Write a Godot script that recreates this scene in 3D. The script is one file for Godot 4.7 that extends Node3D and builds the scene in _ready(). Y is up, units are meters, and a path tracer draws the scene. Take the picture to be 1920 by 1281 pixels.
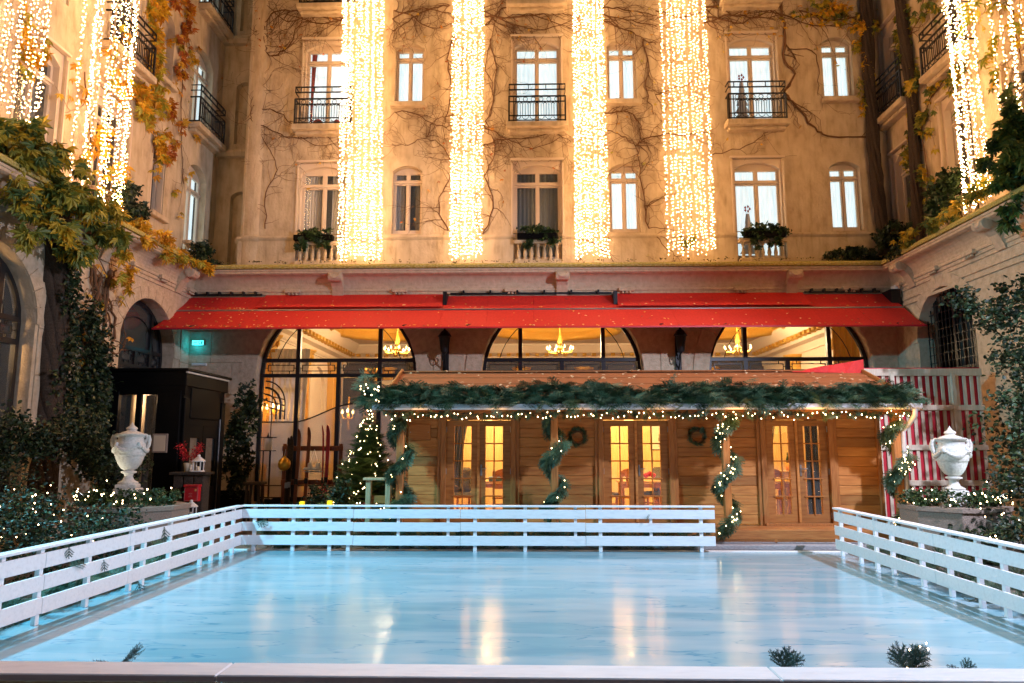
extends Node3D
# A palace-hotel courtyard at night: a skating rink, a wooden chalet, a red awning and curtains of lights. x right, y up, -z into the picture; D below is the distance -z.

var M := {}
var used := {}
var R := RandomNumberGenerator.new()
var ME := {}

class MB:
	var v := PackedVector3Array()
	var n := PackedVector3Array()
	func tri(a: Vector3, b: Vector3, c: Vector3) -> void:
		var k := (c - a).cross(b - a).normalized()
		v.append_array([a, b, c]); n.append_array([k, k, k])
	func trin(a: Vector3, b: Vector3, c: Vector3, na: Vector3, nb: Vector3, nc: Vector3) -> void:
		v.append_array([a, b, c]); n.append_array([na, nb, nc])
	func quad(a: Vector3, b: Vector3, c: Vector3, d: Vector3) -> void:
		tri(a, b, c); tri(a, c, d)
	func oquad(a: Vector3, b: Vector3, c: Vector3, d: Vector3, o: Vector3) -> void:
		if (c - a).cross(b - a).dot(o) + (d - a).cross(c - a).dot(o) >= 0.0: quad(a, b, c, d)
		else: quad(d, c, b, a)
	func otri(a: Vector3, b: Vector3, c: Vector3, o: Vector3) -> void:
		if (c - a).cross(b - a).dot(o) >= 0.0: tri(a, b, c)
		else: tri(a, c, b)
	func box(c: Vector3, s: Vector3, B := Basis(), bev := 0.0) -> void:
		var h := s / 2.0
		var i := h - Vector3.ONE * bev
		for ax in 3:
			var u := (ax + 1) % 3
			var w := (ax + 2) % 3
			for sg in [-1.0, 1.0]:
				var q := []
				for k in [[-1, -1], [1, -1], [1, 1], [-1, 1]]:
					var p := Vector3.ZERO
					p[ax] = sg * h[ax]; p[u] = k[0] * i[u]; p[w] = k[1] * i[w]
					q.append(c + B * p)
				var o := Vector3.ZERO
				o[ax] = sg
				oquad(q[0], q[1], q[2], q[3], B * o)
				if bev > 0.0 and true:
					for s2 in [-1.0, 1.0]:
						var e := []
						for k in [-1.0, 1.0]:
							var p1 := Vector3.ZERO; var p2 := Vector3.ZERO
							p1[ax] = sg * h[ax]; p1[u] = s2 * i[u]; p1[w] = k * i[w]
							p2[ax] = sg * i[ax]; p2[u] = s2 * h[u]; p2[w] = k * i[w]
							e.append(c + B * p1); e.append(c + B * p2)
						var o2 := Vector3.ZERO
						o2[ax] = sg; o2[u] = s2
						oquad(e[0], e[1], e[3], e[2], B * o2)
		if bev > 0.0:
			for x in [-1.0, 1.0]:
				for y in [-1.0, 1.0]:
					for z in [-1.0, 1.0]:
						otri(c + B * Vector3(x * h.x, y * i.y, z * i.z), c + B * Vector3(x * i.x, y * h.y, z * i.z), c + B * Vector3(x * i.x, y * i.y, z * h.z), B * Vector3(x, y, z))
	func bar(a: Vector3, b: Vector3, wd: float, dp: float, up := Vector3(0, 0, 1), bev := 0.0) -> void:
		# a rectangular bar from a to b: wd across, dp along "up"
		var y := (b - a).normalized()
		var x := y.cross(up).normalized()
		box((a + b) / 2.0, Vector3(wd, a.distance_to(b), dp), Basis(x, y, x.cross(y)), bev)
	func tube(p: Array, r: Array, sides := 6, cap := true) -> void:
		var m := p.size()
		var t0: Vector3 = (p[1] - p[0]).normalized()
		var nx := t0.cross(Vector3(0.31, 0.9, 0.27)).normalized()
		var rings := []
		var norms := []
		for i in m:
			var t: Vector3 = (p[mini(i + 1, m - 1)] - p[maxi(i - 1, 0)]).normalized()
			nx = (nx - t * nx.dot(t)).normalized()
			var ny := t.cross(nx)
			var a := []
			var b := []
			for k in sides:
				var d := nx * cos(TAU * k / sides) + ny * sin(TAU * k / sides)
				a.append(p[i] + d * r[mini(i, r.size() - 1)]); b.append(d)
			rings.append(a); norms.append(b)
		for i in m - 1:
			for k in sides:
				var l := (k + 1) % sides
				trin(rings[i][k], rings[i + 1][l], rings[i][l], norms[i][k], norms[i + 1][l], norms[i][l])
				trin(rings[i][k], rings[i + 1][k], rings[i + 1][l], norms[i][k], norms[i + 1][k], norms[i + 1][l])
		if cap:
			for k in sides:
				otri(p[0], rings[0][k], rings[0][(k + 1) % sides], -t0)
				otri(p[m - 1], rings[m - 1][k], rings[m - 1][(k + 1) % sides], p[m - 1] - p[m - 2])
	func lathe(pr: Array, sides: int, at := Vector3.ZERO, B := Basis(), flute := 0.0) -> void:
		var m := pr.size()
		for i in m - 1:
			var a: Vector2 = pr[i]
			var b: Vector2 = pr[i + 1]
			for k in sides:
				var q := []
				var e := []
				for c in [[a, k, i], [a, k + 1, i], [b, k + 1, i + 1], [b, k, i + 1]]:
					var th: float = TAU * c[1] / sides
					var rr: float = c[0].x * (1.0 - (flute if int(c[1]) % 2 else 0.0))
					q.append(at + B * Vector3(cos(th) * rr, c[0].y, sin(th) * rr))
					var t: Vector2 = pr[mini(c[2] + 1, m - 1)] - pr[maxi(c[2] - 1, 0)]
					if (b - a).normalized().dot(t.normalized()) < 0.75: t = b - a
					var nn := Vector2(t.y, -t.x).normalized()
					e.append(B * Vector3(cos(th) * nn.x, nn.y, sin(th) * nn.x))
				trin(q[0], q[1], q[2], e[0], e[1], e[2])
				trin(q[0], q[2], q[3], e[0], e[2], e[3])
	func extrude(poly: Array, u0: float, u1: float, m0 := 0.0, m1 := 0.0) -> void:
		# poly of Vector2(w, v), swept along u; ends mitred by m*w
		var g := PackedVector2Array(poly)
		var c := poly.size()
		var cw := Geometry2D.is_polygon_clockwise(g)
		for i in c:
			var a: Vector2 = poly[i]
			var b: Vector2 = poly[(i + 1) % c]
			var o := Vector2(b.y - a.y, a.x - b.x) * (-1.0 if cw else 1.0)
			oquad(Vector3(u0 + m0 * a.x, a.y, a.x), Vector3(u1 - m1 * a.x, a.y, a.x), Vector3(u1 - m1 * b.x, b.y, b.x), Vector3(u0 + m0 * b.x, b.y, b.x), Vector3(0, o.y, o.x))
		var t := Geometry2D.triangulate_polygon(g)
		for i in range(0, t.size(), 3):
			for e in [[u0, m0, -1.0], [u1, -m1, 1.0]]:
				var q := []
				for k in 3: q.append(Vector3(e[0] + e[1] * g[t[i + k]].x, g[t[i + k]].y, g[t[i + k]].x))
				otri(q[0], q[1], q[2], Vector3(e[2], 0, 0))
	static func top(o: Array, u: float) -> float:
		if o[4] <= 0.0: return o[3]
		var r: float = (o[1] - o[0]) / 2.0
		var rr: float = (r * r + o[4] * o[4]) / (2.0 * o[4])
		var dx := clampf(u - (o[0] + o[1]) / 2.0, -r, r)
		return o[3] + sqrt(maxf(rr * rr - dx * dx, 0.0)) - (rr - o[4])
	func sheet(o: Array, holes: Array, wf: float, wb: float, rim := true, back := true) -> void:
		# a slab [u0, u1, v0, spring, rise] with such holes through it, from w = wf back to wb
		var xs := [o[0], o[1]]
		for h in holes + [o]:
			if h != o: xs.append_array([maxf(h[0], o[0]), minf(h[1], o[1])])
			if h[4] > 0.0:
				for i in range(1, 14):
					var x: float = h[0] + (h[1] - h[0]) * (0.5 - 0.5 * cos(PI * i / 14.0))
					if x > o[0] and x < o[1]: xs.append(x)
		xs.sort()
		for i in xs.size() - 1:
			var a: float = xs[i]
			var b: float = xs[i + 1]
			if b - a < 1e-5: continue
			var m := (a + b) / 2.0
			var hs := holes.filter(func(h): return h[0] < m and h[1] > m)
			hs.sort_custom(func(p, q): return p[2] < q[2])
			var la: float = o[2]
			var lb: float = o[2]
			for h in hs + [null]:
				var ha: float = minf(h[2], top(o, a)) if h else top(o, a)
				var hb: float = minf(h[2], top(o, b)) if h else top(o, b)
				if ha > la + 1e-5 or hb > lb + 1e-5:
					quad(Vector3(a, la, wf), Vector3(a, ha, wf), Vector3(b, hb, wf), Vector3(b, lb, wf))
					if back: quad(Vector3(b, lb, wb), Vector3(b, hb, wb), Vector3(a, ha, wb), Vector3(a, la, wb))
				if h:
					if h[2] > o[2]: oquad(Vector3(a, h[2], wf), Vector3(b, h[2], wf), Vector3(b, h[2], wb), Vector3(a, h[2], wb), Vector3.UP)
					la = top(h, a); lb = top(h, b)
					oquad(Vector3(a, la, wf), Vector3(b, lb, wf), Vector3(b, lb, wb), Vector3(a, la, wb), Vector3.DOWN)
			if rim:
				oquad(Vector3(a, top(o, a), wf), Vector3(b, top(o, b), wf), Vector3(b, top(o, b), wb), Vector3(a, top(o, a), wb), Vector3.UP)
				oquad(Vector3(a, o[2], wf), Vector3(b, o[2], wf), Vector3(b, o[2], wb), Vector3(a, o[2], wb), Vector3.DOWN)
		for h in holes:
			for e in [[h[0], 1.0], [h[1], -1.0]]:
				if e[0] <= o[0] + 1e-5 or e[0] >= o[1] - 1e-5: continue
				var y: float = h[3] if h[4] > 0.0 else top(h, e[0])
				oquad(Vector3(e[0], maxf(h[2], o[2]), wf), Vector3(e[0], y, wf), Vector3(e[0], y, wb), Vector3(e[0], maxf(h[2], o[2]), wb), Vector3(e[1], 0, 0))
		if rim:
			for e in [[o[0], -1.0], [o[1], 1.0]]:
				oquad(Vector3(e[0], o[2], wf), Vector3(e[0], o[3], wf), Vector3(e[0], o[3], wb), Vector3(e[0], o[2], wb), Vector3(e[1], 0, 0))
	func folds(u0: float, u1: float, v0: float, v1: float, w: float, amp: float, waves: float, gather := 1.0, n := 40, ph := 0.0) -> void:
		# hanging cloth: vertical folds, drawn together towards the bottom by "gather"
		var rows := 4
		var pt := func(i: int, j: int) -> Vector3:
			var s := float(i) / n
			var t := float(j) / rows
			return Vector3(lerpf(u0, u0 + (u1 - u0) * lerpf(gather, 1.0, t * t), s), lerpf(v0, v1, t), w + amp * sin(s * waves * TAU + ph + 0.6 * sin(t * 2.0)))
		for i in n:
			for j in rows:
				quad(pt.call(i, j), pt.call(i, j + 1), pt.call(i + 1, j + 1), pt.call(i + 1, j))
	func done(m: ArrayMesh = null) -> ArrayMesh:
		if m == null: m = ArrayMesh.new()
		var a := []
		a.resize(Mesh.ARRAY_MAX)
		a[Mesh.ARRAY_VERTEX] = v
		a[Mesh.ARRAY_NORMAL] = n
		m.add_surface_from_arrays(Mesh.PRIMITIVE_TRIANGLES, a)
		return m

func P(x: float, h: float, d: float) -> Vector3: return Vector3(x, h, -d)
func numbered(called: String, parent: Node) -> String:
	var key := [parent, called]
	var k: int = used.get(key, 0)
	used[key] = k + 1
	return called if k == 0 else "%s_%03d" % [called, k]
func tag(o: Node3D, label: String, category: String, group := "", kind := "") -> Node3D:
	if label: o.set_meta("label", label)
	if category: o.set_meta("category", category)
	if group: o.set_meta("group", group)
	if kind: o.set_meta("kind", kind)
	return o
func thing(called: String, label: String, category: String, group := "", at := Vector3.ZERO) -> Node3D:
	var o := Node3D.new()
	o.name = numbered(called, self)
	add_child(o)
	o.position = at
	return tag(o, label, category, group)
func mesh(m: Mesh, called: String, mt: Material, parent: Node3D) -> MeshInstance3D:
	var o := MeshInstance3D.new()
	o.mesh = m
	o.name = numbered(called, parent)
	o.material_override = mt
	parent.add_child(o)
	return o
func part(b: MB, called: String, mt: Material, parent: Node3D) -> MeshInstance3D: return mesh(b.done(), called, mt, parent)
func solo(b: MB, called: String, mt: Material, label: String, category: String, group := "", kind := "") -> MeshInstance3D:
	var o := mesh(b.done(), called, mt, self)
	tag(o, label, category, group, kind)
	return o
func box(c: Vector3, s: Vector3, called: String, mt: Material, parent: Node3D, bev := 0.006, B := Basis()) -> MeshInstance3D:
	var b := MB.new()
	b.box(c, s, B, bev)
	return part(b, called, mt, parent)
func copies(called: String, m: Mesh, mt: Material, xf: Array, tints: Array, parent: Node3D) -> MultiMeshInstance3D:
	var mm := MultiMesh.new()
	mm.transform_format = MultiMesh.TRANSFORM_3D
	mm.use_colors = tints.size() > 0
	mm.mesh = m
	mm.instance_count = xf.size()
	for i in xf.size():
		mm.set_instance_transform(i, xf[i])
		if tints: mm.set_instance_color(i, tints[i % tints.size()])
	var o := MultiMeshInstance3D.new()
	o.multimesh = mm
	o.material_override = mt
	o.name = numbered(called, parent)
	parent.add_child(o)
	o.set_meta("kind", "stuff")
	return o
func rb(a: float, b: float) -> float: return R.randf_range(a, b)
func aim(x: Vector3, s := 1.0, roll := 0.0) -> Basis:
	# a basis whose x axis points along x
	var d := x.normalized()
	var z := d.cross(Vector3.UP if absf(d.y) < 0.95 else Vector3.RIGHT).normalized()
	return Basis(d, z.cross(d), z).rotated(d, roll).scaled(Vector3.ONE * s)
func omni(at: Vector3, e: float, c: Color, size := 0.05, called := "lamp_glow") -> OmniLight3D:
	var l := OmniLight3D.new()
	l.name = numbered(called, self)
	l.light_energy = e
	l.light_color = c
	l.light_size = size
	l.omni_range = 40.0
	l.omni_attenuation = 2.0
	l.shadow_enabled = true
	l.position = at
	add_child(l)
	return l
func spot(at: Vector3, to: Vector3, e: float, c: Color, cone: float, size := 0.08, called := "floodlight_beam") -> void:
	var l := SpotLight3D.new()
	l.name = numbered(called, self)
	l.light_energy = e
	l.light_color = c
	l.light_size = size
	l.spot_angle = cone
	l.spot_angle_attenuation = 0.35
	l.spot_range = 60.0
	l.spot_attenuation = 2.0
	l.shadow_enabled = true
	add_child(l)
	l.look_at_from_position(at, to, Vector3(0.1, 1, 0))
func area(at: Vector3, facing: Vector3, sx: float, sy: float, e: float, c: Color, called := "light_panel_glow") -> void:
	var l := AreaLight3D.new()
	l.name = numbered(called, self)
	l.area_size = Vector2(sx, sy)
	l.light_energy = e
	l.light_color = c
	l.area_range = 60.0
	l.area_attenuation = 2.0
	l.area_normalize_energy = true
	l.shadow_enabled = true
	add_child(l)
	l.look_at_from_position(at, at + facing, Vector3.UP if absf(facing.y) < 0.9 else Vector3.RIGHT)

func lin(r: float, g: float, b: float) -> Color: return Color(r, g, b).linear_to_srgb()
func noise(freq: float, seed: int, oct := 4, ramp := [], nt := FastNoiseLite.TYPE_SIMPLEX_SMOOTH, size := 512) -> NoiseTexture2D:
	var t := NoiseTexture2D.new()
	var f := FastNoiseLite.new()
	f.seed = seed
	f.noise_type = nt
	f.frequency = freq
	f.fractal_octaves = oct
	t.noise = f
	t.width = size
	t.height = size
	t.seamless = true
	if ramp:
		var g := Gradient.new()
		var off := PackedFloat32Array()
		var cols := PackedColorArray()
		for k in ramp:
			off.append(k[0]); cols.append(k[1])
		g.offsets = off
		g.colors = cols
		t.color_ramp = g
	return t
func plain(c: Color, rough := 0.7, metal := 0.0) -> StandardMaterial3D:
	var m := StandardMaterial3D.new()
	m.albedo_color = c
	m.roughness = rough
	m.metallic = metal
	return m
func textured(tex: Texture2D, sc: Vector3, rough := 0.8, bump: Texture2D = null, bs := 0.0, tint := Color.WHITE) -> StandardMaterial3D:
	var m := plain(tint, rough)
	m.albedo_texture = tex
	m.uv1_triplanar = true
	m.uv1_world_triplanar = true
	m.uv1_scale = sc
	if bump:
		m.heightmap_enabled = true
		m.heightmap_texture = bump
		m.heightmap_scale = bs
	return m
func glow(c: Color, e: float, base := Color(0.9, 0.9, 0.9)) -> StandardMaterial3D:
	var m := plain(base, 0.6)
	m.emission_enabled = true
	m.emission = c
	m.emission_energy_multiplier = e
	return m
func foliage_mat(c: Color, back := 0.35) -> StandardMaterial3D:
	var m := plain(c, 0.55)
	m.vertex_color_use_as_albedo = true
	m.backlight_enabled = true
	m.backlight = Color(back, back, back)
	return m

func materials() -> void:
	var W := Color.WHITE
	var grime := noise(0.012, 11, 5, [[0.0, lin(0.42, 0.315, 0.19)], [0.3, lin(0.54, 0.415, 0.26)], [0.6, lin(0.6, 0.475, 0.305)], [1.0, lin(0.66, 0.535, 0.36)]])
	var fine := noise(0.06, 12, 5)
	M.stucco = textured(grime, Vector3(0.33, 0.21, 0.33), 0.9, fine, 1.0)
	M.stucco.detail_enabled = true
	M.stucco.detail_albedo = noise(0.03, 17, 4, [[0.0, Color(0.84, 0.82, 0.78)], [0.25, Color(0.96, 0.955, 0.94)], [0.5, W], [1.0, W]])
	M.stucco.detail_blend_mode = BaseMaterial3D.BLEND_MODE_MUL
	M.stucco.detail_uv_layer = BaseMaterial3D.DETAIL_UV_2
	M.stucco.uv2_triplanar = true
	M.stucco.uv2_world_triplanar = true
	M.stucco.uv2_scale = Vector3(0.3, 0.045, 0.3)
	M.ashlar = textured(noise(0.02, 13, 5, [[0.0, lin(0.44, 0.335, 0.22)], [0.5, lin(0.56, 0.44, 0.3)], [1.0, lin(0.64, 0.52, 0.37)]]), Vector3(0.5, 0.5, 0.5), 0.9, fine, 0.8)
	M.cream = plain(lin(0.68, 0.55, 0.4), 0.45)
	M.moss = textured(noise(0.05, 14, 5, [[0.0, lin(0.2, 0.17, 0.03)], [0.45, lin(0.42, 0.35, 0.07)], [0.7, lin(0.5, 0.42, 0.16)], [1.0, lin(0.56, 0.48, 0.3)]]), Vector3(0.4, 0.8, 0.8), 0.95, fine, 1.2)
	M.white_stone = textured(noise(0.03, 15, 5, [[0.0, lin(0.45, 0.42, 0.37)], [0.5, lin(0.66, 0.63, 0.57)], [1.0, lin(0.74, 0.72, 0.67)]]), Vector3(1.6, 1.6, 1.6), 0.65, fine, 0.4)
	M.planter = textured(noise(0.06, 16, 5, [[0.0, lin(0.2, 0.145, 0.11)], [1.0, lin(0.4, 0.31, 0.25)]]), Vector3(1.2, 1.2, 1.2), 0.85, fine, 0.5)
	var grain := noise(0.022, 21, 5, [[0.0, lin(0.3, 0.125, 0.03)], [0.3, lin(0.43, 0.2, 0.055)], [0.6, lin(0.5, 0.25, 0.075)], [1.0, lin(0.56, 0.31, 0.11)]])
	var gb := noise(0.03, 22, 4)
	for k in 4:
		var tint: Color = [Color(1, 0.94, 0.85), Color(0.88, 0.8, 0.68), Color(0.97, 0.89, 0.78), Color(0.8, 0.74, 0.64)][k]
		var m := textured(grain, Vector3(0.14, 1.1, 1.1), 0.55, gb, 0.2, tint)
		m.uv1_offset = Vector3(0.37 * k, 0.41 * k, 0.13 * k)
		M["plank%d" % k] = m
	M.timber = textured(grain, Vector3(2.6, 0.22, 2.6), 0.5, gb, 0.2, Color(0.86, 0.78, 0.7))
	M.timber_x = textured(grain, Vector3(0.22, 2.6, 2.6), 0.5, gb, 0.2, Color(0.9, 0.8, 0.72))
	M.pale_wood = textured(noise(0.02, 23, 4, [[0.0, lin(0.5, 0.34, 0.17)], [1.0, lin(0.68, 0.52, 0.32)]]), Vector3(2.4, 0.3, 2.4), 0.6, gb, 0.2)
	M.room_wood = textured(noise(0.02, 24, 4, [[0.0, lin(0.72, 0.53, 0.26)], [1.0, lin(0.82, 0.66, 0.38)]]), Vector3(2.0, 0.25, 2.0), 0.55)
	M.shingle = textured(noise(0.09, 25, 4, [[0.0, lin(0.25, 0.07, 0.016)], [1.0, lin(0.4, 0.125, 0.03)]]), Vector3(1, 1, 1), 0.9, fine, 0.6)
	M.metal = plain(lin(0.35, 0.36, 0.38), 0.35, 0.9)
	M.zinc = plain(lin(0.55, 0.57, 0.6), 0.45, 0.4)
	M.iron = plain(lin(0.012, 0.012, 0.014), 0.45, 0.3)
	M.frame = plain(lin(0.008, 0.009, 0.012), 0.35)
	M.black_paint = textured(noise(0.03, 26, 3, [[0.0, lin(0.003, 0.003, 0.0035)], [1.0, lin(0.006, 0.0058, 0.006)]]), Vector3.ONE, 0.5)
	M.black_paint.metallic_specular = 0.16
	M.gilt = textured(noise(0.05, 27, 4, [[0.0, lin(0.45, 0.24, 0.03)], [1.0, lin(0.85, 0.55, 0.12)]]), Vector3(3, 3, 3), 0.35, fine, 1.5)
	M.gilt.metallic = 0.55
	M.plaster = textured(noise(0.04, 28, 3, [[0.0, lin(0.62, 0.53, 0.41)], [1.0, lin(0.7, 0.61, 0.48)]]), Vector3.ONE, 0.8)
	M.gold_cloth = plain(lin(0.72, 0.42, 0.07), 0.7)
	var fence := noise(0.015, 31, 4, [[0.0, lin(0.74, 0.745, 0.76)], [0.4, lin(0.82, 0.825, 0.84)], [1.0, lin(0.86, 0.865, 0.88)]])
	M.white_paint = textured(fence, Vector3(0.5, 2.0, 2.0), 0.5, gb, 0.12)
	M.red_paint = plain(lin(0.55, 0.016, 0.035), 0.5)
	M.slat = textured(noise(0.02, 23, 4, [[0.0, lin(0.62, 0.5, 0.35)], [1.0, lin(0.76, 0.66, 0.52)]]), Vector3(2.4, 0.3, 2.4), 0.6)
	M.red_box = plain(lin(0.5, 0.012, 0.02), 0.4)
	M.ski_red = plain(lin(0.4, 0.02, 0.03), 0.3)
	M.ski_brown = textured(grain, Vector3(2.6, 0.3, 2.6), 0.35, null, 0.0, Color(0.65, 0.5, 0.45))
	M.bark = textured(noise(0.05, 33, 5, [[0.0, lin(0.03, 0.02, 0.013)], [1.0, lin(0.13, 0.085, 0.055)]]), Vector3(3, 0.7, 3), 0.95, fine, 3.0)
	M.twig = plain(lin(0.16, 0.075, 0.032), 0.9)
	var aw := textured(noise(0.03, 34, 4, [[0.0, lin(0.56, 0.016, 0.012)], [1.0, lin(0.72, 0.028, 0.018)]]), Vector3(0.8, 0.8, 0.8), 0.75, noise(0.25, 35, 2), 0.05)
	aw.backlight_enabled = true
	aw.backlight = Color(0.25, 0.25, 0.25)
	M.awning = aw
	var gl := plain(Color(0.9, 0.95, 0.95, 0.06), 0.02)
	gl.transparency = BaseMaterial3D.TRANSPARENCY_ALPHA
	M.glass = gl
	var fr := plain(Color(0.9, 0.86, 0.8, 0.4), 0.2)
	fr.transparency = BaseMaterial3D.TRANSPARENCY_ALPHA
	M.frosted = fr
	var ice := textured(noise(0.008, 41, 5, [[0.0, lin(0.18, 0.37, 0.46)], [0.3, lin(0.22, 0.42, 0.495)], [0.455, lin(0.24, 0.435, 0.51)], [0.475, lin(0.09, 0.28, 0.4)], [0.49, lin(0.27, 0.45, 0.525)], [0.7, lin(0.32, 0.475, 0.535)], [1.0, lin(0.37, 0.5, 0.55)]]), Vector3(0.1, 0.1, 0.42), 0.07, noise(0.006, 42, 3), 0.3)
	ice.roughness_texture = noise(0.02, 43, 4, [[0.0, Color(0.35, 0.35, 0.35)], [0.5, Color(0.8, 0.8, 0.8)], [1.0, Color(1, 1, 1)]])
	ice.roughness = 0.21
	M.ice = ice
	M.paving = textured(noise(0.04, 44, 5, [[0.0, lin(0.09, 0.075, 0.06)], [1.0, lin(0.22, 0.18, 0.145)]]), Vector3(0.5, 0.5, 0.5), 0.7, fine, 0.6)
	M.step_stone = textured(noise(0.04, 45, 5, [[0.0, lin(0.25, 0.24, 0.25)], [1.0, lin(0.42, 0.41, 0.42)]]), Vector3(0.6, 2, 2), 0.75, fine, 0.4)
	M.fir = foliage_mat(Color.WHITE, 0.15)
	M.leaf = foliage_mat(Color.WHITE, 0.5)
	M.ivy = foliage_mat(Color.WHITE, 0.25)
	var sheer := plain(lin(0.62, 0.6, 0.55), 0.9)
	sheer.backlight_enabled = true
	sheer.backlight = Color(0.4, 0.4, 0.4)
	M.sheer = sheer
	M.grey_cloth = plain(lin(0.2, 0.21, 0.18), 0.9)
	M.dark_cloth = plain(lin(0.01, 0.011, 0.014), 0.8)
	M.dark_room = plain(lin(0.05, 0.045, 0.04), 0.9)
	M.fur = textured(fine, Vector3(6, 6, 6), 1.0, fine, 4.0, lin(0.8, 0.74, 0.62))
	M.crimson = plain(lin(0.3, 0.01, 0.02), 0.8)
	M.bulb = glow(Color(1.0, 0.78, 0.55), 66.0)
	M.fairy = glow(Color(1.0, 0.85, 0.62), 24.0)
	M.lit_window = glow(Color(0.86, 0.95, 0.97), 1.06, Color(0.8, 0.8, 0.8))
	M.lit_window_warm = glow(Color(1.0, 0.93, 0.8), 0.8, Color(0.8, 0.8, 0.8))
	for k in ["lit_window", "lit_window_warm"]:
		var lw: StandardMaterial3D = M[k]
		lw.emission_texture = noise(0.03, 51, 3, [[0.0, Color(0.74, 0.78, 0.8)], [0.45, Color(0.93, 0.95, 0.96)], [0.7, W], [1.0, W]])
		lw.emission_operator = BaseMaterial3D.EMISSION_OP_MULTIPLY
		lw.uv1_triplanar = true
		lw.uv1_world_triplanar = true
		lw.uv1_scale = Vector3(1.4, 0.12, 1.4)
	M.candle = glow(Color(1.0, 0.8, 0.5), 7.0)
	M.exit = glow(Color(0.3, 0.95, 0.92), 2.4)
	M.white = plain(lin(0.75, 0.74, 0.72), 0.5)

const CURTAIN := 17.0
func _ready() -> void:
	R.seed = 2024
	# camera, sky, lights over the rink, exposure
	var cam := Camera3D.new()
	cam.name = "camera"
	cam.fov = rad_to_deg(2.0 * atan(640.5 / 1374.0))
	cam.far = 200.0
	cam.position = Vector3(0, 1.75, 0)
	cam.rotation = Vector3(deg_to_rad(8.2), deg_to_rad(1.5), 0)
	cam.current = true
	add_child(cam)
	var e := Environment.new()
	e.background_mode = Environment.BG_SKY
	var sk := ProceduralSkyMaterial.new()
	sk.sky_top_color = Color(0.1, 0.14, 0.26)
	sk.sky_horizon_color = Color(0.24, 0.25, 0.32)
	sk.ground_bottom_color = Color(0.1, 0.1, 0.1)
	sk.ground_horizon_color = Color(0.2, 0.2, 0.22)
	e.sky = Sky.new()
	e.sky.sky_material = sk
	e.background_energy_multiplier = 0.5
	e.tonemap_mode = Environment.TONE_MAPPER_LINEAR
	e.tonemap_exposure = 1.0
	e.sdfgi_enabled = true
	e.ssao_enabled = true
	e.ssil_enabled = true
	var we := WorldEnvironment.new()
	we.name = "world"
	we.environment = e
	add_child(we)
	spot(P(-8.62, 7.33, 8.36), P(0.6, 0.3, 10.4), 140.0, Color(0.2, 0.72, 1.0).linear_to_srgb(), 40.0, 0.15)
	spot(P(8.98, 7.28, 7.06), P(1.4, 0.2, 8.4), 150.0, Color(0.87, 0.89, 1.0), 68.0, 0.15)
	materials()
	shared_meshes()
	hotel()
	salon()
	awning()
	rink()
	chalet()
	court_things()
	vines()
	light_curtains()

# ---------- the hotel ----------
const XL := -9.7
const XR := 10.1
const DB := 20.0
const GW := 0.3     # the ground floor stands this far before the storeys above
const LIP := 0.75

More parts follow.
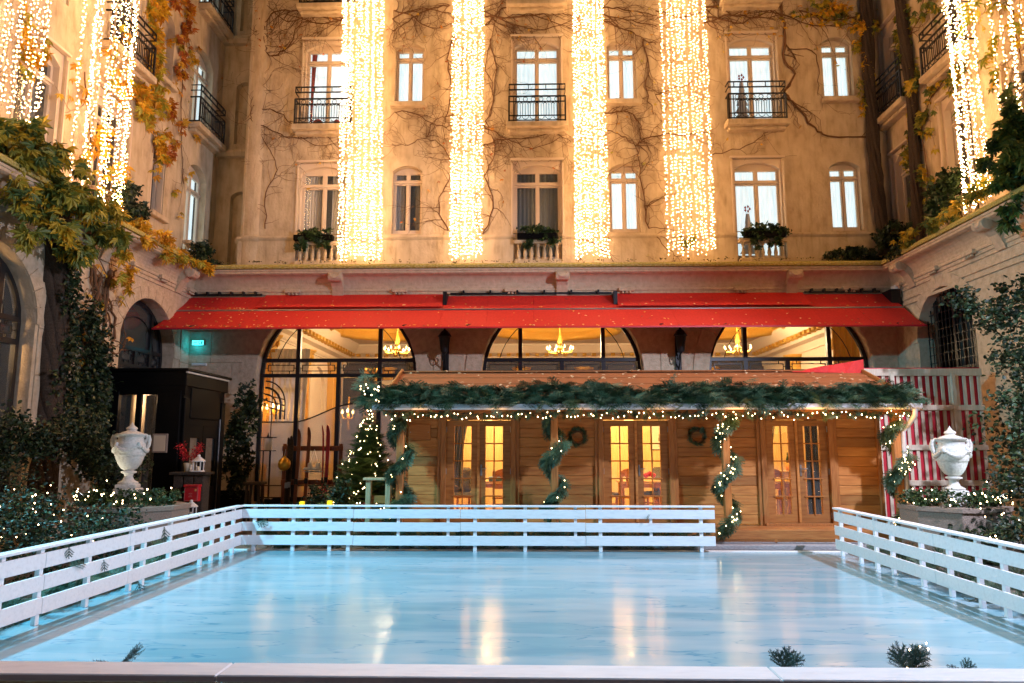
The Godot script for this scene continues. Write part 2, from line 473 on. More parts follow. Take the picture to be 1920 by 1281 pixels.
func window(wing: Node3D, c: float, hw: float, v0: float, vs: float, rise: float, vt: float, kind: String, rect := 0.0) -> void:
	var o := [c - hw, c + hw, v0, vs, rise]
	var b := MB.new()
	if rect > 0.0:
		b.sheet([c - rect, c + rect, v0, vs + rise + 0.1, 0.0], [o], -0.06, -0.2, true, false)
		# roller-shutter box and its guide rails
		b.box(Vector3(c, vs + rise + 0.13, 0.015), Vector3(rect * 2.0 + 0.14, 0.05, 0.1))
		for s in [-1.0, 1.0]: b.box(Vector3(c + s * (rect + 0.025), (v0 + vs + rise) / 2.0 + 0.25, 0.012), Vector3(0.045, vs + rise - v0 - 0.5, 0.06))
	var st := 0.075
	var mu := 0.06
	var tr := 0.075
	var panes := [
		[o[0] + st, c - mu, v0 + 0.16, vt - tr, 0.0], [c + mu, o[1] - st, v0 + 0.16, vt - tr, 0.0],
	]
	b.sheet(o, [panes[0], panes[1], [o[0] + st, c - mu, vt + tr, vs - 0.02, 0.0], [c + mu, o[1] - st, vt + tr, vs - 0.02, 0.0]], -0.2, -0.27, false)
	b.box(Vector3(c, (v0 + vt) / 2.0, -0.19), Vector3(0.05, vt - v0 - 0.1, 0.03))
	b.box(Vector3(c, vt, -0.18), Vector3(hw * 2.0, 0.05, 0.05))
	var win := part(b, "window", M.cream, wing)
	# the lights above the transom end in the curve of the head
	var up := MB.new()
	for s in [-1.0, 1.0]:
		for k in 8:
			var x0: float = c + s * lerpf(mu, hw - st, k / 8.0)
			var x1: float = c + s * lerpf(mu, hw - st, (k + 1) / 8.0)
			var y0: float = minf(MB.top(o, x0) - 0.075, 99.0)
			var y1: float = minf(MB.top(o, x1) - 0.075, 99.0)
			up.oquad(Vector3(x0, vs - 0.02, -0.2), Vector3(x0, maxf(y0, vs - 0.02), -0.2), Vector3(x1, maxf(y1, vs - 0.02), -0.2), Vector3(x1, vs - 0.02, -0.2), Vector3(0, 0, 1))
	for p in panes:
		var g := MB.new()
		g.quad(Vector3(p[0], p[2], -0.24), Vector3(p[0], p[3], -0.24), Vector3(p[1], p[3], -0.24), Vector3(p[1], p[2], -0.24))
		part(g, "pane", M.glass, win)
	for s in [-1.0, 1.0]:
		var g := MB.new()
		var x0: float = c + s * mu
		var x1: float = c + s * (hw - st)
		g.oquad(Vector3(x0, vt + tr, -0.24), Vector3(x0, vs - 0.02, -0.24), Vector3(x1, vs - 0.02, -0.24), Vector3(x1, vt + tr, -0.24), Vector3(0, 0, 1))
		part(g, "pane", M.glass, win)
	# the room behind
	var lit := kind.begins_with("lit")
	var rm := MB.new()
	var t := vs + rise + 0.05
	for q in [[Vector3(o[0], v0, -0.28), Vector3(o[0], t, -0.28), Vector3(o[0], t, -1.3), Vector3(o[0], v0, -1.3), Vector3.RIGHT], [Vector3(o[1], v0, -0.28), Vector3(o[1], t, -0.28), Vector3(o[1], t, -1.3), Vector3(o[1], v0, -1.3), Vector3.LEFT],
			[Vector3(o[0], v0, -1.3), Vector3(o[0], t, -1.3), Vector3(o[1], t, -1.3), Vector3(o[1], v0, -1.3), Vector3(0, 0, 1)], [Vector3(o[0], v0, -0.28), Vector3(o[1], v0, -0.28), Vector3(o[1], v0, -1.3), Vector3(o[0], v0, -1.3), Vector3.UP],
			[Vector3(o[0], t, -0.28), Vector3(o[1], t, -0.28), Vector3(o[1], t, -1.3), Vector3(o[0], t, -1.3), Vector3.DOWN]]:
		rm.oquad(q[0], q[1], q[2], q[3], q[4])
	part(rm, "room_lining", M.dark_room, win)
	var cu := MB.new()
	if lit:
		cu.folds(o[0] + 0.01, c + 0.04, v0, t, -0.36, 0.012, 5.0, 1.0, 50)
		cu.folds(c - 0.02, o[1] - 0.01, v0, t, -0.37, 0.012, 5.0, 1.0, 50, 1.3)
		part(cu, "lit_window_curtain", M.lit_window_warm if kind == "lit_warm" else M.lit_window, win)
	elif kind == "curtain":
		cu.folds(o[0], c - 0.12, v0, t, -0.4, 0.03, 6.0, 0.95, 60)
		cu.folds(c + 0.18, o[1], v0, t, -0.42, 0.03, 5.0, 1.0, 60, 2.0)
		part(cu, "window_curtain", M.sheer, win)
	elif kind == "sheer":
		cu.folds(o[0], o[1], v0, t, -0.5, 0.02, 11.0, 1.0, 90)
		part(cu, "window_curtain", M.grey_cloth, win)
	elif kind == "shutter":
		# folded white shutters in the reveal
		for s in [-1.0, 1.0]: cu.box(Vector3(c + s * (hw - 0.03), (v0 + vs) / 2.0, -0.1), Vector3(0.03, vs - v0, 0.16))
		part(cu, "shutter", M.cream, win)

func railing(wing: Node3D, c: float, v0: float, hw := 0.8) -> void:
	# cast-iron window guard: a bar above, a panel of rings and rounded bars below
	var b := MB.new()
	var w := 0.3
	var h := 0.72
	for y in [0.0, 0.14, h - 0.16, h]: b.box(Vector3(c, v0 + 0.02 + y, w), Vector3(hw * 2.0, 0.025 if y != h else 0.04, 0.03))
	for s in [-1.0, 1.0]:
		for y in [0.0, h]: b.box(Vector3(c + s * hw, v0 + 0.02 + y, w / 2.0), Vector3(0.03, 0.035, w))
		b.box(Vector3(c + s * hw, v0 + h / 2.0, w), Vector3(0.045, h + 0.05, 0.045))
		b.box(Vector3(c + s * (hw - 0.13), v0 + h / 2.0, w), Vector3(0.022, h, 0.022))
		b.box(Vector3(c + s * hw, v0 + h / 2.0, w * 0.5), Vector3(0.02, h, 0.02))
	var n := 6
	var sp := (hw - 0.13) * 2.0 / n
	for i in n:
		var x := c - hw + 0.13 + sp * (i + 0.5)
		var ring := []
		for k in 11: ring.append(Vector3(x + cos(TAU * k / 10.0) * 0.062, v0 + h - 0.07 + sin(TAU * k / 10.0) * 0.062, w))
		b.tube(ring, [0.009], 4, false)
		var lp := []
		for k in 9: lp.append(Vector3(x + cos(PI * k / 8.0) * sp * 0.36, v0 + h - 0.24 + sin(PI * k / 8.0) * 0.08, w))
		lp.push_front(Vector3(x + sp * 0.36, v0 + 0.17, w)); lp.push_back(Vector3(x - sp * 0.36, v0 + 0.17, w))
		b.tube(lp, [0.01], 4, false)
		var lo := []
		for k in 7: lo.append(Vector3(x + cos(PI * k / 6.0) * sp * 0.42, v0 + 0.15 - sin(PI * k / 6.0) * 0.1, w))
		b.tube(lo, [0.009], 4, false)
		b.box(Vector3(x, v0 + 0.36, w), Vector3(0.016, 0.46, 0.016))
		if i < n - 1: b.box(Vector3(x + sp / 2.0, v0 + h - 0.17, w), Vector3(0.07, 0.035, 0.03))
	var r := part(b, "balcony_railing", M.iron, wing)
	var t := MB.new()
	for y in [0.94, 1.1]: t.box(Vector3(c, v0 + y, w), Vector3(hw * 2.0 + 0.02, 0.03, 0.035))
	for x in [-hw, -hw + 0.16, -0.25, 0.25, hw - 0.16, hw]: t.box(Vector3(c + x, v0 + 1.02, w), Vector3(0.022, 0.16, 0.022))
	for s in [-1.0, 1.0]:
		for y in [0.94, 1.1]: t.box(Vector3(c + s * hw, v0 + y, w / 2.0), Vector3(0.022, 0.022, w))
	part(t, "handrail", M.iron, r)
	box(Vector3(c, v0 - 0.11, 0.16), Vector3(hw * 2.0 + 0.16, 0.16, 0.42), "balcony_slab", M.stucco, wing, 0.02)
	box(Vector3(c, v0 - 0.24, 0.1), Vector3(hw * 2.0 + 0.02, 0.1, 0.24), "balcony_moulding", M.stucco, wing, 0.02)

func balustrade(wing: Node3D, c: float, hw := 0.62) -> void:
	var pr := []
	for q in [[0.0, 0.0], [0.062, 0.0], [0.062, 0.05], [0.035, 0.07], [0.06, 0.16], [0.052, 0.22], [0.028, 0.33], [0.032, 0.38], [0.058, 0.4], [0.058, 0.45], [0.0, 0.45]]: pr.append(Vector2(q[0], q[1]))
	if not ME.has("baluster"):
		var b := MB.new()
		b.lathe(pr, 10)
		ME.baluster = b.done()
	var n := 7
	for i in n:
		var o := mesh(ME.baluster, "baluster", M.stucco, wing)
		o.position = Vector3(c - hw + hw * 2.0 * (i + 0.5) / n, 6.9, 0.13)
	box(Vector3(c, 7.41, 0.12), Vector3(hw * 2.0 + 0.1, 0.11, 0.22), "balustrade_rail", M.stucco, wing, 0.015)
	box(Vector3(c, 6.84, 0.12), Vector3(hw * 2.0 + 0.06, 0.12, 0.24), "balustrade_base", M.stucco, wing, 0.01)

func cornice(wing: Node3D, u0: float, u1: float, m0: float, m1: float, consoles: Array, blocks: Array) -> void:
	var b := MB.new()
	var pr := [Vector2(0.0, 5.8), Vector2(GW + 0.03, 5.8), Vector2(GW + 0.03, 5.88), Vector2(GW + 0.06, 5.9), Vector2(GW + 0.06, 5.97), Vector2(GW + 0.09, 5.98), Vector2(GW + 0.09, 6.02)]
	for k in 8: pr.append(Vector2(GW + 0.07 + 0.3 * (1.0 - cos(PI / 2.0 * k / 7.0)), 6.05 + 0.34 * sin(PI / 2.0 * k / 7.0)))
	pr.append_array([Vector2(LIP - 0.02, 6.42), Vector2(LIP - 0.02, 6.47), Vector2(LIP, 6.48), Vector2(LIP, 6.53), Vector2(0.0, 6.54)])
	b.extrude(pr, u0, u1, m0, m1)
	part(b, "cornice", M.ashlar, wing)
	var c := MB.new()
	c.extrude([Vector2(0.0, 6.543), Vector2(LIP + 0.05, 6.543), Vector2(LIP + 0.06, 6.6), Vector2(LIP + 0.02, 6.66), Vector2(0.0, 6.72)], u0, u1, m0, m1)
	part(c, "ledge_capping", M.moss, wing)
	for x in consoles:
		var k := MB.new()
		var side := [Vector2(GW, 5.82), Vector2(GW + 0.06, 5.8), Vector2(GW + 0.1, 5.9), Vector2(GW + 0.2, 6.1), Vector2(GW + 0.4, 6.28), Vector2(LIP - 0.01, 6.45), Vector2(GW, 6.45)]
		k.extrude(side, x - 0.15, x + 0.15)
		k.lathe([Vector2(0, -0.19), Vector2(0.11, -0.19), Vector2(0.13, -0.17), Vector2(0.13, 0.17), Vector2(0.11, 0.19), Vector2(0, 0.19)], 14, Vector3(x, 6.32, LIP - 0.05), Basis(Vector3(0, 0, 1), PI / 2))
		var tor := []
		for j in 9: tor.append(Vector3(x + 0.13 * cos(PI * j / 8.0 + PI), 6.38 + 0.1 * sin(PI * j / 8.0 + PI), LIP + 0.06))
		k.tube(tor, [0.04], 6)
		part(k, "scroll_console", M.ashlar, wing)
	for x in blocks:
		var k := MB.new()
		k.box(Vector3(x, 5.99, GW + 0.12), Vector3(0.42, 0.1, 0.12), Basis(), 0.01)
		for j in 3: k.lathe([Vector2(0.0, 0.0), Vector2(0.045, 0.0), Vector2(0.03, 0.06), Vector2(0.0, 0.06)], 8, Vector3(x - 0.1 + 0.1 * j, 5.885, GW + 0.12))
		part(k, "guttae_block", M.ashlar, wing)

func blocks(wing: Node3D, u0: float, u1: float, v0: float, v1: float, rows: int, w: float, split := 0.0) -> void:
	# the courses of dressed stone that can be told apart on the piers
	var h := (v1 - v0) / rows
	for i in rows:
		var cuts := [u0, u1]
		if split > 0.0: cuts = [u0, lerpf(u0, u1, 0.5 + split * (1 if i % 2 else -1)), u1]
		for k in cuts.size() - 1:
			box(Vector3((cuts[k] + cuts[k + 1]) / 2.0, v0 + h * (i + 0.5), w + 0.0), Vector3(cuts[k + 1] - cuts[k] - 0.008, h - 0.008, 0.05 + 0.004 * ((i + k) % 3)), "stone_block", M.ashlar, wing, 0.007)

func arch_ring(wing: Node3D, o: Array, width: float) -> void:
	# voussoirs round an arched opening, one stone each
	var c: float = (o[0] + o[1]) / 2.0
	var r: float = (o[1] - o[0]) / 2.0
	var n := 13
	for i in n:
		var b := MB.new()
		var a0 := PI * (i + 0.02) / n
		var a1 := PI * (i + 0.98) / n
		var q := []
		for a in [a0, (a0 + a1) / 2.0, a1]:
			q.append([Vector3(c + cos(a) * r, o[3] + sin(a) * o[4], 0), Vector3(c + cos(a) * (r + width), o[3] + sin(a) * (o[4] + width), 0)])
		var wf := Vector3(0, 0, GW + 0.035)
		var wb := Vector3(0, 0, GW - 0.02)
		for k in 2:
			b.oquad(q[k][0] + wf, q[k][1] + wf, q[k + 1][1] + wf, q[k + 1][0] + wf, Vector3(0, 0, 1))
			b.oquad(q[k][1] + wf, q[k][1] + wb, q[k + 1][1] + wb, q[k + 1][1] + wf, q[k][1] - q[k][0])
			b.oquad(q[k][0] + wf, q[k][0] + wb, q[k + 1][0] + wb, q[k + 1][0] + wf, q[k][0] - q[k][1])
		b.oquad(q[0][0] + wf, q[0][1] + wf, q[0][1] + wb, q[0][0] + wb, q[0][1] - q[1][1])
		b.oquad(q[2][0] + wf, q[2][1] + wf, q[2][1] + wb, q[2][0] + wb, q[2][1] - q[1][1])
		part(b, "arch_stone", M.ashlar, wing)

func salon_window(wing: Node3D, o: Array, w: float, tall := true, ornament := false) -> void:
	# black-framed arched glazing with a band of small rectangles at the springing
	var c: float = (o[0] + o[1]) / 2.0
	var r: float = (o[1] - o[0]) / 2.0
	var b := MB.new()
	var inner := [o[0] + 0.09, o[1] - 0.09, o[2] + 0.12, o[3], o[4] - 0.09]
	b.sheet(o, [inner], w, w - 0.1)
	var y1 := 4.12
	var y0 := 3.7
	var xm := r * 0.52
	for y in [[y1, 0.1], [y0, 0.1]]: b.box(Vector3(c, y[0], w - 0.04), Vector3(r * 2.0 - 0.1, y[1], 0.1))
	for s in [-1.0, 1.0]:
		var x: float = c + s * xm
		b.box(Vector3(x, (o[2] + MB.top(o, x)) / 2.0, w - 0.045), Vector3(0.11, MB.top(o, x) - o[2] - 0.1, 0.12))
	b.box(Vector3(c, (o[2] + y1) / 2.0, w - 0.043), Vector3(0.11, y1 - o[2], 0.11))
	var win := part(b, "salon_window", M.frame, wing)
	var cuts := [o[0] + 0.09, c - xm, c, c + xm, o[1] - 0.09]
	for i in 4:
		var g := MB.new()
		g.quad(Vector3(cuts[i], y0, w - 0.05), Vector3(cuts[i], y1, w - 0.05), Vector3(cuts[i + 1], y1, w - 0.05), Vector3(cuts[i + 1], y0, w - 0.05))
		part(g, "pane", M.glass, win)
		var g2 := MB.new()
		g2.quad(Vector3(cuts[i], o[2] + 0.1, w - 0.05), Vector3(cuts[i], y0, w - 0.05), Vector3(cuts[i + 1], y0, w - 0.05), Vector3(cuts[i + 1], o[2] + 0.1, w - 0.05))
		part(g2, "pane", M.glass, win)
		var l := MB.new()
		var a: float = cuts[i] + 0.12
		var e: float = cuts[i + 1] - 0.12
		for y in [y0 + 0.13, y1 - 0.13]: l.box(Vector3((a + e) / 2.0, y, w - 0.03), Vector3(e - a, 0.022, 0.02))
		for x in [a, e]:
			l.box(Vector3(x, (y0 + y1) / 2.0, w - 0.03), Vector3(0.022, 0.18, 0.022))
			l.box(Vector3(x + (-0.045 if x == a else 0.045), (y0 + y1) / 2.0, w - 0.03), Vector3(0.1, 0.02, 0.02))
		for x in [a + 0.12, e - 0.12]:
			for y in [y0 + 0.09, y1 - 0.09]: l.box(Vector3(x, y, w - 0.028), Vector3(0.02, 0.09, 0.02))
		part(l, "leading", M.frame, win)
	var gt := MB.new()
	gt.sheet([inner[0], inner[1], y1, o[3] if o[3] > y1 else y1, inner[4]], [], w - 0.05, w - 0.06, false, false)
	var tp := MB.new()
	for k in 20:
		var a := lerpf(inner[0], inner[1], k / 20.0)
		var e := lerpf(inner[0], inner[1], (k + 1) / 20.0)
		if MB.top(inner, a) > y1 or MB.top(inner, e) > y1:
			tp.quad(Vector3(a, y1, w - 0.05), Vector3(a, maxf(MB.top(inner, a), y1), w - 0.05), Vector3(e, maxf(MB.top(inner, e), y1), w - 0.05), Vector3(e, y1, w - 0.05))
	part(tp, "pane", M.glass, win)
	var ln := MB.new()
	var arc := []
	for k in 25:
		var th := PI * k / 24.0
		var p := Vector3(c + cos(th) * (r - 0.42), o[3] + sin(th) * (o[4] - 0.42), w - 0.03)
		if p.y > y1 - 0.02: arc.append(p)
	ln.tube(arc, [0.012], 4)
	if tall:
		for s in [-1.0, 1.0]: ln.box(Vector3(c + s * (r - 0.36), (o[2] + y0) / 2.0, w - 0.03), Vector3(0.022, y0 - o[2], 0.02))
		var cv := []
		for k in 25:
			var x := lerpf(o[0] + 0.1, o[1] - 0.1, k / 24.0)
			var s2: float = (x - o[0]) / (r * 2.0)
			cv.append(Vector3(x, 2.43 + 0.5 * smoothstep(0.22, 0.6, s2) - 0.05 * smoothstep(0.6, 1.0, s2), w - 0.02))
		ln.tube(cv, [0.02], 5)
		ln.box(Vector3(c, o[2] + 0.42, w - 0.02), Vector3(r * 2.0 - 0.2, 0.03, 0.03))
		var ft := MB.new()
		for k in 24: ft.quad(Vector3(cv[k].x, o[2] + 0.1, w - 0.09), cv[k] + Vector3(0, 0, -0.07), cv[k + 1] + Vector3(0, 0, -0.07), Vector3(cv[k + 1].x, o[2] + 0.1, w - 0.09))
		part(ft, "frosted_pane", M.frosted, win)
	if ornament:
		# curled bronze lines on the first light
		var x: float = o[0] + 0.62
		for k in 3:
			var q := []
			var rr := 0.62 - 0.13 * k
			for j in 11: q.append(Vector3(x - 0.1 + rr * cos(PI / 2.0 * (1.0 - j / 10.0)) * 0.9 - 0.35, 3.55 - 0.62 - 0.05 * k + rr * sin(PI / 2.0 * (1.0 - j / 10.0)), w - 0.0))
			for j in range(1, 9): q.append(Vector3(q[10].x, lerpf(q[10].y, 2.5, j / 8.0), w))
			ln.tube(q, [0.022 if k != 1 else 0.034], 5)
			var q2 := []
			for j in 9: q2.append(Vector3(x - 0.62 + 0.72 * j / 8.0, 2.72 + 0.16 * k - 0.3 * sqrt(j / 8.0) + 0.3, w + 0.002 * k))
			ln.tube(q2, [0.018], 5)
	part(ln, "bronze_tracery", M.frame, win)

func hotel() -> void:
	# the range at the back
	var back := thing("hotel_back_range", "cream hotel front at the back of the courtyard with arched windows over a red awning", "building", "", P(0, 0, DB))
	var rects := []
	var arches := []
	var bigs := [-5.95, 0.2, 6.42]
	var smalls := [-3.52, 2.67, 8.86]
	var salons := [[-5.3, 2.2], [0.84, 2.2], [6.97, 2.2]]
	for x in bigs:
		rects.append([x - 0.7, x + 0.7, 6.9, 9.88, 0.0])
		rects.append([x - 0.7, x + 0.7, 10.9, 13.68, 0.0])
		rects.append([x - 0.7, x + 0.7, 14.62, 17.3, 0.0])
	for x in smalls:
		rects.append([x - 0.425, x + 0.425, 7.72, 9.57, 0.17])
		rects.append([x - 0.425, x + 0.425, 11.64, 13.34, 0.17])
		rects.append([x - 0.425, x + 0.425, 15.4, 17.1, 0.17])
	var b := MB.new()
	b.sheet([-8.2, XR + 0.5, 5.6, 18.0, 0.0], rects, 0.0, -0.3)
	part(b, "upper_wall", M.stucco, back)
	b = MB.new()
	for s in salons: arches.append([s[0] - s[1], s[0] + s[1], 0.12, 3.72, s[1] - 0.02])
	b.sheet([XL - 0.2, XR + 0.3, -0.1, 5.95, 0.0], arches, GW, GW - 0.42, true)
	part(b, "ground_floor_wall", M.ashlar, back)
	for a in arches: arch_ring(back, a, 0.42)
	blocks(back, XL + GW, arches[0][0] - 0.02, 0.55, 4.9, 5, GW, 0.16)
	blocks(back, arches[0][1] + 0.45, arches[1][0] - 0.45, 2.8, 4.6, 2, GW)
	blocks(back, arches[1][1] + 0.45, arches[2][0] - 0.45, 2.8, 4.6, 2, GW)
	blocks(back, arches[2][1] + 0.05, XR - GW, 2.8, 4.6, 2, GW)
	box(Vector3(-8.45, 0.3, GW + 0.05), Vector3(1.86, 0.62, 0.1), "black_plinth", M.black_paint, back, 0.01)
	for i in 3:
		salon_window(back, [arches[i][0] + 0.02, arches[i][1] - 0.02, 0.3, 3.72, arches[i][4] - 0.02], GW - 0.26, i == 0, i == 0)
	cornice(back, XL, XR, 1.0, 1.0, [-5.3, 0.85, 7.05], [-6.55, -3.6, -0.5, 2.6, 5.7, 8.6])
	# the base under the windows, its moulding, and the sills
	var base := MB.new()
	var holes := []
	for x in bigs: holes.append([x - 0.68, x + 0.68, 6.4, 7.7, 0.0])
	base.sheet([-8.28, XR, 6.6, 7.52, 0.0], holes, 0.09, 0.0, true, false)
	part(base, "base_course", M.stucco, back)
	var ends := [-8.3, bigs[0] - 0.68, bigs[0] + 0.68, bigs[1] - 0.68, bigs[1] + 0.68, bigs[2] - 0.68, bigs[2] + 0.68, XR]
	for i in range(0, 8, 2):
		var mo := MB.new()
		mo.extrude([Vector2(0, 7.522), Vector2(0.1, 7.522), Vector2(0.15, 7.58), Vector2(0.15, 7.63), Vector2(0, 7.68)], ends[i], ends[i + 1])
		part(mo, "base_moulding", M.stucco, back)
		for y in [6.9, 7.22]: pass
	for x in smalls:
		for y in [11.6, 15.36]: box(Vector3(x, y - 0.06, 0.1), Vector3(1.05, 0.15, 0.22), "window_sill", M.stucco, back, 0.02)
	# rounded pilaster that ends the range on the left
	b = MB.new()
	b.lathe([Vector2(0.42, 6.6), Vector2(0.42, 18.0)], 28, Vector3(-7.95, 0, -0.36))
	b.box(Vector3(-8.0, 12.3, -0.9), Vector3(0.6, 11.4, 1.2))
	part(b, "rounded_pilaster", M.stucco, back)
	b = MB.new()
	b.lathe([Vector2(0.5, 6.6), Vector2(0.5, 7.5), Vector2(0.56, 7.56), Vector2(0.56, 7.64), Vector2(0.42, 7.7)], 28, Vector3(-7.95, 0, -0.36))
	part(b, "pilaster_base", M.stucco, back)
	# recessed corner bay with blind windows
	b = MB.new()
	var blind := []
	for y in [[7.2, 9.4], [11.1, 13.0], [14.9, 16.6]]: blind.append([-9.25, -8.62, y[0], y[1], 0.16])
	b.sheet([XL - 0.4, -8.2, 6.4, 18.0, 0.0], blind, -1.5, -1.75)
	part(b, "corner_bay", M.stucco, back)
	b = MB.new()
	b.box(Vector3(-8.9, 12.3, -1.78), Vector3(1.6, 11.6, 0.1))
	part(b, "blind_window_infill", M.stucco, back)
	for y in [10.75, 14.5]:
		b = MB.new()
		b.extrude([Vector2(-1.6, y - 0.12), Vector2(-1.32, y - 0.12), Vector2(-1.25, y), Vector2(-1.25, y + 0.08), Vector2(-1.6, y + 0.12)], XL, -8.3)
		part(b, "string_course", M.stucco, back)
	var k1 := ["curtain", "curtain", "lit"]
	var k2 := ["lit", "lit", "lit"]
	for i in 3:
		window(back, bigs[i], 0.655, 6.92, 9.56, 0.2, 9.2, ["curtain", "sheer", "lit"][i], 0.7)
		window(back, bigs[i], 0.655, 10.92, 13.36, 0.2, 13.02, "lit", 0.7)
		window(back, bigs[i], 0.655, 14.65, 17.0, 0.2, 16.7, "sheer", 0.7)
		balustrade(back, bigs[i])
		railing(back, bigs[i], 10.92)
		railing(back, bigs[i], 14.66)
		window(back, smalls[i], 0.42, 7.72, 9.56, 0.17, 9.3, ["curtain", "lit", "lit"][i])
		window(back, smalls[i], 0.42, 11.64, 13.34, 0.17, 13.08, "lit")
		window(back, smalls[i], 0.42, 15.4, 17.05, 0.17, 16.7, "sheer")
	lit_details(back)
	b = MB.new()
	b.box(Vector3(0.9, 18.05, -5.0), Vector3(20.5, 0.2, 10.6))
	b.box(Vector3(0.9, 9.0, -10.5), Vector3(20.5, 18.2, 0.3))
	part(b, "roof_slab", M.dark_room, back)

	# the left wing: u runs into the picture
	var left := thing("hotel_left_wing", "left wing of the cream hotel, half hidden by yellow creeper, with a black entrance porch", "building")
	left.transform = Transform3D(Basis(Vector3(0, 0, -1), Vector3.UP, Vector3(1, 0, 0)), Vector3(XL, 0, 0))
	var lw := [
		[20.2, 0.6, 6.92, 9.56, 0.3, 9.15, "lit", 0.0], [18.05, 0.33, 7.72, 9.5, 0.16, 9.2, "shutter", 0.0], [15.9, 0.62, 6.92, 9.56, 0.2, 9.2, "shutter", 0.7], [13.4, 0.6, 6.92, 9.56, 0.2, 9.2, "sheer", 0.7], [11.4, 0.6, 6.92, 9.56, 0.2, 9.2, "sheer", 0.7],
		[20.2, 0.6, 10.92, 13.1, 0.3, 12.75, "lit", 0.0], [18.05, 0.33, 11.4, 13.1, 0.16, 12.8, "blind", 0.0], [16.1, 0.62, 10.92, 13.36, 0.2, 13.0, "shutter", 0.7], [20.4, 0.6, 14.65, 17.0, 0.2, 16.6, "lit", 0.7], [18.05, 0.33, 15.2, 17.0, 0.16, 16.5, "blind", 0.0], [13.3, 0.6, 10.92, 13.36, 0.2, 13.0, "sheer", 0.7],
	]
	side_wing(left, lw, -2.0, 21.5, [[12.15, 1.32, 4.05], [17.55, 1.32, 4.05]], [20.3, 16.1, 20.45], true)
	cornice(left, -2.0, DB, 0.0, 1.0, [18.8, 15.4, 11.0], [19.4, 17.9, 16.6, 14.6])
	blocks(left, 13.55, 16.3, 0.4, 4.9, 5, GW, 0.12)
	blocks(left, 19.2, 19.68, 0.4, 4.9, 5, GW)
	var nc := MB.new()
	nc.folds(10.9, 13.4, 0.2, 5.6, -0.35, 0.05, 9.0, 1.0, 90)
	part(nc, "arch_curtain", M.sheer, left)
	omni(P(XL - 0.2, 3.6, 12.4), 2.5, Color(1, 0.8, 0.55), 0.1, "passage_lamp_glow")
	salon_window(left, [10.87, 13.43, 0.25, 4.05, 1.27], 0.05, false)
	salon_window(left, [16.25, 18.85, 0.25, 4.05, 1.29], 0.02, false)
	box(Vector3(15.5, 2.9, -0.9), Vector3(16.0, 5.9, 0.1), "passage_back_panel", M.dark_room, left, 0.0)

	# the right wing: u runs out of the picture
	var right := thing("hotel_right_wing", "right wing of the cream hotel with an ivy-hung ledge and a dark barred arch", "building")
	right.transform = Transform3D(Basis(Vector3(0, 0, 1), Vector3.UP, Vector3(-1, 0, 0)), Vector3(XR, 0, 0))
	var rw := [
		[-19.2, 0.55, 6.92, 9.56, 0.2, 9.2, "shutter", 0.66], [-16.7, 0.55, 6.92, 9.9, 0.2, 9.5, "shutter", 0.66], [-14.3, 0.55, 6.92, 9.56, 0.2, 9.2, "shutter", 0.66],
		[-19.3, 0.55, 10.92, 13.36, 0.2, 13.0, "shutter", 0.66], [-16.6, 0.55, 10.92, 13.36, 0.2, 13.0, "shutter", 0.66], [-14.2, 0.55, 10.92, 13.36, 0.2, 13.0, "sheer", 0.66],
	]
	side_wing(right, rw, -20.0, 2.0, [[-17.4, 1.19, 4.35], [-12.2, 1.2, 4.3]], [-19.3, -16.6], false)
	cornice(right, -DB, 2.0, 1.0, 0.0, [-18.6, -15.0], [-19.2, -17.5, -16.0])
	# stepped stone mouldings over the right arch
	for k in 2:
		var mo := MB.new()
		mo.extrude([Vector2(GW, 5.55 - 0.14 * k), Vector2(GW + 0.04, 5.55 - 0.14 * k), Vector2(GW + 0.04, 5.62 - 0.14 * k), Vector2(GW, 5.64 - 0.14 * k)], -20.0 + GW, -13.6 - 0.05 * k)
		part(mo, "stone_moulding", M.ashlar, right)
	blocks(right, -15.9, -13.6, 2.2, 5.3, 3, GW, 0.14)
	box(Vector3(-13.2, 3.4, GW + 0.1), Vector3(0.9, 6.8, 0.3), "stone_pier", M.ashlar, right, 0.02)
	# iron grille in the arch
	var gr := MB.new()
	for k in 15: gr.box(Vector3(-17.35 - 1.12 + 2.24 * k / 14.0, 4.2, 0.1), Vector3(0.02, 2.9, 0.02))
	for k in 14: gr.box(Vector3(-17.35, 2.8 + 0.2 * k, 0.1), Vector3(2.3, 0.018, 0.018))
	for x in [-17.35, -16.6, -18.1]: gr.box(Vector3(x, 3.0, 0.08), Vector3(0.09, 5.4, 0.05))
	gr.box(Vector3(-17.35, 3.55, 0.07), Vector3(2.4, 0.12, 0.06))
	part(gr, "arch_grille", M.iron, right)
	var db := MB.new()
	db.box(Vector3(-17.35, 2.8, -0.9), Vector3(12.0, 5.8, 0.1))
	part(db, "arch_back_panel", M.dark_room, right)

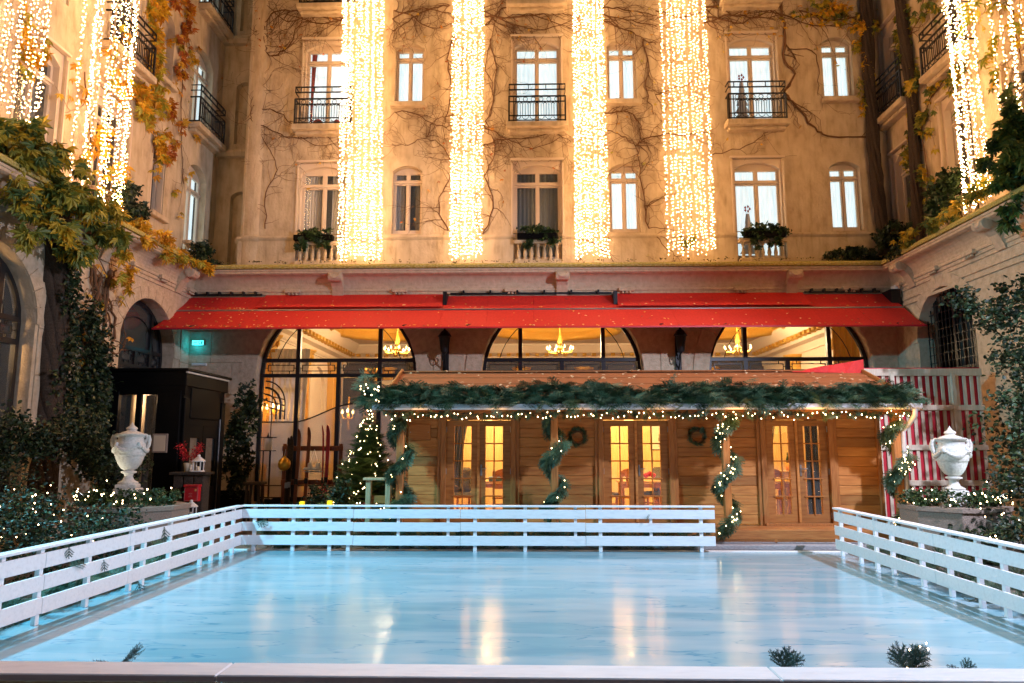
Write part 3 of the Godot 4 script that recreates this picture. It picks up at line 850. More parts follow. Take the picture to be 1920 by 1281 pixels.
func lit_details(back: Node3D) -> void:
	# what can be told apart in the lit windows
	var b := MB.new()
	b.folds(-6.5, -6.33, 10.95, 13.5, -0.31, 0.02, 2.0, 0.4, 20)
	solo_at(b, "red_drape", M.crimson, "red drape at the left edge of the upper left tall window", "curtain", back)
	for k in 2:
		b = MB.new()
		b.sheet([-6.4 + 0.62 * k, -6.12 + 0.5 * k, 10.93, 11.2, 0.13 - 0.02 * k], [], -0.29, -0.33)
		solo_at(b, "red_chair", M.crimson, ["red rounded chair back behind the left half of the upper left balcony railing", "red chair back behind the right half of the upper left balcony railing"][k], "chair", back)
	for k in 2:
		var y: float = [6.95, 10.95][k]
		var t := thing("window_tree", ["small pale Christmas tree with a red top in the lower right tall window", "small pale Christmas tree with a pink top in the upper right tall window"][k], "Christmas tree", "", Vector3(6.18, y, -DB - 0.31))
		b = MB.new()
		for j in 5: b.lathe([Vector2(0.27 - 0.045 * j, 0.2 + 0.22 * j), Vector2(0.05, 0.5 + 0.22 * j)], 10, Vector3.ZERO, Basis().scaled(Vector3(1, 1, 0.12)))
		part(b, "branches", plain(lin(0.75, 0.68, 0.66)), t)
		b = MB.new()
		for j in 5: b.lathe([Vector2(0, -0.05), Vector2(0.035, 0), Vector2(0, 0.06)], 6, Vector3(0.07 * cos(TAU * j / 5.0), 1.52 + 0.07 * sin(TAU * j / 5.0), 0.0))
		part(b, "red_bow", M.crimson, t)

func solo_at(b: MB, called: String, mt: Material, label: String, category: String, wing: Node3D) -> void:
	var o := solo(b, called, mt, label, category)
	o.transform = wing.transform

func side_wing(wing: Node3D, ws: Array, u0: float, u1: float, arch: Array, rails: Array, is_left: bool) -> void:
	var holes := []
	for w in ws:
		if w[7] > 0.0: holes.append([w[0] - w[7], w[0] + w[7], w[2], w[3] + w[4] + 0.12, 0.0])
		else: holes.append([w[0] - w[1] - 0.005, w[0] + w[1] + 0.005, w[2], w[3], w[4] + 0.005])
	var b := MB.new()
	b.sheet([u0, u1, 5.6, 18.0, 0.0], holes, 0.0, -0.3)
	part(b, "upper_wall", M.stucco, wing)
	var ar := []
	for a in arch: ar.append([a[0] - a[1], a[0] + a[1], 0.1, a[2], a[1]])
	b = MB.new()
	b.sheet([u0, DB - GW + 0.02 if is_left else u1, -0.1, 5.95, 0.0] if is_left else [-DB + GW - 0.02, u1, -0.1, 5.95, 0.0], ar, GW, GW - 0.42)
	part(b, "ground_floor_wall", M.ashlar, wing)
	for a in ar: arch_ring(wing, a, 0.3)
	for w in ws:
		if w[6] == "blind":
			box(Vector3(w[0], (w[2] + w[3]) / 2.0 + 0.1, -0.24), Vector3(w[1] * 2.2, w[3] - w[2] + 0.6, 0.06), "blind_window_infill", M.stucco, wing)
		else: window(wing, w[0], w[1], w[2], w[3], w[4], w[5], w[6], w[7])
		if w[2] > 7.0 and w[2] != 10.92 and w[2] != 14.65: box(Vector3(w[0], w[2] - 0.07, 0.07), Vector3(w[1] * 2.0 + 0.2, 0.14, 0.18), "window_sill", M.stucco, wing, 0.02)
	for k in rails.size():
		railing(wing, rails[k], 14.66 if k == 2 else 10.92, 0.82)
	b = MB.new()
	b.box(Vector3((u0 + u1) / 2.0, 9.0, -3.0), Vector3(u1 - u0 + 0.4, 18.2, 0.3))
	b.box(Vector3((u0 + u1) / 2.0, 18.05, -1.5), Vector3(u1 - u0, 0.2, 3.2))
	part(b, "back_wall", M.dark_room, wing)
	var mo := MB.new()
	mo.extrude([Vector2(0, 6.6), Vector2(0.08, 6.6), Vector2(0.08, 7.5), Vector2(0.14, 7.56), Vector2(0.14, 7.63), Vector2(0, 7.68)], (13.0 if is_left else -20.0), (21.5 if is_left else -18.5))
	#part(mo, "base_course", M.stucco, wing)
	for w in ws:
		if w[2] == 6.92: balustrade(wing, w[0])

# ---------- the lit salon behind the arches ----------
func salon() -> void:
	var o := thing("salon", "warmly lit cream and gold salon seen through the arched windows under the awning", "room")
	var x0 := -7.85
	var x1 := 9.6
	var d0 := 20.14
	var d1 := 30.5
	var hc := 5.95
	var b := MB.new()
	b.oquad(P(x0, 0.3, d0), P(x1, 0.3, d0), P(x1, 0.3, d1), P(x0, 0.3, d1), Vector3.UP)
	part(b, "salon_floor", M.ski_brown, o)
	b = MB.new()
	b.box(P((x0 + x1) / 2.0, 3.1, d1 + 0.1), Vector3(x1 - x0 + 0.4, 6.4, 0.2))
	b.box(P(x0 - 0.1, 3.1, (d0 + d1) / 2.0), Vector3(0.2, 6.4, d1 - d0))
	b.box(P(x1 + 0.1, 3.1, (d0 + d1) / 2.0), Vector3(0.2, 6.4, d1 - d0))
	part(b, "salon_wall", M.plaster, o)
	for c in [-4.95, 0.87, 6.7]:
		b = MB.new()
		var a0: float = {-4.95: x0, 0.87: -2.05, 6.7: 3.79}[c]
		var a1: float = {-4.95: -2.05, 0.87: 3.79, 6.7: x1}[c]
		var cd := 26.3
		for k in 40:
			var q := []
			for j in [k, k + 1]:
				var th: float = TAU * j / 40.0
				var dx := cos(th)
				var dz := sin(th)
				var t := 1e9
				if dx > 1e-6: t = minf(t, (a1 - c) / dx)
				if dx < -1e-6: t = minf(t, (a0 - c) / dx)
				if dz > 1e-6: t = minf(t, (d1 - cd) / dz)
				if dz < -1e-6: t = minf(t, (d0 - cd) / dz)
				q.append([P(c + dx * 2.3, hc, cd + dz * 2.0), P(c + dx * t, hc, cd + dz * t)])
			b.oquad(q[0][0], q[0][1], q[1][1], q[1][0], Vector3.DOWN)
		part(b, "salon_ceiling", M.plaster, o)
		b = MB.new()
		b.lathe([Vector2(2.42, -0.04), Vector2(2.38, -0.1), Vector2(2.28, -0.1), Vector2(2.2, 0.0), Vector2(2.2, 0.22)], 48, P(c, hc, cd), Basis().scaled(Vector3(1, 1, 0.87)))
		part(b, "dome_rim", M.gilt, o)
		b = MB.new()
		for k in 6:
			pass
		b.lathe([Vector2(2.32, 0.0), Vector2(2.3, 0.2), Vector2(1.9, 0.55), Vector2(1.2, 0.8), Vector2(0.0, 0.9)], 40, P(c, hc, cd), Basis().scaled(Vector3(1, 1, 0.87)))
		part(b, "dome", M.gold_cloth, o)
	# cornice, frieze and gilded modillions on three sides
	b = MB.new()
	var pr := [Vector2(0, 5.05), Vector2(0.06, 5.05), Vector2(0.08, 5.3), Vector2(0.3, 5.36), Vector2(0.34, 5.5), Vector2(0.55, 5.6), Vector2(0.75, 5.88), Vector2(0.75, 5.95), Vector2(0, 5.95)]
	b.extrude(pr, x0, x1, 1.0, 1.0)
	for i in b.v.size(): b.v[i].z -= d1
	part(b, "salon_cornice", M.plaster, o)
	var sc := [MB.new(), MB.new()]
	for k in 2:
		var e := MB.new()
		e.extrude(pr, d0, d1, 0.0, 1.0)
		for i in e.v.size():
			var p := e.v[i]
			var nn := e.n[i]
			sc[k].v.append(P(x0 + p.z if k == 0 else x1 - p.z, p.y, p.x))
			sc[k].n.append(Vector3(nn.z if k == 0 else -nn.z, nn.y, -nn.x))
		if k == 1:
			for i in range(0, sc[k].v.size(), 3):
				var sw: Vector3 = sc[k].v[i]
				var sn: Vector3 = sc[k].n[i]
				sc[k].v[i] = sc[k].v[i + 1]; sc[k].v[i + 1] = sw
				sc[k].n[i] = sc[k].n[i + 1]; sc[k].n[i + 1] = sn
		part(sc[k], "salon_cornice", M.plaster, o)
	b = MB.new()
	for k in 44: b.box(P(x0 + 0.3 + k * 0.39, 5.52, d1 - 0.46), Vector3(0.16, 0.12, 0.2))
	for k in 24:
		b.box(P(x0 + 0.46, 5.52, d0 + 0.5 + k * 0.4), Vector3(0.24, 0.13, 0.18))
		b.box(P(x1 - 0.46, 5.52, d0 + 0.5 + k * 0.4), Vector3(0.24, 0.13, 0.18))
	part(b, "gilded_modillions", M.gilt, o)
	b = MB.new()
	for k in 70:
		b.lathe([Vector2(0.1, 0), Vector2(0.08, 0.03), Vector2(0.03, 0.05), Vector2(0, 0.05)], 7, P(x0 + 0.08, 5.18, d0 + 0.2 + k * 0.148), Basis(Vector3(0, 0, 1), -PI / 2))
	part(b, "frieze", M.plaster, o)
	# pilasters with gilded capitals, wall arches and panels on the left and the back
	for e in [[x0 + 0.12, 21.2, 0], [x0 + 0.12, 24.6, 0], [x0 + 0.12, 28.2, 0], [-6.0, d1 - 0.12, 1], [-2.8, d1 - 0.12, 1], [-0.4, d1 - 0.12, 1], [2.2, d1 - 0.12, 1], [4.9, d1 - 0.12, 1], [7.4, d1 - 0.12, 1], [x1 - 0.12, 22.4, 0], [x1 - 0.12, 26.4, 0]]:
		b = MB.new()
		b.box(P(e[0], 2.4, e[1]), Vector3(0.5, 4.3, 0.24) if e[2] else Vector3(0.24, 4.3, 0.5), Basis(), 0.02)
		for k in 3: b.box(P(e[0], 2.5, e[1]) + (Vector3(-0.14 + 0.14 * k, 0, 0.13) if e[2] else Vector3(0.13 * signf(-e[0]), 0, -0.14 + 0.14 * k)), Vector3(0.05, 3.7, 0.05))
		var pl := part(b, "pilaster", M.plaster if e[2] else M.gold_cloth, o)
		b = MB.new()
		b.lathe([Vector2(0.26, 0), Vector2(0.25, 0.2), Vector2(0.34, 0.4), Vector2(0.42, 0.47), Vector2(0.42, 0.52), Vector2(0, 0.52)], 12, P(e[0], 4.5, e[1]), Basis(), 0.12)
		for k in 8: b.lathe([Vector2(0.0, -0.08), Vector2(0.08, 0.0), Vector2(0.05, 0.1), Vector2(0, 0.13)], 6, P(e[0] + 0.27 * cos(TAU * k / 8.0), 4.75, e[1] + 0.27 * sin(TAU * k / 8.0)))
		part(b, "gilded_capital", M.gilt, pl)
	for e in [[-7.0, 1.5], [-4.4, 2.2], [-1.6, 1.6], [0.9, 1.6], [3.5, 1.9], [6.1, 1.7], [8.5, 1.5]]:
		b = MB.new()
		b.sheet([e[0] - e[1] / 2.0, e[0] + e[1] / 2.0, 0.4, 3.9, e[1] / 2.2], [[e[0] - e[1] / 2.0 + 0.12, e[0] + e[1] / 2.0 - 0.12, 0.5, 3.9, e[1] / 2.2 - 0.13]], 0.06, 0.0)
		for i in b.v.size(): b.v[i].z -= d1
		part(b, "wall_panel_moulding", M.plaster, o)
	for d in [22.9, 26.4]:
		b = MB.new()
		var e := MB.new()
		e.sheet([d - 1.0, d + 1.0, 0.4, 3.9, 0.95], [[d - 0.8, d + 0.8, 0.4, 3.9, 0.75]], 0.12, 0.0)
		for i in e.v.size():
			b.v.append(P(x0 + e.v[i].z, e.v[i].y, e.v[i].x)); b.n.append(Vector3(e.n[i].z, e.n[i].y, -e.n[i].x))
		part(b, "wall_arch_moulding", M.plaster, o)
	# hangings
	var hang := [["white curtain beside the left pilaster of the salon", -7.2, 1.5, 21.1, M.sheer, 0.4, 4.6], ["gold curtain drawn at the right end of the salon", 9.1, 0.8, 21.2, M.gold_cloth, 0.4, 5.4], ["narrow gold hanging between the second and third lights of the left arch", -5.35, 0.55, 24.5, M.gold_cloth, 0.4, 4.4], ["wide pale blind low behind the left arch", -3.6, 2.5, 21.9, M.plaster, 0.4, 3.6]]
	for h in hang:
		b = MB.new()
		b.folds(h[1] - h[2] / 2.0, h[1] + h[2] / 2.0, h[5], h[6], 0.0, 0.04 if h[4] != M.plaster else 0.004, h[2] * 6.0, 0.92, 60)
		for i in b.v.size(): b.v[i].z -= h[3]
		solo(b, "curtain", h[4], h[0], "curtain")
	# chandeliers
	var names := ["brass chandelier behind the left arch, half hidden by its mullion", "lit brass chandelier hanging in the middle arch", "lit brass chandelier hanging in the left part of the right arch"]
	for i in 3:
		var at := P([-4.55, 0.98, 6.95][i], 5.0, [24.6, 24.6, 24.6][i])
		var c := thing("chandelier", names[i], "chandelier", "chandeliers in the salon", at)
		b = MB.new()
		b.tube([Vector3(0, 0.3, 0), Vector3(0, 1.6, 0)], [0.025], 6)
		b.lathe([Vector2(0.0, -0.12), Vector2(0.06, -0.08), Vector2(0.14, 0.05), Vector2(0.06, 0.15), Vector2(0.1, 0.3), Vector2(0.04, 0.5), Vector2(0.0, 0.7)], 10)
		part(b, "stem", M.gilt, c)
		for k in 10:
			b = MB.new()
			var th := TAU * k / 10.0
			var dir := Vector3(cos(th), 0, sin(th))
			b.tube([dir * 0.08, dir * 0.2 + Vector3(0, -0.1, 0), dir * 0.38 + Vector3(0, -0.08, 0), dir * 0.44 + Vector3(0, 0.02, 0)], [0.014], 5)
			var arm := part(b, "arm", M.gilt, c)
			b = MB.new()
			b.lathe([Vector2(0.0, 0), Vector2(0.022, 0.0), Vector2(0.03, 0.04), Vector2(0, 0.11)], 6, dir * 0.44 + Vector3(0, 0.03, 0))
			part(b, "candle_bulb", M.candle, arm)
		omni(at + Vector3(0, 0.15, 0), 18.0, Color(1.0, 0.86, 0.66), 0.35, "chandelier_glow")
	# wall lights
	var sn := ["three-branched sconce of lit candle bulbs at the far left of the salon glass", "brass wall sconce of lit candle bulbs above the skis"]
	for i in 2:
		var at: Vector3 = [P(-7.3, 2.75, 20.7), P(-5.75, 2.72, 23.0)][i]
		var c := thing("wall_sconce", sn[i], "wall lamp", "sconces in the salon", at)
		b = MB.new()
		b.tube([Vector3(0, -0.45, 0), Vector3(0, 0.6, 0)], [0.02, 0.03], 6)
		b.lathe([Vector2(0, -0.1), Vector2(0.07, 0), Vector2(0, 0.1)], 8)
		part(b, "backplate", M.gilt, c)
		for k in 3:
			b = MB.new()
			var x := (k - 1) * 0.17
			b.tube([Vector3(0, -0.05, 0.02), Vector3(x * 0.6, -0.1, 0.08), Vector3(x, -0.02, 0.12), Vector3(x, 0.06, 0.12)], [0.013], 5)
			var arm := part(b, "arm", M.gilt, c)
			b = MB.new()
			b.lathe([Vector2(0.0, 0), Vector2(0.03, 0.0), Vector2(0.04, 0.06), Vector2(0, 0.15)], 6, Vector3(x, 0.06 + (0.05 if k == 1 else 0.0), 0.12))
			part(b, "candle_bulb", M.candle, arm)
		omni(at + Vector3(0, 0.12, 0.2), 0.7, Color(1.0, 0.72, 0.4), 0.1, "sconce_glow")
	# a side table and the foot of the room stay below the fence

# ---------- the awning ----------
func awning() -> void:
	var a := thing("red_awning", "long red canvas awning over the three arched windows, sprinkled with fallen leaves", "awning")
	var xl := -9.5
	var xr := 9.65
	var bands := [[5.84, 19.62, 5.36, 18.92, xl, xr, 0.0], [5.32, 18.9, 4.7, 17.9, xl, xr, 0.012], [5.91, 19.66, 5.42, 18.9, -7.3, -2.35, 0.0], [5.91, 19.66, 5.42, 18.9, 2.3, 7.35, 0.0]]
	for k in bands.size():
		var e: Array = bands[k]
		var b := MB.new()
		var nx := 64
		var ny := 5
		var pt := func(i: int, j: int, t: float) -> Vector3:
			var s := float(i) / nx
			var q := float(j) / ny
			var sag := 0.03 * sin(PI * q) * (1.0 + 0.4 * sin(s * 31.0)) + 0.006 * sin(s * 140.0) * q
			return P(lerpf(e[4], e[5], s), lerpf(e[0], e[2], q) - sag - t, lerpf(e[1], e[3], q))
		for i in nx:
			for j in ny:
				b.quad(pt.call(i, j + 1, 0.0), pt.call(i, j, 0.0), pt.call(i + 1, j, 0.0), pt.call(i + 1, j + 1, 0.0))
				b.quad(pt.call(i + 1, j + 1, 0.012), pt.call(i + 1, j, 0.012), pt.call(i, j, 0.012), pt.call(i, j + 1, 0.012))
			b.quad(pt.call(i, ny, 0.012), pt.call(i, ny, 0.0), pt.call(i + 1, ny, 0.0), pt.call(i + 1, ny, 0.012))
		part(b, "canvas", M.awning, a)
	for k in 2:
		var e: Array = bands[k]
		for j in range(1, 16):
			var sm := MB.new()
			var x := lerpf(xl, xr, j / 16.0)
			var pts := []
			for q in 6: pts.append(P(x, lerpf(e[0], e[2], q / 5.0) - 0.03 * sin(PI * q / 5.0) * (1.0 + 0.4 * sin(j / 16.0 * 31.0)) + 0.002, lerpf(e[1], e[3], q / 5.0)))
			sm.tube(pts, [0.007], 4)
			part(sm, "seam", M.awning, a)
	var b := MB.new()
	b.tube([P(xl, 5.33, 18.9), P(xr, 5.33, 18.9)], [0.025], 8)
	part(b, "middle_roller", M.metal, a)
	b = MB.new()
	b.box(P((xl + xr) / 2.0, 4.685, 17.9), Vector3(xr - xl, 0.035, 0.05))
	part(b, "front_bar", M.red_paint, a)
	b = MB.new()
	b.tube([P(xl, 5.8, 19.66), P(xr, 5.8, 19.66)], [0.05], 8)
	for e in [[-9.4, -7.4], [-2.2, 2.2], [7.4, 9.4]]:
		b.box(P((e[0] + e[1]) / 2.0, 5.9, 19.6), Vector3(e[1] - e[0], 0.05, 0.06))
		for k in 6: b.box(P(lerpf(e[0], e[1], (k + 0.5) / 6.0), 5.93, 19.56), Vector3(0.05, 0.09, 0.12))
	part(b, "top_roller", M.iron, a)
	for x in [-9.55, -2.3, 2.25, 9.6]:
		b = MB.new()
		b.box(P(x, 5.62, 19.4), Vector3(0.1 if absf(x) < 9.0 else 0.25, 0.5, 0.5))
		part(b, "bracket", M.iron, a)
	for x in [-8.6, -3.2, -1.6, 3.2, 4.8, 9.0]:
		b = MB.new()
		b.bar(P(x, 4.75, 18.0), P(x + 0.6, 4.95, 18.8), 0.05, 0.05)
		b.bar(P(x + 0.6, 4.95, 18.8), P(x, 5.55, 19.6), 0.05, 0.05)
		part(b, "folding_arm", M.iron, a)
	var xf := []
	var tints := [Color(0.75, 0.32, 0.04), Color(0.85, 0.5, 0.12), Color(0.5, 0.2, 0.04), Color(0.9, 0.62, 0.3), Color(0.3, 0.06, 0.03)]
	for i in 420:
		var x := rb(xl + 0.1, xr - 0.1)
		if R.randf() < 0.35: x = rb(xl + 0.1, xl + 3.0)
		var low := R.randf() < 0.62
		var q := R.randf() if R.randf() < 0.5 else 1.0 - R.randf() * 0.12
		var e: Array = bands[1 if low else 0]
		if not low and ((x > -7.3 and x < -2.35) or (x > 2.3 and x < 7.35)): e = bands[2]
		var p := P(x, lerpf(e[0], e[2], q) - 0.03 * sin(PI * q) + 0.022, lerpf(e[1], e[3], q))
		xf.append(Transform3D(Basis(Vector3(1, 0, 0), 0.5).rotated(Vector3.UP, 0.0) * Basis(Vector3.UP, rb(0, TAU)).scaled(Vector3.ONE * rb(0.04, 0.085)), p))
	var l := copies("fallen_leaves", ME.leaf, M.leaf, xf, tints, self)
	tag(l, "yellow and brown leaves fallen over the red awning", "fallen leaves", "", "stuff")
	# iron wall lamps between the arches
	for i in 2:
		var x: float = [-2.3, 3.95][i]
		var t := thing("wall_lantern", ["black iron wall lantern on a scrolled bracket between the left and middle arches", "black iron wall lantern on a scrolled bracket between the middle and right arches"][i], "wall lamp", "iron wall lanterns", P(x, 4.2, 19.68))
		var m := MB.new()
		m.box(Vector3(0, 0, 0.06), Vector3(0.16, 0.95, 0.05), Basis(), 0.01)
		m.box(Vector3(0, 0.55, 0.06), Vector3(0.1, 0.2, 0.05), Basis(), 0.01)
		part(m, "backplate", M.iron, t)
		m = MB.new()
		var sp := []
		for k in 17:
			var th := 0.35 * k
			var rr := 0.2 - 0.009 * k
			sp.append(Vector3(-0.05, -0.05 + rr * cos(th), 0.28 + rr * sin(th)))
		m.tube(sp, [0.016], 5)
		m.tube([Vector3(0, -0.4, 0.08), Vector3(0, -0.15, 0.3), Vector3(0, 0.2, 0.42)], [0.02], 5)
		part(m, "scroll", M.iron, t)
		m = MB.new()
		m.lathe([Vector2(0.0, -0.28), Vector2(0.05, -0.24), Vector2(0.1, -0.18), Vector2(0.15, 0.2), Vector2(0.19, 0.22), Vector2(0.09, 0.36), Vector2(0.03, 0.4), Vector2(0.03, 0.48), Vector2(0, 0.5)], 6, Vector3(0, 0.25, 0.42))
		part(m, "lantern_body", M.iron, t)
	# the green exit sign and a little box on the wall
	var es := thing("exit_sign", "small lit green-blue emergency exit sign on the wall under the left end of the awning", "exit sign", "", P(-9.12, 4.58, 19.66))
	box(Vector3(0, 0, 0), Vector3(0.34, 0.15, 0.06), "casing", M.white, es, 0.01)
	box(Vector3(0, 0, 0.034), Vector3(0.31, 0.125, 0.008), "lit_sign_panel", M.exit, es, 0.002)
	var pict := MB.new()
	pict.box(Vector3(-0.06, 0.0, 0.04), Vector3(0.07, 0.012, 0.004))
	pict.box(Vector3(-0.1, 0.0, 0.04), Vector3(0.03, 0.012, 0.004), Basis(Vector3(0, 0, 1), 0.8))
	pict.box(Vector3(0.04, 0.0, 0.04), Vector3(0.014, 0.07, 0.004), Basis(Vector3(0, 0, 1), 0.3))
	pict.box(Vector3(0.055, -0.03, 0.04), Vector3(0.012, 0.05, 0.004), Basis(Vector3(0, 0, 1), -0.6))
	pict.box(Vector3(0.05, 0.045, 0.04), Vector3(0.02, 0.02, 0.004))
	pict.box(Vector3(0.11, 0.0, 0.04), Vector3(0.035, 0.09, 0.004))
	part(pict, "pictogram", plain(lin(0.0, 0.25, 0.18)), es)
	omni(P(-9.12, 4.5, 19.5), 0.07, Color(0.0, 0.85, 1.0), 0.1, "exit_sign_glow")
	box(P(-9.05, 3.98, 19.64), Vector3(0.4, 0.07, 0.08), "emergency_light", M.white, self, 0.01)
	tag(get_node("emergency_light"), "thin unlit white lamp bar on the wall below the exit sign", "lamp")
	var sb := thing("siren_box", "small white box on the right wing just beyond the end of the awning", "junction box", "", P(9.68, 5.82, 19.3))
	box(Vector3.ZERO, Vector3(0.14, 0.36, 0.28), "casing", M.white, sb, 0.02)
	box(Vector3(-0.075, -0.02, 0), Vector3(0.012, 0.26, 0.2), "cover", M.white, sb, 0.004)

# ---------- small meshes that many things share ----------
func shared_meshes() -> void:
	var b := MB.new()
	# one leaf, along x, folded along its rib
	var rib := [Vector3(0, 0, 0), Vector3(0.35, 0.05, 0), Vector3(0.75, 0.02, 0), Vector3(1, -0.08, 0)]
	var wd := [0.04, 0.32, 0.26, 0.0]
	for s in [-1.0, 1.0]:
		for k in 3:
			b.oquad(rib[k], rib[k] + Vector3(0, wd[k] * 0.3, s * wd[k]), rib[k + 1] + Vector3(0, wd[k + 1] * 0.3, s * wd[k + 1]), rib[k + 1], Vector3.UP)
	ME.leaf = b.done()
	# creeper leaf: five leaflets from one point
	b = MB.new()
	for k in 5:
		var a := (k - 2) * 0.62
		var ln: float = [0.55, 0.8, 1.0, 0.8, 0.55][k]
		var dir := Vector3(cos(a), -0.12 * absf(k - 2), sin(a))
		var sd := Vector3(-sin(a), 0, cos(a))
		for s in [-1.0, 1.0]:
			b.oquad(Vector3.ZERO, dir * ln * 0.55 + sd * s * 0.17 * ln + Vector3(0, 0.05, 0), dir * ln + Vector3(0, -0.06, 0), dir * ln * 0.5, Vector3.UP)
	ME.creeper = b.done()
	# ivy leaf, three-lobed
	b = MB.new()
	for k in 3:
		var a := (k - 1) * 0.95
		var ln: float = [0.75, 1.0, 0.75][k]
		var dir := Vector3(cos(a), 0, sin(a))
		var sd := Vector3(-sin(a), 0, cos(a))
		b.otri(Vector3.ZERO, dir * ln * 0.4 + sd * 0.32, dir * ln + Vector3(0, -0.08, 0), Vector3.UP)
		b.otri(Vector3.ZERO, dir * ln + Vector3(0, -0.08, 0), dir * ln * 0.4 - sd * 0.32, Vector3.UP)
	ME.ivy = b.done()
	# fir sprig along x: a stem with side twigs, needles to both sides
	var rg := RandomNumberGenerator.new()
	rg.seed = 77
	b = MB.new()
	var axes := [[Vector3.ZERO, Vector3(1, -0.08, 0), 30]]
	for k in 3:
		for s in [-1.0, 1.0]:
			axes.append([Vector3(0.18 + 0.22 * k, 0, 0), Vector3(0.4 - 0.07 * k, -0.04, s * (0.34 - 0.07 * k)), 13])
	for e in axes:
		var dir: Vector3 = e[1]
		var sd := dir.cross(Vector3.UP).normalized()
		b.otri(e[0] + sd * 0.012, e[0] - sd * 0.012, e[0] + dir, Vector3.UP)
		for k in e[2]:
			var t: float = (k + 0.5) / e[2]
			var p: Vector3 = e[0] + dir * t
			for s in [-1.0, 1.0]:
				var nd: Vector3 = (sd * s * rg.randf_range(0.7, 1.0) + dir.normalized() * rg.randf_range(0.5, 1.0) + Vector3(0, rg.randf_range(-0.25, 0.6), 0)).normalized() * rg.randf_range(0.085, 0.13)
				var wv: Vector3 = nd.cross(Vector3.UP).normalized() * 0.013
				b.tri(p - wv, p + nd, p + wv)
	ME.sprig = b.done()
	# fairy-light bulb
	b = MB.new()
	b.lathe([Vector2(0, -1), Vector2(0.8, -0.5), Vector2(0.8, 0.5), Vector2(0, 1)], 5)
	ME.bulb = b.done()

const FIR := [Color(0.025, 0.06, 0.03), Color(0.042, 0.095, 0.05), Color(0.06, 0.12, 0.065), Color(0.075, 0.14, 0.08), Color(0.045, 0.085, 0.03)]

func fairy(parent: Node3D, pts: Array, r := 0.0095) -> void:
	var xf := []
	for p in pts: xf.append(Transform3D(Basis().scaled(Vector3(1, 1.3, 1) * r * rb(0.75, 1.15)), p))
	copies("fairy_lights", ME.bulb, M.fairy, xf, [], parent)

func post_garland(x: float, h1: float, h0: float, label: String, lights: int, ph: float) -> void:
	var t := thing("post_garland", label, "garland", "fir garlands wound round the chalet posts")
	var xf := []
	var tints := []
	var lp := []
	var wire := []
	var turns := 2.4
	for k in 61:
		var s := k / 60.0
		var th := ph + s * turns * TAU
		wire.append(P(x + cos(th) * 0.13, lerpf(h1, h0, s), 13.3 - sin(th) * 0.14))
	for k in 330:
		var s := rb(0, 1) * 59.0
		var p: Vector3 = wire[int(s)]
		var d: Vector3 = (Vector3(rb(-0.6, 0.6), rb(-1.2, 0.2), rb(-0.6, 0.6)) + (wire[int(s) + 1] - p).normalized() * 0.9)
		xf.append(Transform3D(aim(d, rb(0.2, 0.33), rb(-1, 1)), p))
		tints.append(FIR[R.randi() % 5])
	var st := MB.new()
	st.tube(wire, [0.015], 5)
	part(st, "stem", M.twig, t)
	copies("fir_sprigs", ME.sprig, M.fir, xf, tints, t)
	for k in lights:
		var p: Vector3 = wire[int(rb(0, 60))]
		lp.append(p + Vector3(rb(-0.1, 0.1), rb(-0.08, 0.06), rb(0.02, 0.14)))
	fairy(t, lp)

func wreath(at: Vector3, label: String) -> void:
	var t := thing("fir_wreath", label, "wreath", "fir wreaths on the chalet front", at)
	var xf := []
	var tints := []
	var ring := []
	for k in 21: ring.append(Vector3(cos(TAU * k / 20.0) * 0.12, sin(TAU * k / 20.0) * 0.12, 0.03))
	for k in 110:
		var th := rb(0, TAU)
		xf.append(Transform3D(aim(Vector3(-sin(th) + cos(th) * rb(-0.5, 0.7), cos(th) + sin(th) * rb(-0.5, 0.7), rb(-0.1, 0.5)), rb(0.08, 0.14), rb(-1, 1)), Vector3(cos(th), sin(th), 0) * 0.12 + Vector3(0, 0, 0.04)))
		tints.append(FIR[R.randi() % 5])
	var st := MB.new()
	st.tube(ring, [0.03], 6, false)
	part(st, "hoop", M.twig, t)
	copies("fir_sprigs", ME.sprig, M.fir, xf, tints, t)

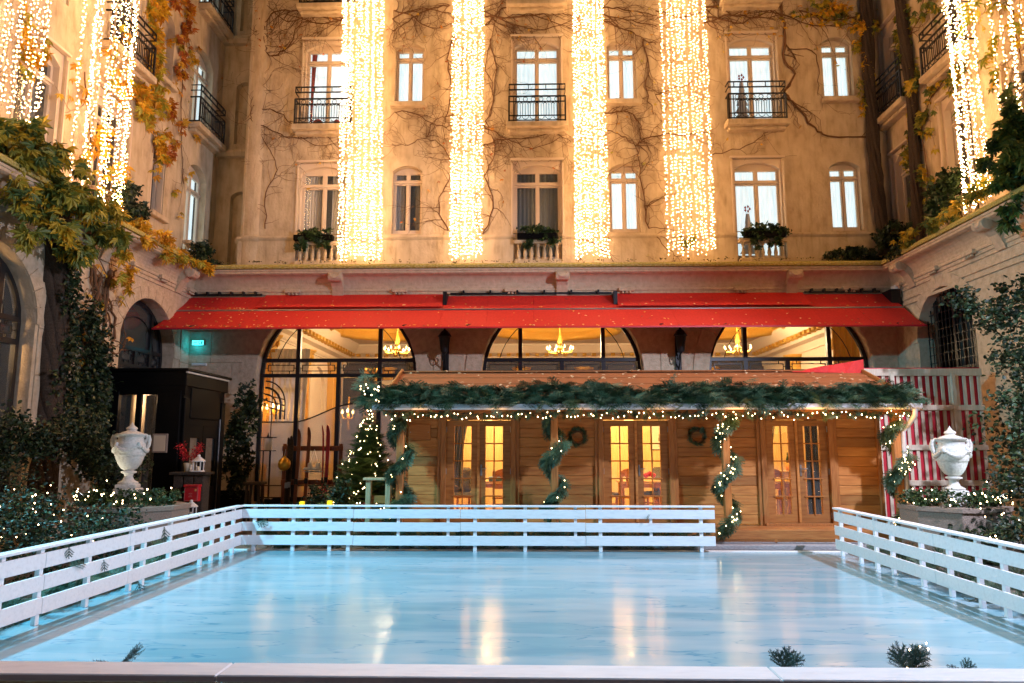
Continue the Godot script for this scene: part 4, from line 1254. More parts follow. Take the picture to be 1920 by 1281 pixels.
# ---------- the chalet ----------
const CW := 14.0     # front wall
const CF := 0.33     # floor
func door_pair(c: Node3D, x0: float, x1: float) -> void:
	var y0 := CF + 0.03
	var y1 := 2.26
	var f := MB.new()
	for x in [x0 + 0.04, x1 - 0.04]: f.box(P(x, (y0 + y1) / 2.0, CW - 0.03), Vector3(0.1, y1 - y0 + 0.08, 0.14), Basis(), 0.008)
	f.box(P((x0 + x1) / 2.0, y1 + 0.05, CW - 0.032), Vector3(x1 - x0 + 0.12, 0.1, 0.15), Basis(), 0.008)
	f.box(P((x0 + x1) / 2.0, y0 - 0.02, CW - 0.05), Vector3(x1 - x0 - 0.02, 0.05, 0.2), Basis(), 0.008)
	part(f, "door_frame", M.timber, c)
	var xm := (x0 + x1) / 2.0
	for s in 2:
		var a: float = x0 + 0.09 if s == 0 else xm + 0.005
		var e: float = xm - 0.005 if s == 0 else x1 - 0.09
		var b := MB.new()
		var g0: float = a + 0.13 + (0.02 if s == 0 else 0.0)
		var g1: float = e - 0.13 - (0.02 if s == 1 else 0.0)
		b.sheet([a, e, y0 + 0.01, y1 - 0.01, 0.0], [[g0, g1, y0 + 0.16, y1 - 0.12, 0.0]], 0.03, -0.03)
		for i in b.v.size(): b.v[i].z -= CW
		var leaf := part(b, "door_leaf", M["plank%d" % (3 if s else 1)], c)
		var gh := (y1 - 0.12 - y0 - 0.16) / 5.0
		for i in 5:
			for j in 2:
				var q := MB.new()
				var p0 := lerpf(g0, g1, j * 0.5)
				var p1 := lerpf(g0, g1, j * 0.5 + 0.5)
				var z0 := y0 + 0.16 + gh * i
				q.quad(P(p0, z0, CW), P(p0, z0 + gh, CW), P(p1, z0 + gh, CW), P(p1, z0, CW))
				part(q, "pane", M.glass, leaf)
			if i: box(P((g0 + g1) / 2.0, y0 + 0.16 + gh * i, CW - 0.035), Vector3(g1 - g0 + 0.06, 0.024, 0.03), "glazing_bar", M.plank1, leaf, 0.004)
		box(P((g0 + g1) / 2.0, (y0 + y1) / 2.0 + 0.02, CW - 0.033), Vector3(0.024, y1 - y0 - 0.24, 0.026), "glazing_bar", M.plank1, leaf, 0.004)
		for y in [0.5, 1.3, 2.08]: box(P(a + 0.0 if s == 0 else e, y, CW - 0.045), Vector3(0.022, 0.11, 0.03), "hinge", M.metal, leaf, 0.004)
	box(P(xm, (y0 + y1) / 2.0, CW - 0.045), Vector3(0.05, y1 - y0 - 0.02, 0.03), "cover_strip", M.plank0, c, 0.006)
	var h := MB.new()
	h.box(P(xm + 0.055, 1.32, CW - 0.04), Vector3(0.04, 0.21, 0.018), Basis(), 0.008)
	h.tube([P(xm + 0.055, 1.35, CW - 0.05), P(xm + 0.055, 1.35, CW - 0.1), P(xm + 0.16, 1.35, CW - 0.1)], [0.011], 6)
	part(h, "door_handle", M.metal, c)

func chalet() -> void:
	var c := thing("wooden_chalet", "long timber chalet with three glazed double doors and a fir-trimmed roof beside the rink", "chalet")
	var X0 := -2.44
	var X1 := 6.5
	var DR := 16.6
	var doors := [[-1.7, -0.3], [1.26, 2.66], [4.28, 5.62]]
	var segs := [[X0, -1.7], [-0.3, 1.26], [2.66, 4.28], [5.62, X1]]
	var ph := 0.1775
	for s in segs:
		for k in 12:
			box(P((s[0] + s[1]) / 2.0, CF + ph * (k + 0.5), CW), Vector3(s[1] - s[0] - 0.1, ph - 0.004, 0.045 + 0.005 * R.randf()), "plank", M["plank%d" % (R.randi() % 4)], c, 0.007)
		for x in [s[0], s[1]]: box(P(x + (0.035 if x == s[0] else -0.035), CF + 1.06, CW - 0.02), Vector3(0.075, 2.14, 0.1), "upright", M.timber, c, 0.008)
	for s in segs:
		var lb := MB.new()
		lb.box(P((s[0] + s[1]) / 2.0, CF + 1.08, CW + 0.03), Vector3(s[1] - s[0] - 0.02, 2.14, 0.02))
		part(lb, "inner_lining", M.room_wood, c)
	box(P((X0 + X1) / 2.0, 2.48, CW - 0.015), Vector3(X1 - X0, 0.14, 0.1), "lintel", M.timber_x, c, 0.008)
	for d in doors: door_pair(c, d[0], d[1])
	# ends and back
	for x in [X0, X1]:
		for k in 12: box(P(x, CF + ph * (k + 0.5), (CW + DR) / 2.0), Vector3(0.045, ph - 0.002, DR - CW), "plank", M["plank%d" % (R.randi() % 4)], c, 0.006)
	var b := MB.new()
	b.box(P((X0 + X1) / 2.0, 1.45, DR), Vector3(X1 - X0, 2.3, 0.08))
	part(b, "back_wall", M.room_wood, c)
	for k in 56: box(P(X0 + 0.1 + k * 0.16, 1.4, DR - 0.05), Vector3(0.157, 2.1, 0.02), "wall_board", M.room_wood, c, 0.004)
	b = MB.new()
	b.box(P((X0 + X1) / 2.0, CF - 0.04, (CW + DR) / 2.0), Vector3(X1 - X0, 0.07, DR - CW))
	part(b, "floor", M.pale_wood, c)
	b = MB.new()
	b.box(P((X0 + X1) / 2.0, 2.58, (CW + DR) / 2.0 + 0.02), Vector3(X1 - X0, 0.05, DR - CW))
	part(b, "ceiling", M.room_wood, c)
	# deck and steps
	for k in 5: box(P((X0 + X1) / 2.0, CF - 0.03, 13.28 + 0.145 * k), Vector3(X1 - X0 + 0.3, 0.045, 0.138), "deck_board", M.timber_x, c, 0.008)
	box(P((X0 + X1) / 2.0, CF - 0.12, 13.23), Vector3(X1 - X0 + 0.3, 0.2, 0.04), "deck_edge", M.timber_x, c, 0.008)
	for x in range(9):
		box(P(X0 + 0.1 + x * 1.1, 0.1, 13.5), Vector3(0.1, 0.3, 0.5), "deck_bearer", M.timber, c, 0.008)
	# posts and eave
	for x in [-2.36, 0.41, 3.46, 6.47]: box(P(x, 1.4, 13.3), Vector3(0.13, 2.2, 0.13), "post", M.timber, c, 0.012)
	box(P((X0 + X1) / 2.0, 2.4, 13.3), Vector3(X1 - X0 + 0.5, 0.14, 0.1), "eave_beam", M.timber_x, c, 0.01)
	# roof: courses of bitumen shingle, lapped
	var e0 := Vector2(13.0, 2.46)
	var r0 := Vector2(15.35, 3.28)
	var e1 := Vector2(17.4, 2.5)
	var n := 5
	for side in 2:
		var p: Vector2 = e0 if side == 0 else e1
		var dir := (r0 - p) / n
		for k in n:
			var a := p + dir * k
			var e := p + dir * (k + 1.15)
			var q := MB.new()
			q.bar(Vector3(2.05, a.y + 0.03, -a.x), Vector3(2.05, e.y + 0.012, -e.x), 9.5, 0.022, Vector3(0, 1, 0), 0.004)
			part(q, "shingle_course", M.shingle, c)
		b = MB.new()
		b.bar(Vector3(2.05, p.y - 0.02, -p.x), Vector3(2.05, r0.y - 0.02, -r0.x), 9.46, 0.04, Vector3(0, 1, 0))
		part(b, "roof_deck", M.timber_x, c)
		for x in [-2.72, 6.82]:
			b = MB.new()
			b.bar(Vector3(x, p.y - 0.0, -p.x), Vector3(x, r0.y + 0.03, -r0.x), 0.035, 0.16, Vector3(0, 1, 0), 0.006)
			part(b, "barge_board", M.timber_x, c)
	for x in [X0, X1]:
		b = MB.new()
		b.otri(P(x, 2.46, 13.3), P(x, 2.5, 17.0), P(x, 3.2, 15.35), Vector3(signf(x), 0, 0))
		part(b, "gable", M.plank0, c)
	b = MB.new()
	b.box(P(2.05, 3.32, 15.35), Vector3(9.5, 0.03, 0.2))
	part(b, "ridge_cap", M.shingle, c)
	# gutter and downpipe
	b = MB.new()
	b.extrude([Vector2(-12.98, 2.42), Vector2(-12.96, 2.4), Vector2(-12.9, 2.4), Vector2(-12.87, 2.43), Vector2(-12.87, 2.5), Vector2(-12.885, 2.5), Vector2(-12.885, 2.44), Vector2(-12.98, 2.44)], -2.8, 6.76)
	part(b, "gutter", M.zinc, c)
	b = MB.new()
	b.tube([P(6.66, 2.42, 12.93), P(6.66, 2.3, 12.95), P(6.62, 2.12, 13.15), P(6.58, 2.02, 13.25), P(6.58, 0.2, 13.25)], [0.045], 10)
	part(b, "downpipe", M.zinc, c)
	# three pendant lamps
	for i in 3:
		var at := P([-0.9, 2.0, 4.75][i], 2.36, 15.2)
		var l := thing("pendant_lamp", ["lit round ceiling lamp inside the chalet behind the left doors", "lit round ceiling lamp inside the chalet behind the middle doors", "lit round ceiling lamp inside the chalet behind the right doors"][i], "ceiling lamp", "chalet ceiling lamps", at)
		b = MB.new()
		b.lathe([Vector2(0, -0.08), Vector2(0.1, -0.06), Vector2(0.13, 0.0), Vector2(0.1, 0.06), Vector2(0, 0.08)], 14)
		part(b, "lamp_globe", glow(Color(1, 0.8, 0.45), 6.0), l)
		b = MB.new()
		b.lathe([Vector2(0, 0.07), Vector2(0.06, 0.07), Vector2(0.06, 0.19), Vector2(0, 0.19)], 10)
		part(b, "ceiling_rose", M.white, l)
		omni(at, [3.6, 3.8, 2.3][i], Color(1.0, 0.81, 0.5), 0.1, "chalet_lamp_glow")
	chalet_contents()

	# ---- fir trimming along the eave ----
	var t := thing("eave_garland", "thick swag of fir branches with a string of fairy lights along the chalet eave", "garland")
	var xf := []
	var tints := []
	for k in 2300:
		var x := rb(-2.95, 6.72)
		var up := R.randf()
		var bulge := 0.04 * sin(x * 2.3) + 0.03 * sin(x * 5.1 + 1.0)
		var p := P(x, 2.52 + up * (0.36 + bulge), 12.9 + up * 0.62 + rb(-0.06, 0.06))
		var d := Vector3(rb(-1.4, 1.4), rb(-0.55, 0.2), rb(0.1, 0.8))
		xf.append(Transform3D(aim(d, rb(0.2, 0.36), rb(-0.8, 0.8)), p))
		tints.append(FIR[R.randi() % 5])
	for k in 36:
		var p := P(-2.85 + rb(-0.12, 0.1), 2.52 + rb(0.0, 0.6), 12.95 + rb(0.0, 0.9))
		xf.append(Transform3D(aim(Vector3(rb(-1.2, 0.0), rb(-0.3, 0.6), rb(0.0, 0.6)), rb(0.22, 0.36), rb(-1, 1)), p))
		tints.append(FIR[R.randi() % 5])
	copies("fir_sprigs", ME.sprig, M.fir, xf, tints, t)
	# hanging fringe under the gutter
	var xf2 := []
	for k in 420:
		var x := rb(-2.6, 6.65)
		xf2.append(Transform3D(aim(Vector3(rb(-1.0, 1.0), rb(-0.9, -0.1), rb(-0.2, 0.4)), rb(0.1, 0.19), rb(-1, 1)), P(x, 2.4 - rb(0, 0.05), 13.05 + rb(-0.05, 0.1))))
	copies("hanging_fringe", ME.sprig, M.fir, xf2, FIR, t)
	var lp := []
	var wire := []
	for k in 112:
		var x := -2.55 + 9.2 * k / 111.0
		var y := 2.37 - 0.05 * absf(sin(k * 0.42)) - 0.02 * sin(k * 1.7)
		wire.append(P(x, y, 12.97))
		lp.append(P(x + rb(-0.04, 0.04), y - 0.03 + rb(-0.07, 0.05), 12.95 + rb(-0.04, 0.04)))
	for k in 14: lp.append(P(-2.8 + rb(-0.25, 0.15), 2.5 + rb(0.0, 0.35), 12.85))
	var wb := MB.new()
	wb.tube(wire, [0.005], 3)
	part(wb, "wire", M.iron, t)
	fairy(t, lp)
	for k in 7: omni(P(-2.0 + 1.4 * k, 2.3, 12.88), [0.22, 0.22, 0.24, 0.3, 0.42, 0.55, 0.55][k], Color(1, 0.7, 0.34), 0.3, "fairy_light_glow")
	post_garland(-2.36, 2.32, 0.55, "fir garland wound round the leftmost chalet post, few lights, hanging past the Christmas tree", 16, 0.6)
	post_garland(0.41, 2.32, 0.5, "dark fir garland wound round the second chalet post from the left, beside a wreath", 16, 2.4)
	post_garland(3.46, 2.32, 0.3, "brightly lit fir garland wound round the third chalet post from the left", 70, 0.4)
	post_garland(6.47, 2.3, 0.35, "brightly lit fir garland wound round the rightmost chalet post, in front of the striped screen", 75, 1.2)
	for e in [[3.5, 1.75, 12.98], [3.5, 0.9, 12.98], [6.45, 1.9, 12.98], [6.45, 0.95, 12.98], [6.15, 1.5, 13.6]]: omni(P(e[0], e[1], e[2]), 0.07, Color(1, 0.74, 0.4), 0.3, "garland_light_glow")
	wreath(P(0.87, 1.94, CW - 0.06), "round fir wreath on the chalet wall left of the middle doors")
	wreath(P(3.1, 1.95, CW - 0.06), "round fir wreath on the chalet wall right of the middle doors")
	var pl := thing("wall_plaque", "blank pale wooden plaque on the chalet wall left of the first doors", "sign", "", P(-2.12, 2.03, CW - 0.05))
	box(Vector3.ZERO, Vector3(0.42, 0.3, 0.02), "board", M.timber_x, pl, 0.006)
	for s in [-1, 1]: box(Vector3(s * 0.17, 0, 0.014), Vector3(0.015, 0.015, 0.012), "screw", M.metal, pl, 0.003)
	# leaves on the roof
	var xl := []
	for k in 330:
		var q := rb(0.22, 0.98) if k < 170 else rb(0.26, 0.5)
		xl.append(Transform3D(Basis(Vector3(1, 0, 0), 0.33) * Basis(Vector3.UP, rb(0, TAU)) * Basis(Vector3(0, 0, 1), rb(-0.3, 0.3)).scaled(Vector3.ONE * rb(0.06, 0.1)), P(rb(-2.6, 6.7), lerpf(e0.y, r0.y, q) + 0.075, lerpf(e0.x, r0.x, q))))
	var fl := copies("fallen_leaves", ME.leaf, M.leaf, xl, [Color(0.5, 0.25, 0.12), Color(0.62, 0.4, 0.22), Color(0.35, 0.14, 0.06), Color(0.7, 0.5, 0.3)], self)
	tag(fl, "dry brown leaves lying on the chalet roof above the fir branches", "fallen leaves", "", "stuff")
	# red cloth end of a flag on the ridge, and a short timber gate post by the tree
	b = MB.new()
	for k in 8:
		var s0 := k / 8.0
		var s1 := (k + 1) / 8.0
		b.oquad(P(5.4 + 1.45 * s0, 3.28 - 0.02 * s0, 15.2), P(5.4 + 1.45 * s0, 3.3 + 0.24 * s0, 15.25 + 0.06 * sin(k * 1.4)), P(5.4 + 1.45 * s1, 3.3 + 0.24 * s1, 15.25 + 0.06 * sin(k * 1.4 + 1.4)), P(5.4 + 1.45 * s1, 3.28 - 0.02 * s1 - 0.2 * maxf(s1 - 0.7, 0.0), 15.2), Vector3(0, 0, 1))
	solo(b, "red_cloth", M.awning, "crumpled red cloth lying on the right end of the chalet ridge", "cloth")
	var gp := thing("timber_newel", "short pale timber newel with a flat cap left of the first chalet post", "post")
	for x in [-2.98, -2.62]: box(P(x, 0.6, 13.6), Vector3(0.1, 1.1, 0.1), "post", M.pale_wood, gp, 0.01)
	box(P(-2.8, 1.17, 13.6), Vector3(0.55, 0.05, 0.18), "cap", M.pale_wood, gp, 0.01)
	for y in [0.5, 0.8]: box(P(-2.8, y, 13.62), Vector3(0.3, 0.14, 0.03), "board", M.plank2, gp, 0.006)

func chair(at: Vector3, turn: float, label: String, fur := 0) -> void:
	var t := thing("wooden_chair", label, "chair", "chairs inside the chalet", at)
	t.rotation.y = turn
	box(Vector3(0, 0.45, 0), Vector3(0.42, 0.035, 0.42), "seat", M.plank0, t, 0.01)
	for x in [-0.18, 0.18]:
		box(Vector3(x, 0.22, 0.18), Vector3(0.04, 0.44, 0.04), "leg", M.plank0, t, 0.005)
		box(Vector3(x, 0.48, -0.19), Vector3(0.04, 0.96, 0.04), "leg", M.plank0, t, 0.005)
	var b := MB.new()
	b.sheet([-0.2, 0.2, 0.62, 0.9, 0.1], [[-0.14, -0.02, 0.68, 0.82, 0.03], [0.02, 0.14, 0.68, 0.82, 0.03]], -0.175, -0.2)
	part(b, "backrest", M.plank0, t)
	for y in [0.2, 0.3]: box(Vector3(0, y, 0.18), Vector3(0.34, 0.03, 0.02), "rail", M.plank0, t, 0.004)
	if fur:
		b = MB.new()
		b.box(Vector3(0, 0.76, -0.2), Vector3(0.46, 0.5, 0.12), Basis(), 0.05)
		b.box(Vector3(0, 0.49, 0.0), Vector3(0.46, 0.07, 0.44), Basis(), 0.03)
		var f := mesh(b.done(), "fur_throw", M.fur, self)
		f.position = at
		f.rotation.y = turn
		tag(f, "cream fur throw over the " + label.replace("wooden ", ""), "throw", "fur throws on the chalet chairs")

func chalet_contents() -> void:
	var y := CF
	var cloths := [["grey curtain tied back behind the left leaf of the first chalet doors", -1.38, 0.4, 1.0, 14.35, M.grey_cloth, 0.55], ["grey curtain tied back behind the left leaf of the third chalet doors", 4.6, 0.36, 1.1, 14.35, M.grey_cloth, 0.5], ["dark drape with a grey edge behind the right leaf of the third chalet doors", 5.38, 0.26, 0.4, 14.35, M.dark_cloth, 0.95]]
	for e in cloths:
		var b := MB.new()
		b.folds(e[1] - e[2] / 2.0, e[1] + e[2] / 2.0, e[3], 2.5, 0.0, 0.025, 4.5, e[6], 48)
		for i in b.v.size(): b.v[i].z -= e[4]
		solo(b, "curtain", e[5], e[0], "curtain", "curtains inside the chalet")
	for e in [[-0.65, 15.1, "wooden table laid with a blue book behind the first chalet doors"], [2.2, 15.2, "wooden table with a small bunch of red flowers behind the middle chalet doors"], [4.75, 15.3, "wooden table set with red decorations behind the third chalet doors"]]:
		var t := thing("wooden_table", e[2], "table", "tables inside the chalet", P(e[0], y, e[1]))
		box(Vector3(0, 0.73, 0), Vector3(0.9, 0.04, 0.7), "tabletop", M.pale_wood, t, 0.008)
		box(Vector3(0, 0.66, 0.28), Vector3(0.78, 0.08, 0.02), "apron", M.plank0, t, 0.004)
		for x in [-0.38, 0.38]:
			for z in [-0.28, 0.28]: box(Vector3(x, 0.35, z), Vector3(0.05, 0.7, 0.05), "leg", M.plank0, t, 0.006)
	chair(P(-1.35, y, 14.8), 0.4, "wooden chair left of the table behind the first chalet doors", 1)
	chair(P(-0.55, y, 14.55), PI, "wooden chair drawn up in front of the table behind the first chalet doors", 0)
	chair(P(1.45, y, 15.0), 0.5, "wooden chair behind the left leaf of the middle chalet doors", 1)
	chair(P(2.02, y, 14.7), 0.7, "wooden chair seen from behind through the middle of the second chalet doors", 0)
	chair(P(2.55, y, 15.3), -0.8, "wooden chair right of the table behind the middle doors", 1)
	chair(P(4.66, y, 14.65), PI, "carved wooden chair with its back to the third chalet doors", 0)
	var b := MB.new()
	b.box(P(-0.6, y + 0.79, 14.88), Vector3(0.5, 0.09, 0.26), Basis(), 0.01)
	solo(b, "blue_book", plain(lin(0.1, 0.25, 0.45)), "blue book lying on the table behind the first chalet doors", "book")
	b = MB.new()
	for k in 3: b.lathe([Vector2(0, -0.06), Vector2(0.05, -0.03), Vector2(0.06, 0.02), Vector2(0, 0.06)], 8, P(2.3 + 0.07 * k, y + 0.86 + 0.03 * (k % 2), 15.0))
	solo(b, "red_flowers", M.red_paint, "small bunch of red flowers on the table behind the middle doors", "flowers")
	b = MB.new()
	for k in 3: b.lathe([Vector2(0, -0.05), Vector2(0.05, 0.0), Vector2(0, 0.05)], 8, P(4.45 + 0.07 * k, y + 0.82, 15.1))
	solo(b, "red_baubles", M.red_paint, "red baubles on the table behind the third doors", "decoration")
	var pf := thing("framed_picture", "framed print of a round dark shape hung behind the middle chalet doors", "picture", "", P(2.86, 1.98, 16.53))
	box(Vector3.ZERO, Vector3(0.42, 0.6, 0.03), "frame", M.dark_cloth, pf, 0.006)
	box(Vector3(0, 0, 0.014), Vector3(0.38, 0.56, 0.012), "paper", M.white, pf, 0.002)
	b = MB.new()
	b.lathe([Vector2(0, 0), Vector2(0.09, 0), Vector2(0.09, 0.004), Vector2(0, 0.004)], 20, Vector3(0.06, 0.02, 0.02), Basis(Vector3(1, 0, 0), PI / 2))
	b.box(Vector3(0.06, -0.06, 0.022), Vector3(0.2, 0.08, 0.004))
	for k in 3: b.box(Vector3(0.06, -0.15 - 0.03 * k, 0.022), Vector3(0.2, 0.01, 0.004))
	part(b, "print", M.grey_cloth, pf)
	var cab := thing("pine_cabinet", "small pine cabinet behind the right leaf of the third chalet doors", "cabinet", "", P(5.42, y, 15.6))
	box(Vector3(0, 0.45, 0), Vector3(0.5, 0.9, 0.4), "carcass", M.pale_wood, cab, 0.01)
	box(Vector3(0, 0.92, 0.0), Vector3(0.56, 0.04, 0.46), "top", M.pale_wood, cab, 0.01)
	for x in [-0.12, 0.12]:
		box(Vector3(x, 0.45, 0.205), Vector3(0.2, 0.7, 0.02), "door", M.room_wood, cab, 0.006)
	var bk := MB.new()
	bk.lathe([Vector2(0, 0), Vector2(0.1, 0), Vector2(0.12, 0.16), Vector2(0.0, 0.16)], 14, P(5.36, y + 0.94, 15.5))
	solo(bk, "bottle_cooler", plain(lin(0.5, 0.2, 0.03), 0.4), "orange bottle cooler standing on the pine cabinet", "bucket")
	for k in 3:
		b = MB.new()
		b.lathe([Vector2(0, 0), Vector2(0.035, 0), Vector2(0.035, 0.17), Vector2(0.013, 0.24), Vector2(0.013, 0.31), Vector2(0, 0.31)], 10, P(5.3 + 0.06 * k, y + 1.0, 15.5 + 0.03 * (k % 2)))
		solo(b, "bottle", plain(lin(0.01, 0.03, 0.012), 0.1), ["leftmost of the three dark green bottles in the orange cooler", "middle one of the three dark green bottles in the orange cooler", "rightmost of the three dark green bottles in the orange cooler"][k], "bottle", "bottles in the cooler")
	var lm := thing("table_lamp", "small lamp with a cream shade lit behind the left leaf of the third chalet doors", "lamp", "", P(4.42, y + 0.75, 15.35))
	b = MB.new()
	b.lathe([Vector2(0, 0), Vector2(0.07, 0), Vector2(0.02, 0.03), Vector2(0.02, 0.2), Vector2(0, 0.2)], 10)
	part(b, "base", M.gilt, lm)
	b = MB.new()
	b.lathe([Vector2(0.13, 0.17), Vector2(0.09, 0.34)], 16)
	part(b, "lamp_shade", glow(Color(1, 0.85, 0.55), 1.2), lm)
	omni(P(4.42, y + 1.0, 15.35), 0.06, Color(1, 0.75, 0.4), 0.05, "table_lamp_glow")

# ---------- rink ----------
func fence_run(a: Vector3, e: Vector3, seams: Array, posts: Array, low_posts: Array, label: String, out: Vector3) -> void:
	# a, e: the line of the boards on the ice; posts stand on the "out" side
	var t := thing("rink_fence", label, "fence", "white board fences round the rink")
	var dir := (e - a).normalized()
	var B := Basis(dir, Vector3.UP, dir.cross(Vector3.UP))
	var ln := a.distance_to(e)
	var cuts := [0.0] + seams + [ln]
	for k in cuts.size() - 1:
		var m: float = (cuts[k] + cuts[k + 1]) / 2.0
		var l: float = cuts[k + 1] - cuts[k] - 0.006
		box(a + dir * m + Vector3(0, 0.755, 0) + out * 0.03, Vector3(l, 0.03, 0.125), "top_rail", M.white_paint, t, 0.005, B)
		for y in [[0.55, 0.7], [0.335, 0.485], [0.105, 0.265]]:
			var off := rb(-0.004, 0.004)
			box(a + dir * m + Vector3(0, (y[0] + y[1]) / 2.0 + off, 0), Vector3(l, y[1] - y[0], 0.024), "board", M.white_paint, t, 0.004, B * Basis(Vector3(0, 0, 1), rb(-0.0012, 0.0012)))
	for p in posts: box(a + dir * p + Vector3(0, 0.37, 0) + out * 0.04, Vector3(0.06, 0.738, 0.05), "post", M.white_paint, t, 0.004, B)
	for p in low_posts: box(a + dir * p + Vector3(0, 0.44, 0) + out * 0.04, Vector3(0.05, 0.6, 0.04), "batten", M.white_paint, t, 0.004, B)

func boughs(pts: Array, n: int, label: String, s0 := 0.2, s1 := 0.38, spread := 0.12) -> void:
	var xf := []
	var tints := []
	for k in n:
		var i := R.randi() % (pts.size() - 1)
		var p: Vector3 = pts[i].lerp(pts[i + 1], R.randf()) + Vector3(rb(-spread, spread), rb(0.0, 0.22), rb(-spread, spread))
		xf.append(Transform3D(aim(Vector3(rb(-1, 1), rb(-0.2, 0.7), rb(-0.8, 0.8)), rb(s0, s1), rb(-1, 1)), p))
		tints.append(FIR[R.randi() % 5])
	var o := copies("fir_boughs", ME.sprig, M.fir, xf, tints, self)
	tag(o, label, "fir branches", "", "stuff")

func rink() -> void:
	var b := MB.new()
	b.box(Vector3(0, -0.25, -9.0), Vector3(60, 0.4, 60))
	solo(b, "ground", M.paving, "", "", "", "structure")
	b = MB.new()
	b.box(P(0.05, -0.024, 7.95), Vector3(10.35, 0.05, 9.7), Basis(), 0.006)
	solo(b, "ice", M.ice, "", "", "", "structure")
	b = MB.new()
	b.box(P(0.05, -0.01, 12.84), Vector3(10.5, 0.06, 0.08), Basis(), 0.01)
	solo(b, "ice_kerb", M.white, "white kerb along the back edge of the ice", "kerb")
	# stone steps up to the deck
	var st := thing("stone_steps", "two shallow grey stone steps below the chalet deck at the gap in the fence", "steps")
	box(P(2.2, 0.045, 13.24), Vector3(9.0, 0.09, 0.5), "step", M.step_stone, st, 0.012)
	for k in 4: box(P(-1.0 + 2.1 * k, 0.135, 13.36), Vector3(2.08, 0.09, 0.3), "step_slab", M.step_stone, st, 0.012)
	var back_posts := []
	for x in [-4.74, -4.07, -3.44, -3.12, -0.96, -0.11, 2.0 - 0.84, 2.85]: back_posts.append(x + 4.95)
	var battens := []
	for x in [-3.76, -2.27, -1.42, 0.74, 2.01]: battens.append(x + 4.95)
	fence_run(P(-4.95, 0, 12.7), P(3.08, 0, 12.7), [1.92, 3.74, 5.86], back_posts, battens, "white board fence along the back of the rink in front of the chalet", Vector3(0, 0, -1))
	var a := P(-4.95, 0, 12.68)
	var e := P(-4.85, 0, 3.5)
	var lp := []
	for d in [12.43, 12.0, 11.6, 11.2, 10.2, 9.51, 9.2, 8.3, 7.46, 6.9, 6.1, 5.2, 4.3]: lp.append(12.68 - d)
	fence_run(a, e, [1.7, 3.6, 5.2, 6.9], lp, [], "white board fence along the left side of the rink with fir twigs caught in it", Vector3(-1, 0, 0))
	var rp := []
	for d in [12.3, 11.6, 11.05, 10.55, 9.75, 9.1, 8.5, 8.05, 7.3, 6.5, 5.6, 4.6]: rp.append(12.45 - d)
	fence_run(P(4.97, 0, 12.45), P(4.82, 0, 3.5), [1.45, 3.1, 4.9, 6.8], rp, [], "white board fence along the right side of the rink, ending at the chalet steps", Vector3(1, 0, 0))
	# the near fence: only its flat top shows
	var nf := thing("near_rink_fence", "near white board fence whose flat top runs along the bottom of the view", "fence", "white board fences round the rink")
	var cut := [-6.2, -1.33, 1.03, 6.2]
	for k in 3:
		box(P((cut[k] + cut[k + 1]) / 2.0, 0.785, 3.31), Vector3(cut[k + 1] - cut[k] - 0.004, 0.03, 0.185), "top_rail", M.white_paint, nf, 0.005)
		for y in [0.66, 0.45, 0.22]: box(P((cut[k] + cut[k + 1]) / 2.0, y, 3.27), Vector3(cut[k + 1] - cut[k] - 0.006, 0.19, 0.026), "board", M.pale_wood, nf, 0.004)
	for k in 9: box(P(-5.6 + 1.4 * k, 0.37, 3.33), Vector3(0.06, 0.78, 0.05), "post", M.white_paint, nf, 0.004)
	# fir twigs caught in and behind the boards
	boughs([P(-4.8, 0.0, 13.06), P(3.0, 0.0, 13.06)], 560, "fir branches laid along the foot of the back fence", 0.2, 0.36, 0.1)
	boughs([P(-5.42, 0.0, 12.2), P(-5.32, 0.0, 5.0)], 260, "fir branches laid outside the left fence", 0.2, 0.36, 0.12)
	boughs([P(5.45, 0.0, 12.2), P(5.32, 0.0, 5.0)], 340, "fir branches laid outside the right fence", 0.2, 0.36, 0.12)
	var tw := [[P(-4.9, 0.7, 9.9), Vector3(0.2, -1, 0.1), 0.2], [P(-4.88, 0.48, 8.5), Vector3(0.3, -1, 0.3), 0.14], [P(-4.9, 0.5, 7.9), Vector3(0.06, 0.1, -1), 0.24], [P(-4.86, 0.72, 7.8), Vector3(0.1, -1, 0.0), 0.13], [P(-4.88, 0.1, 9.3), Vector3(0.3, -0.6, 0.3), 0.18], [P(-4.7, 0.5, 12.66), Vector3(1, -0.2, 0.3), 0.25], [P(1.9, 0.5, 12.66), Vector3(0.4, 0.8, 0.3), 0.16]]
	for k in tw.size():
		var o := mesh(ME.sprig, "fir_twig", plain(lin(0.03, 0.075, 0.05)), self)
		o.transform = Transform3D(aim(tw[k][1], tw[k][2], 0.7), tw[k][0])
		tag(o, ["small fir twig hanging over the top board of the left fence near its middle", "fir twig stuck in the lower gap of the left fence at the near end", "long fir twig lying in the middle gap of the left fence", "fir twig hanging from the upper gap of the left fence at the near end", "fir twig under the left fence near its middle", "fir twig in the left corner of the back fence", "tiny fir twig standing in the top gap of the back fence right of its middle"][k], "fir twig")
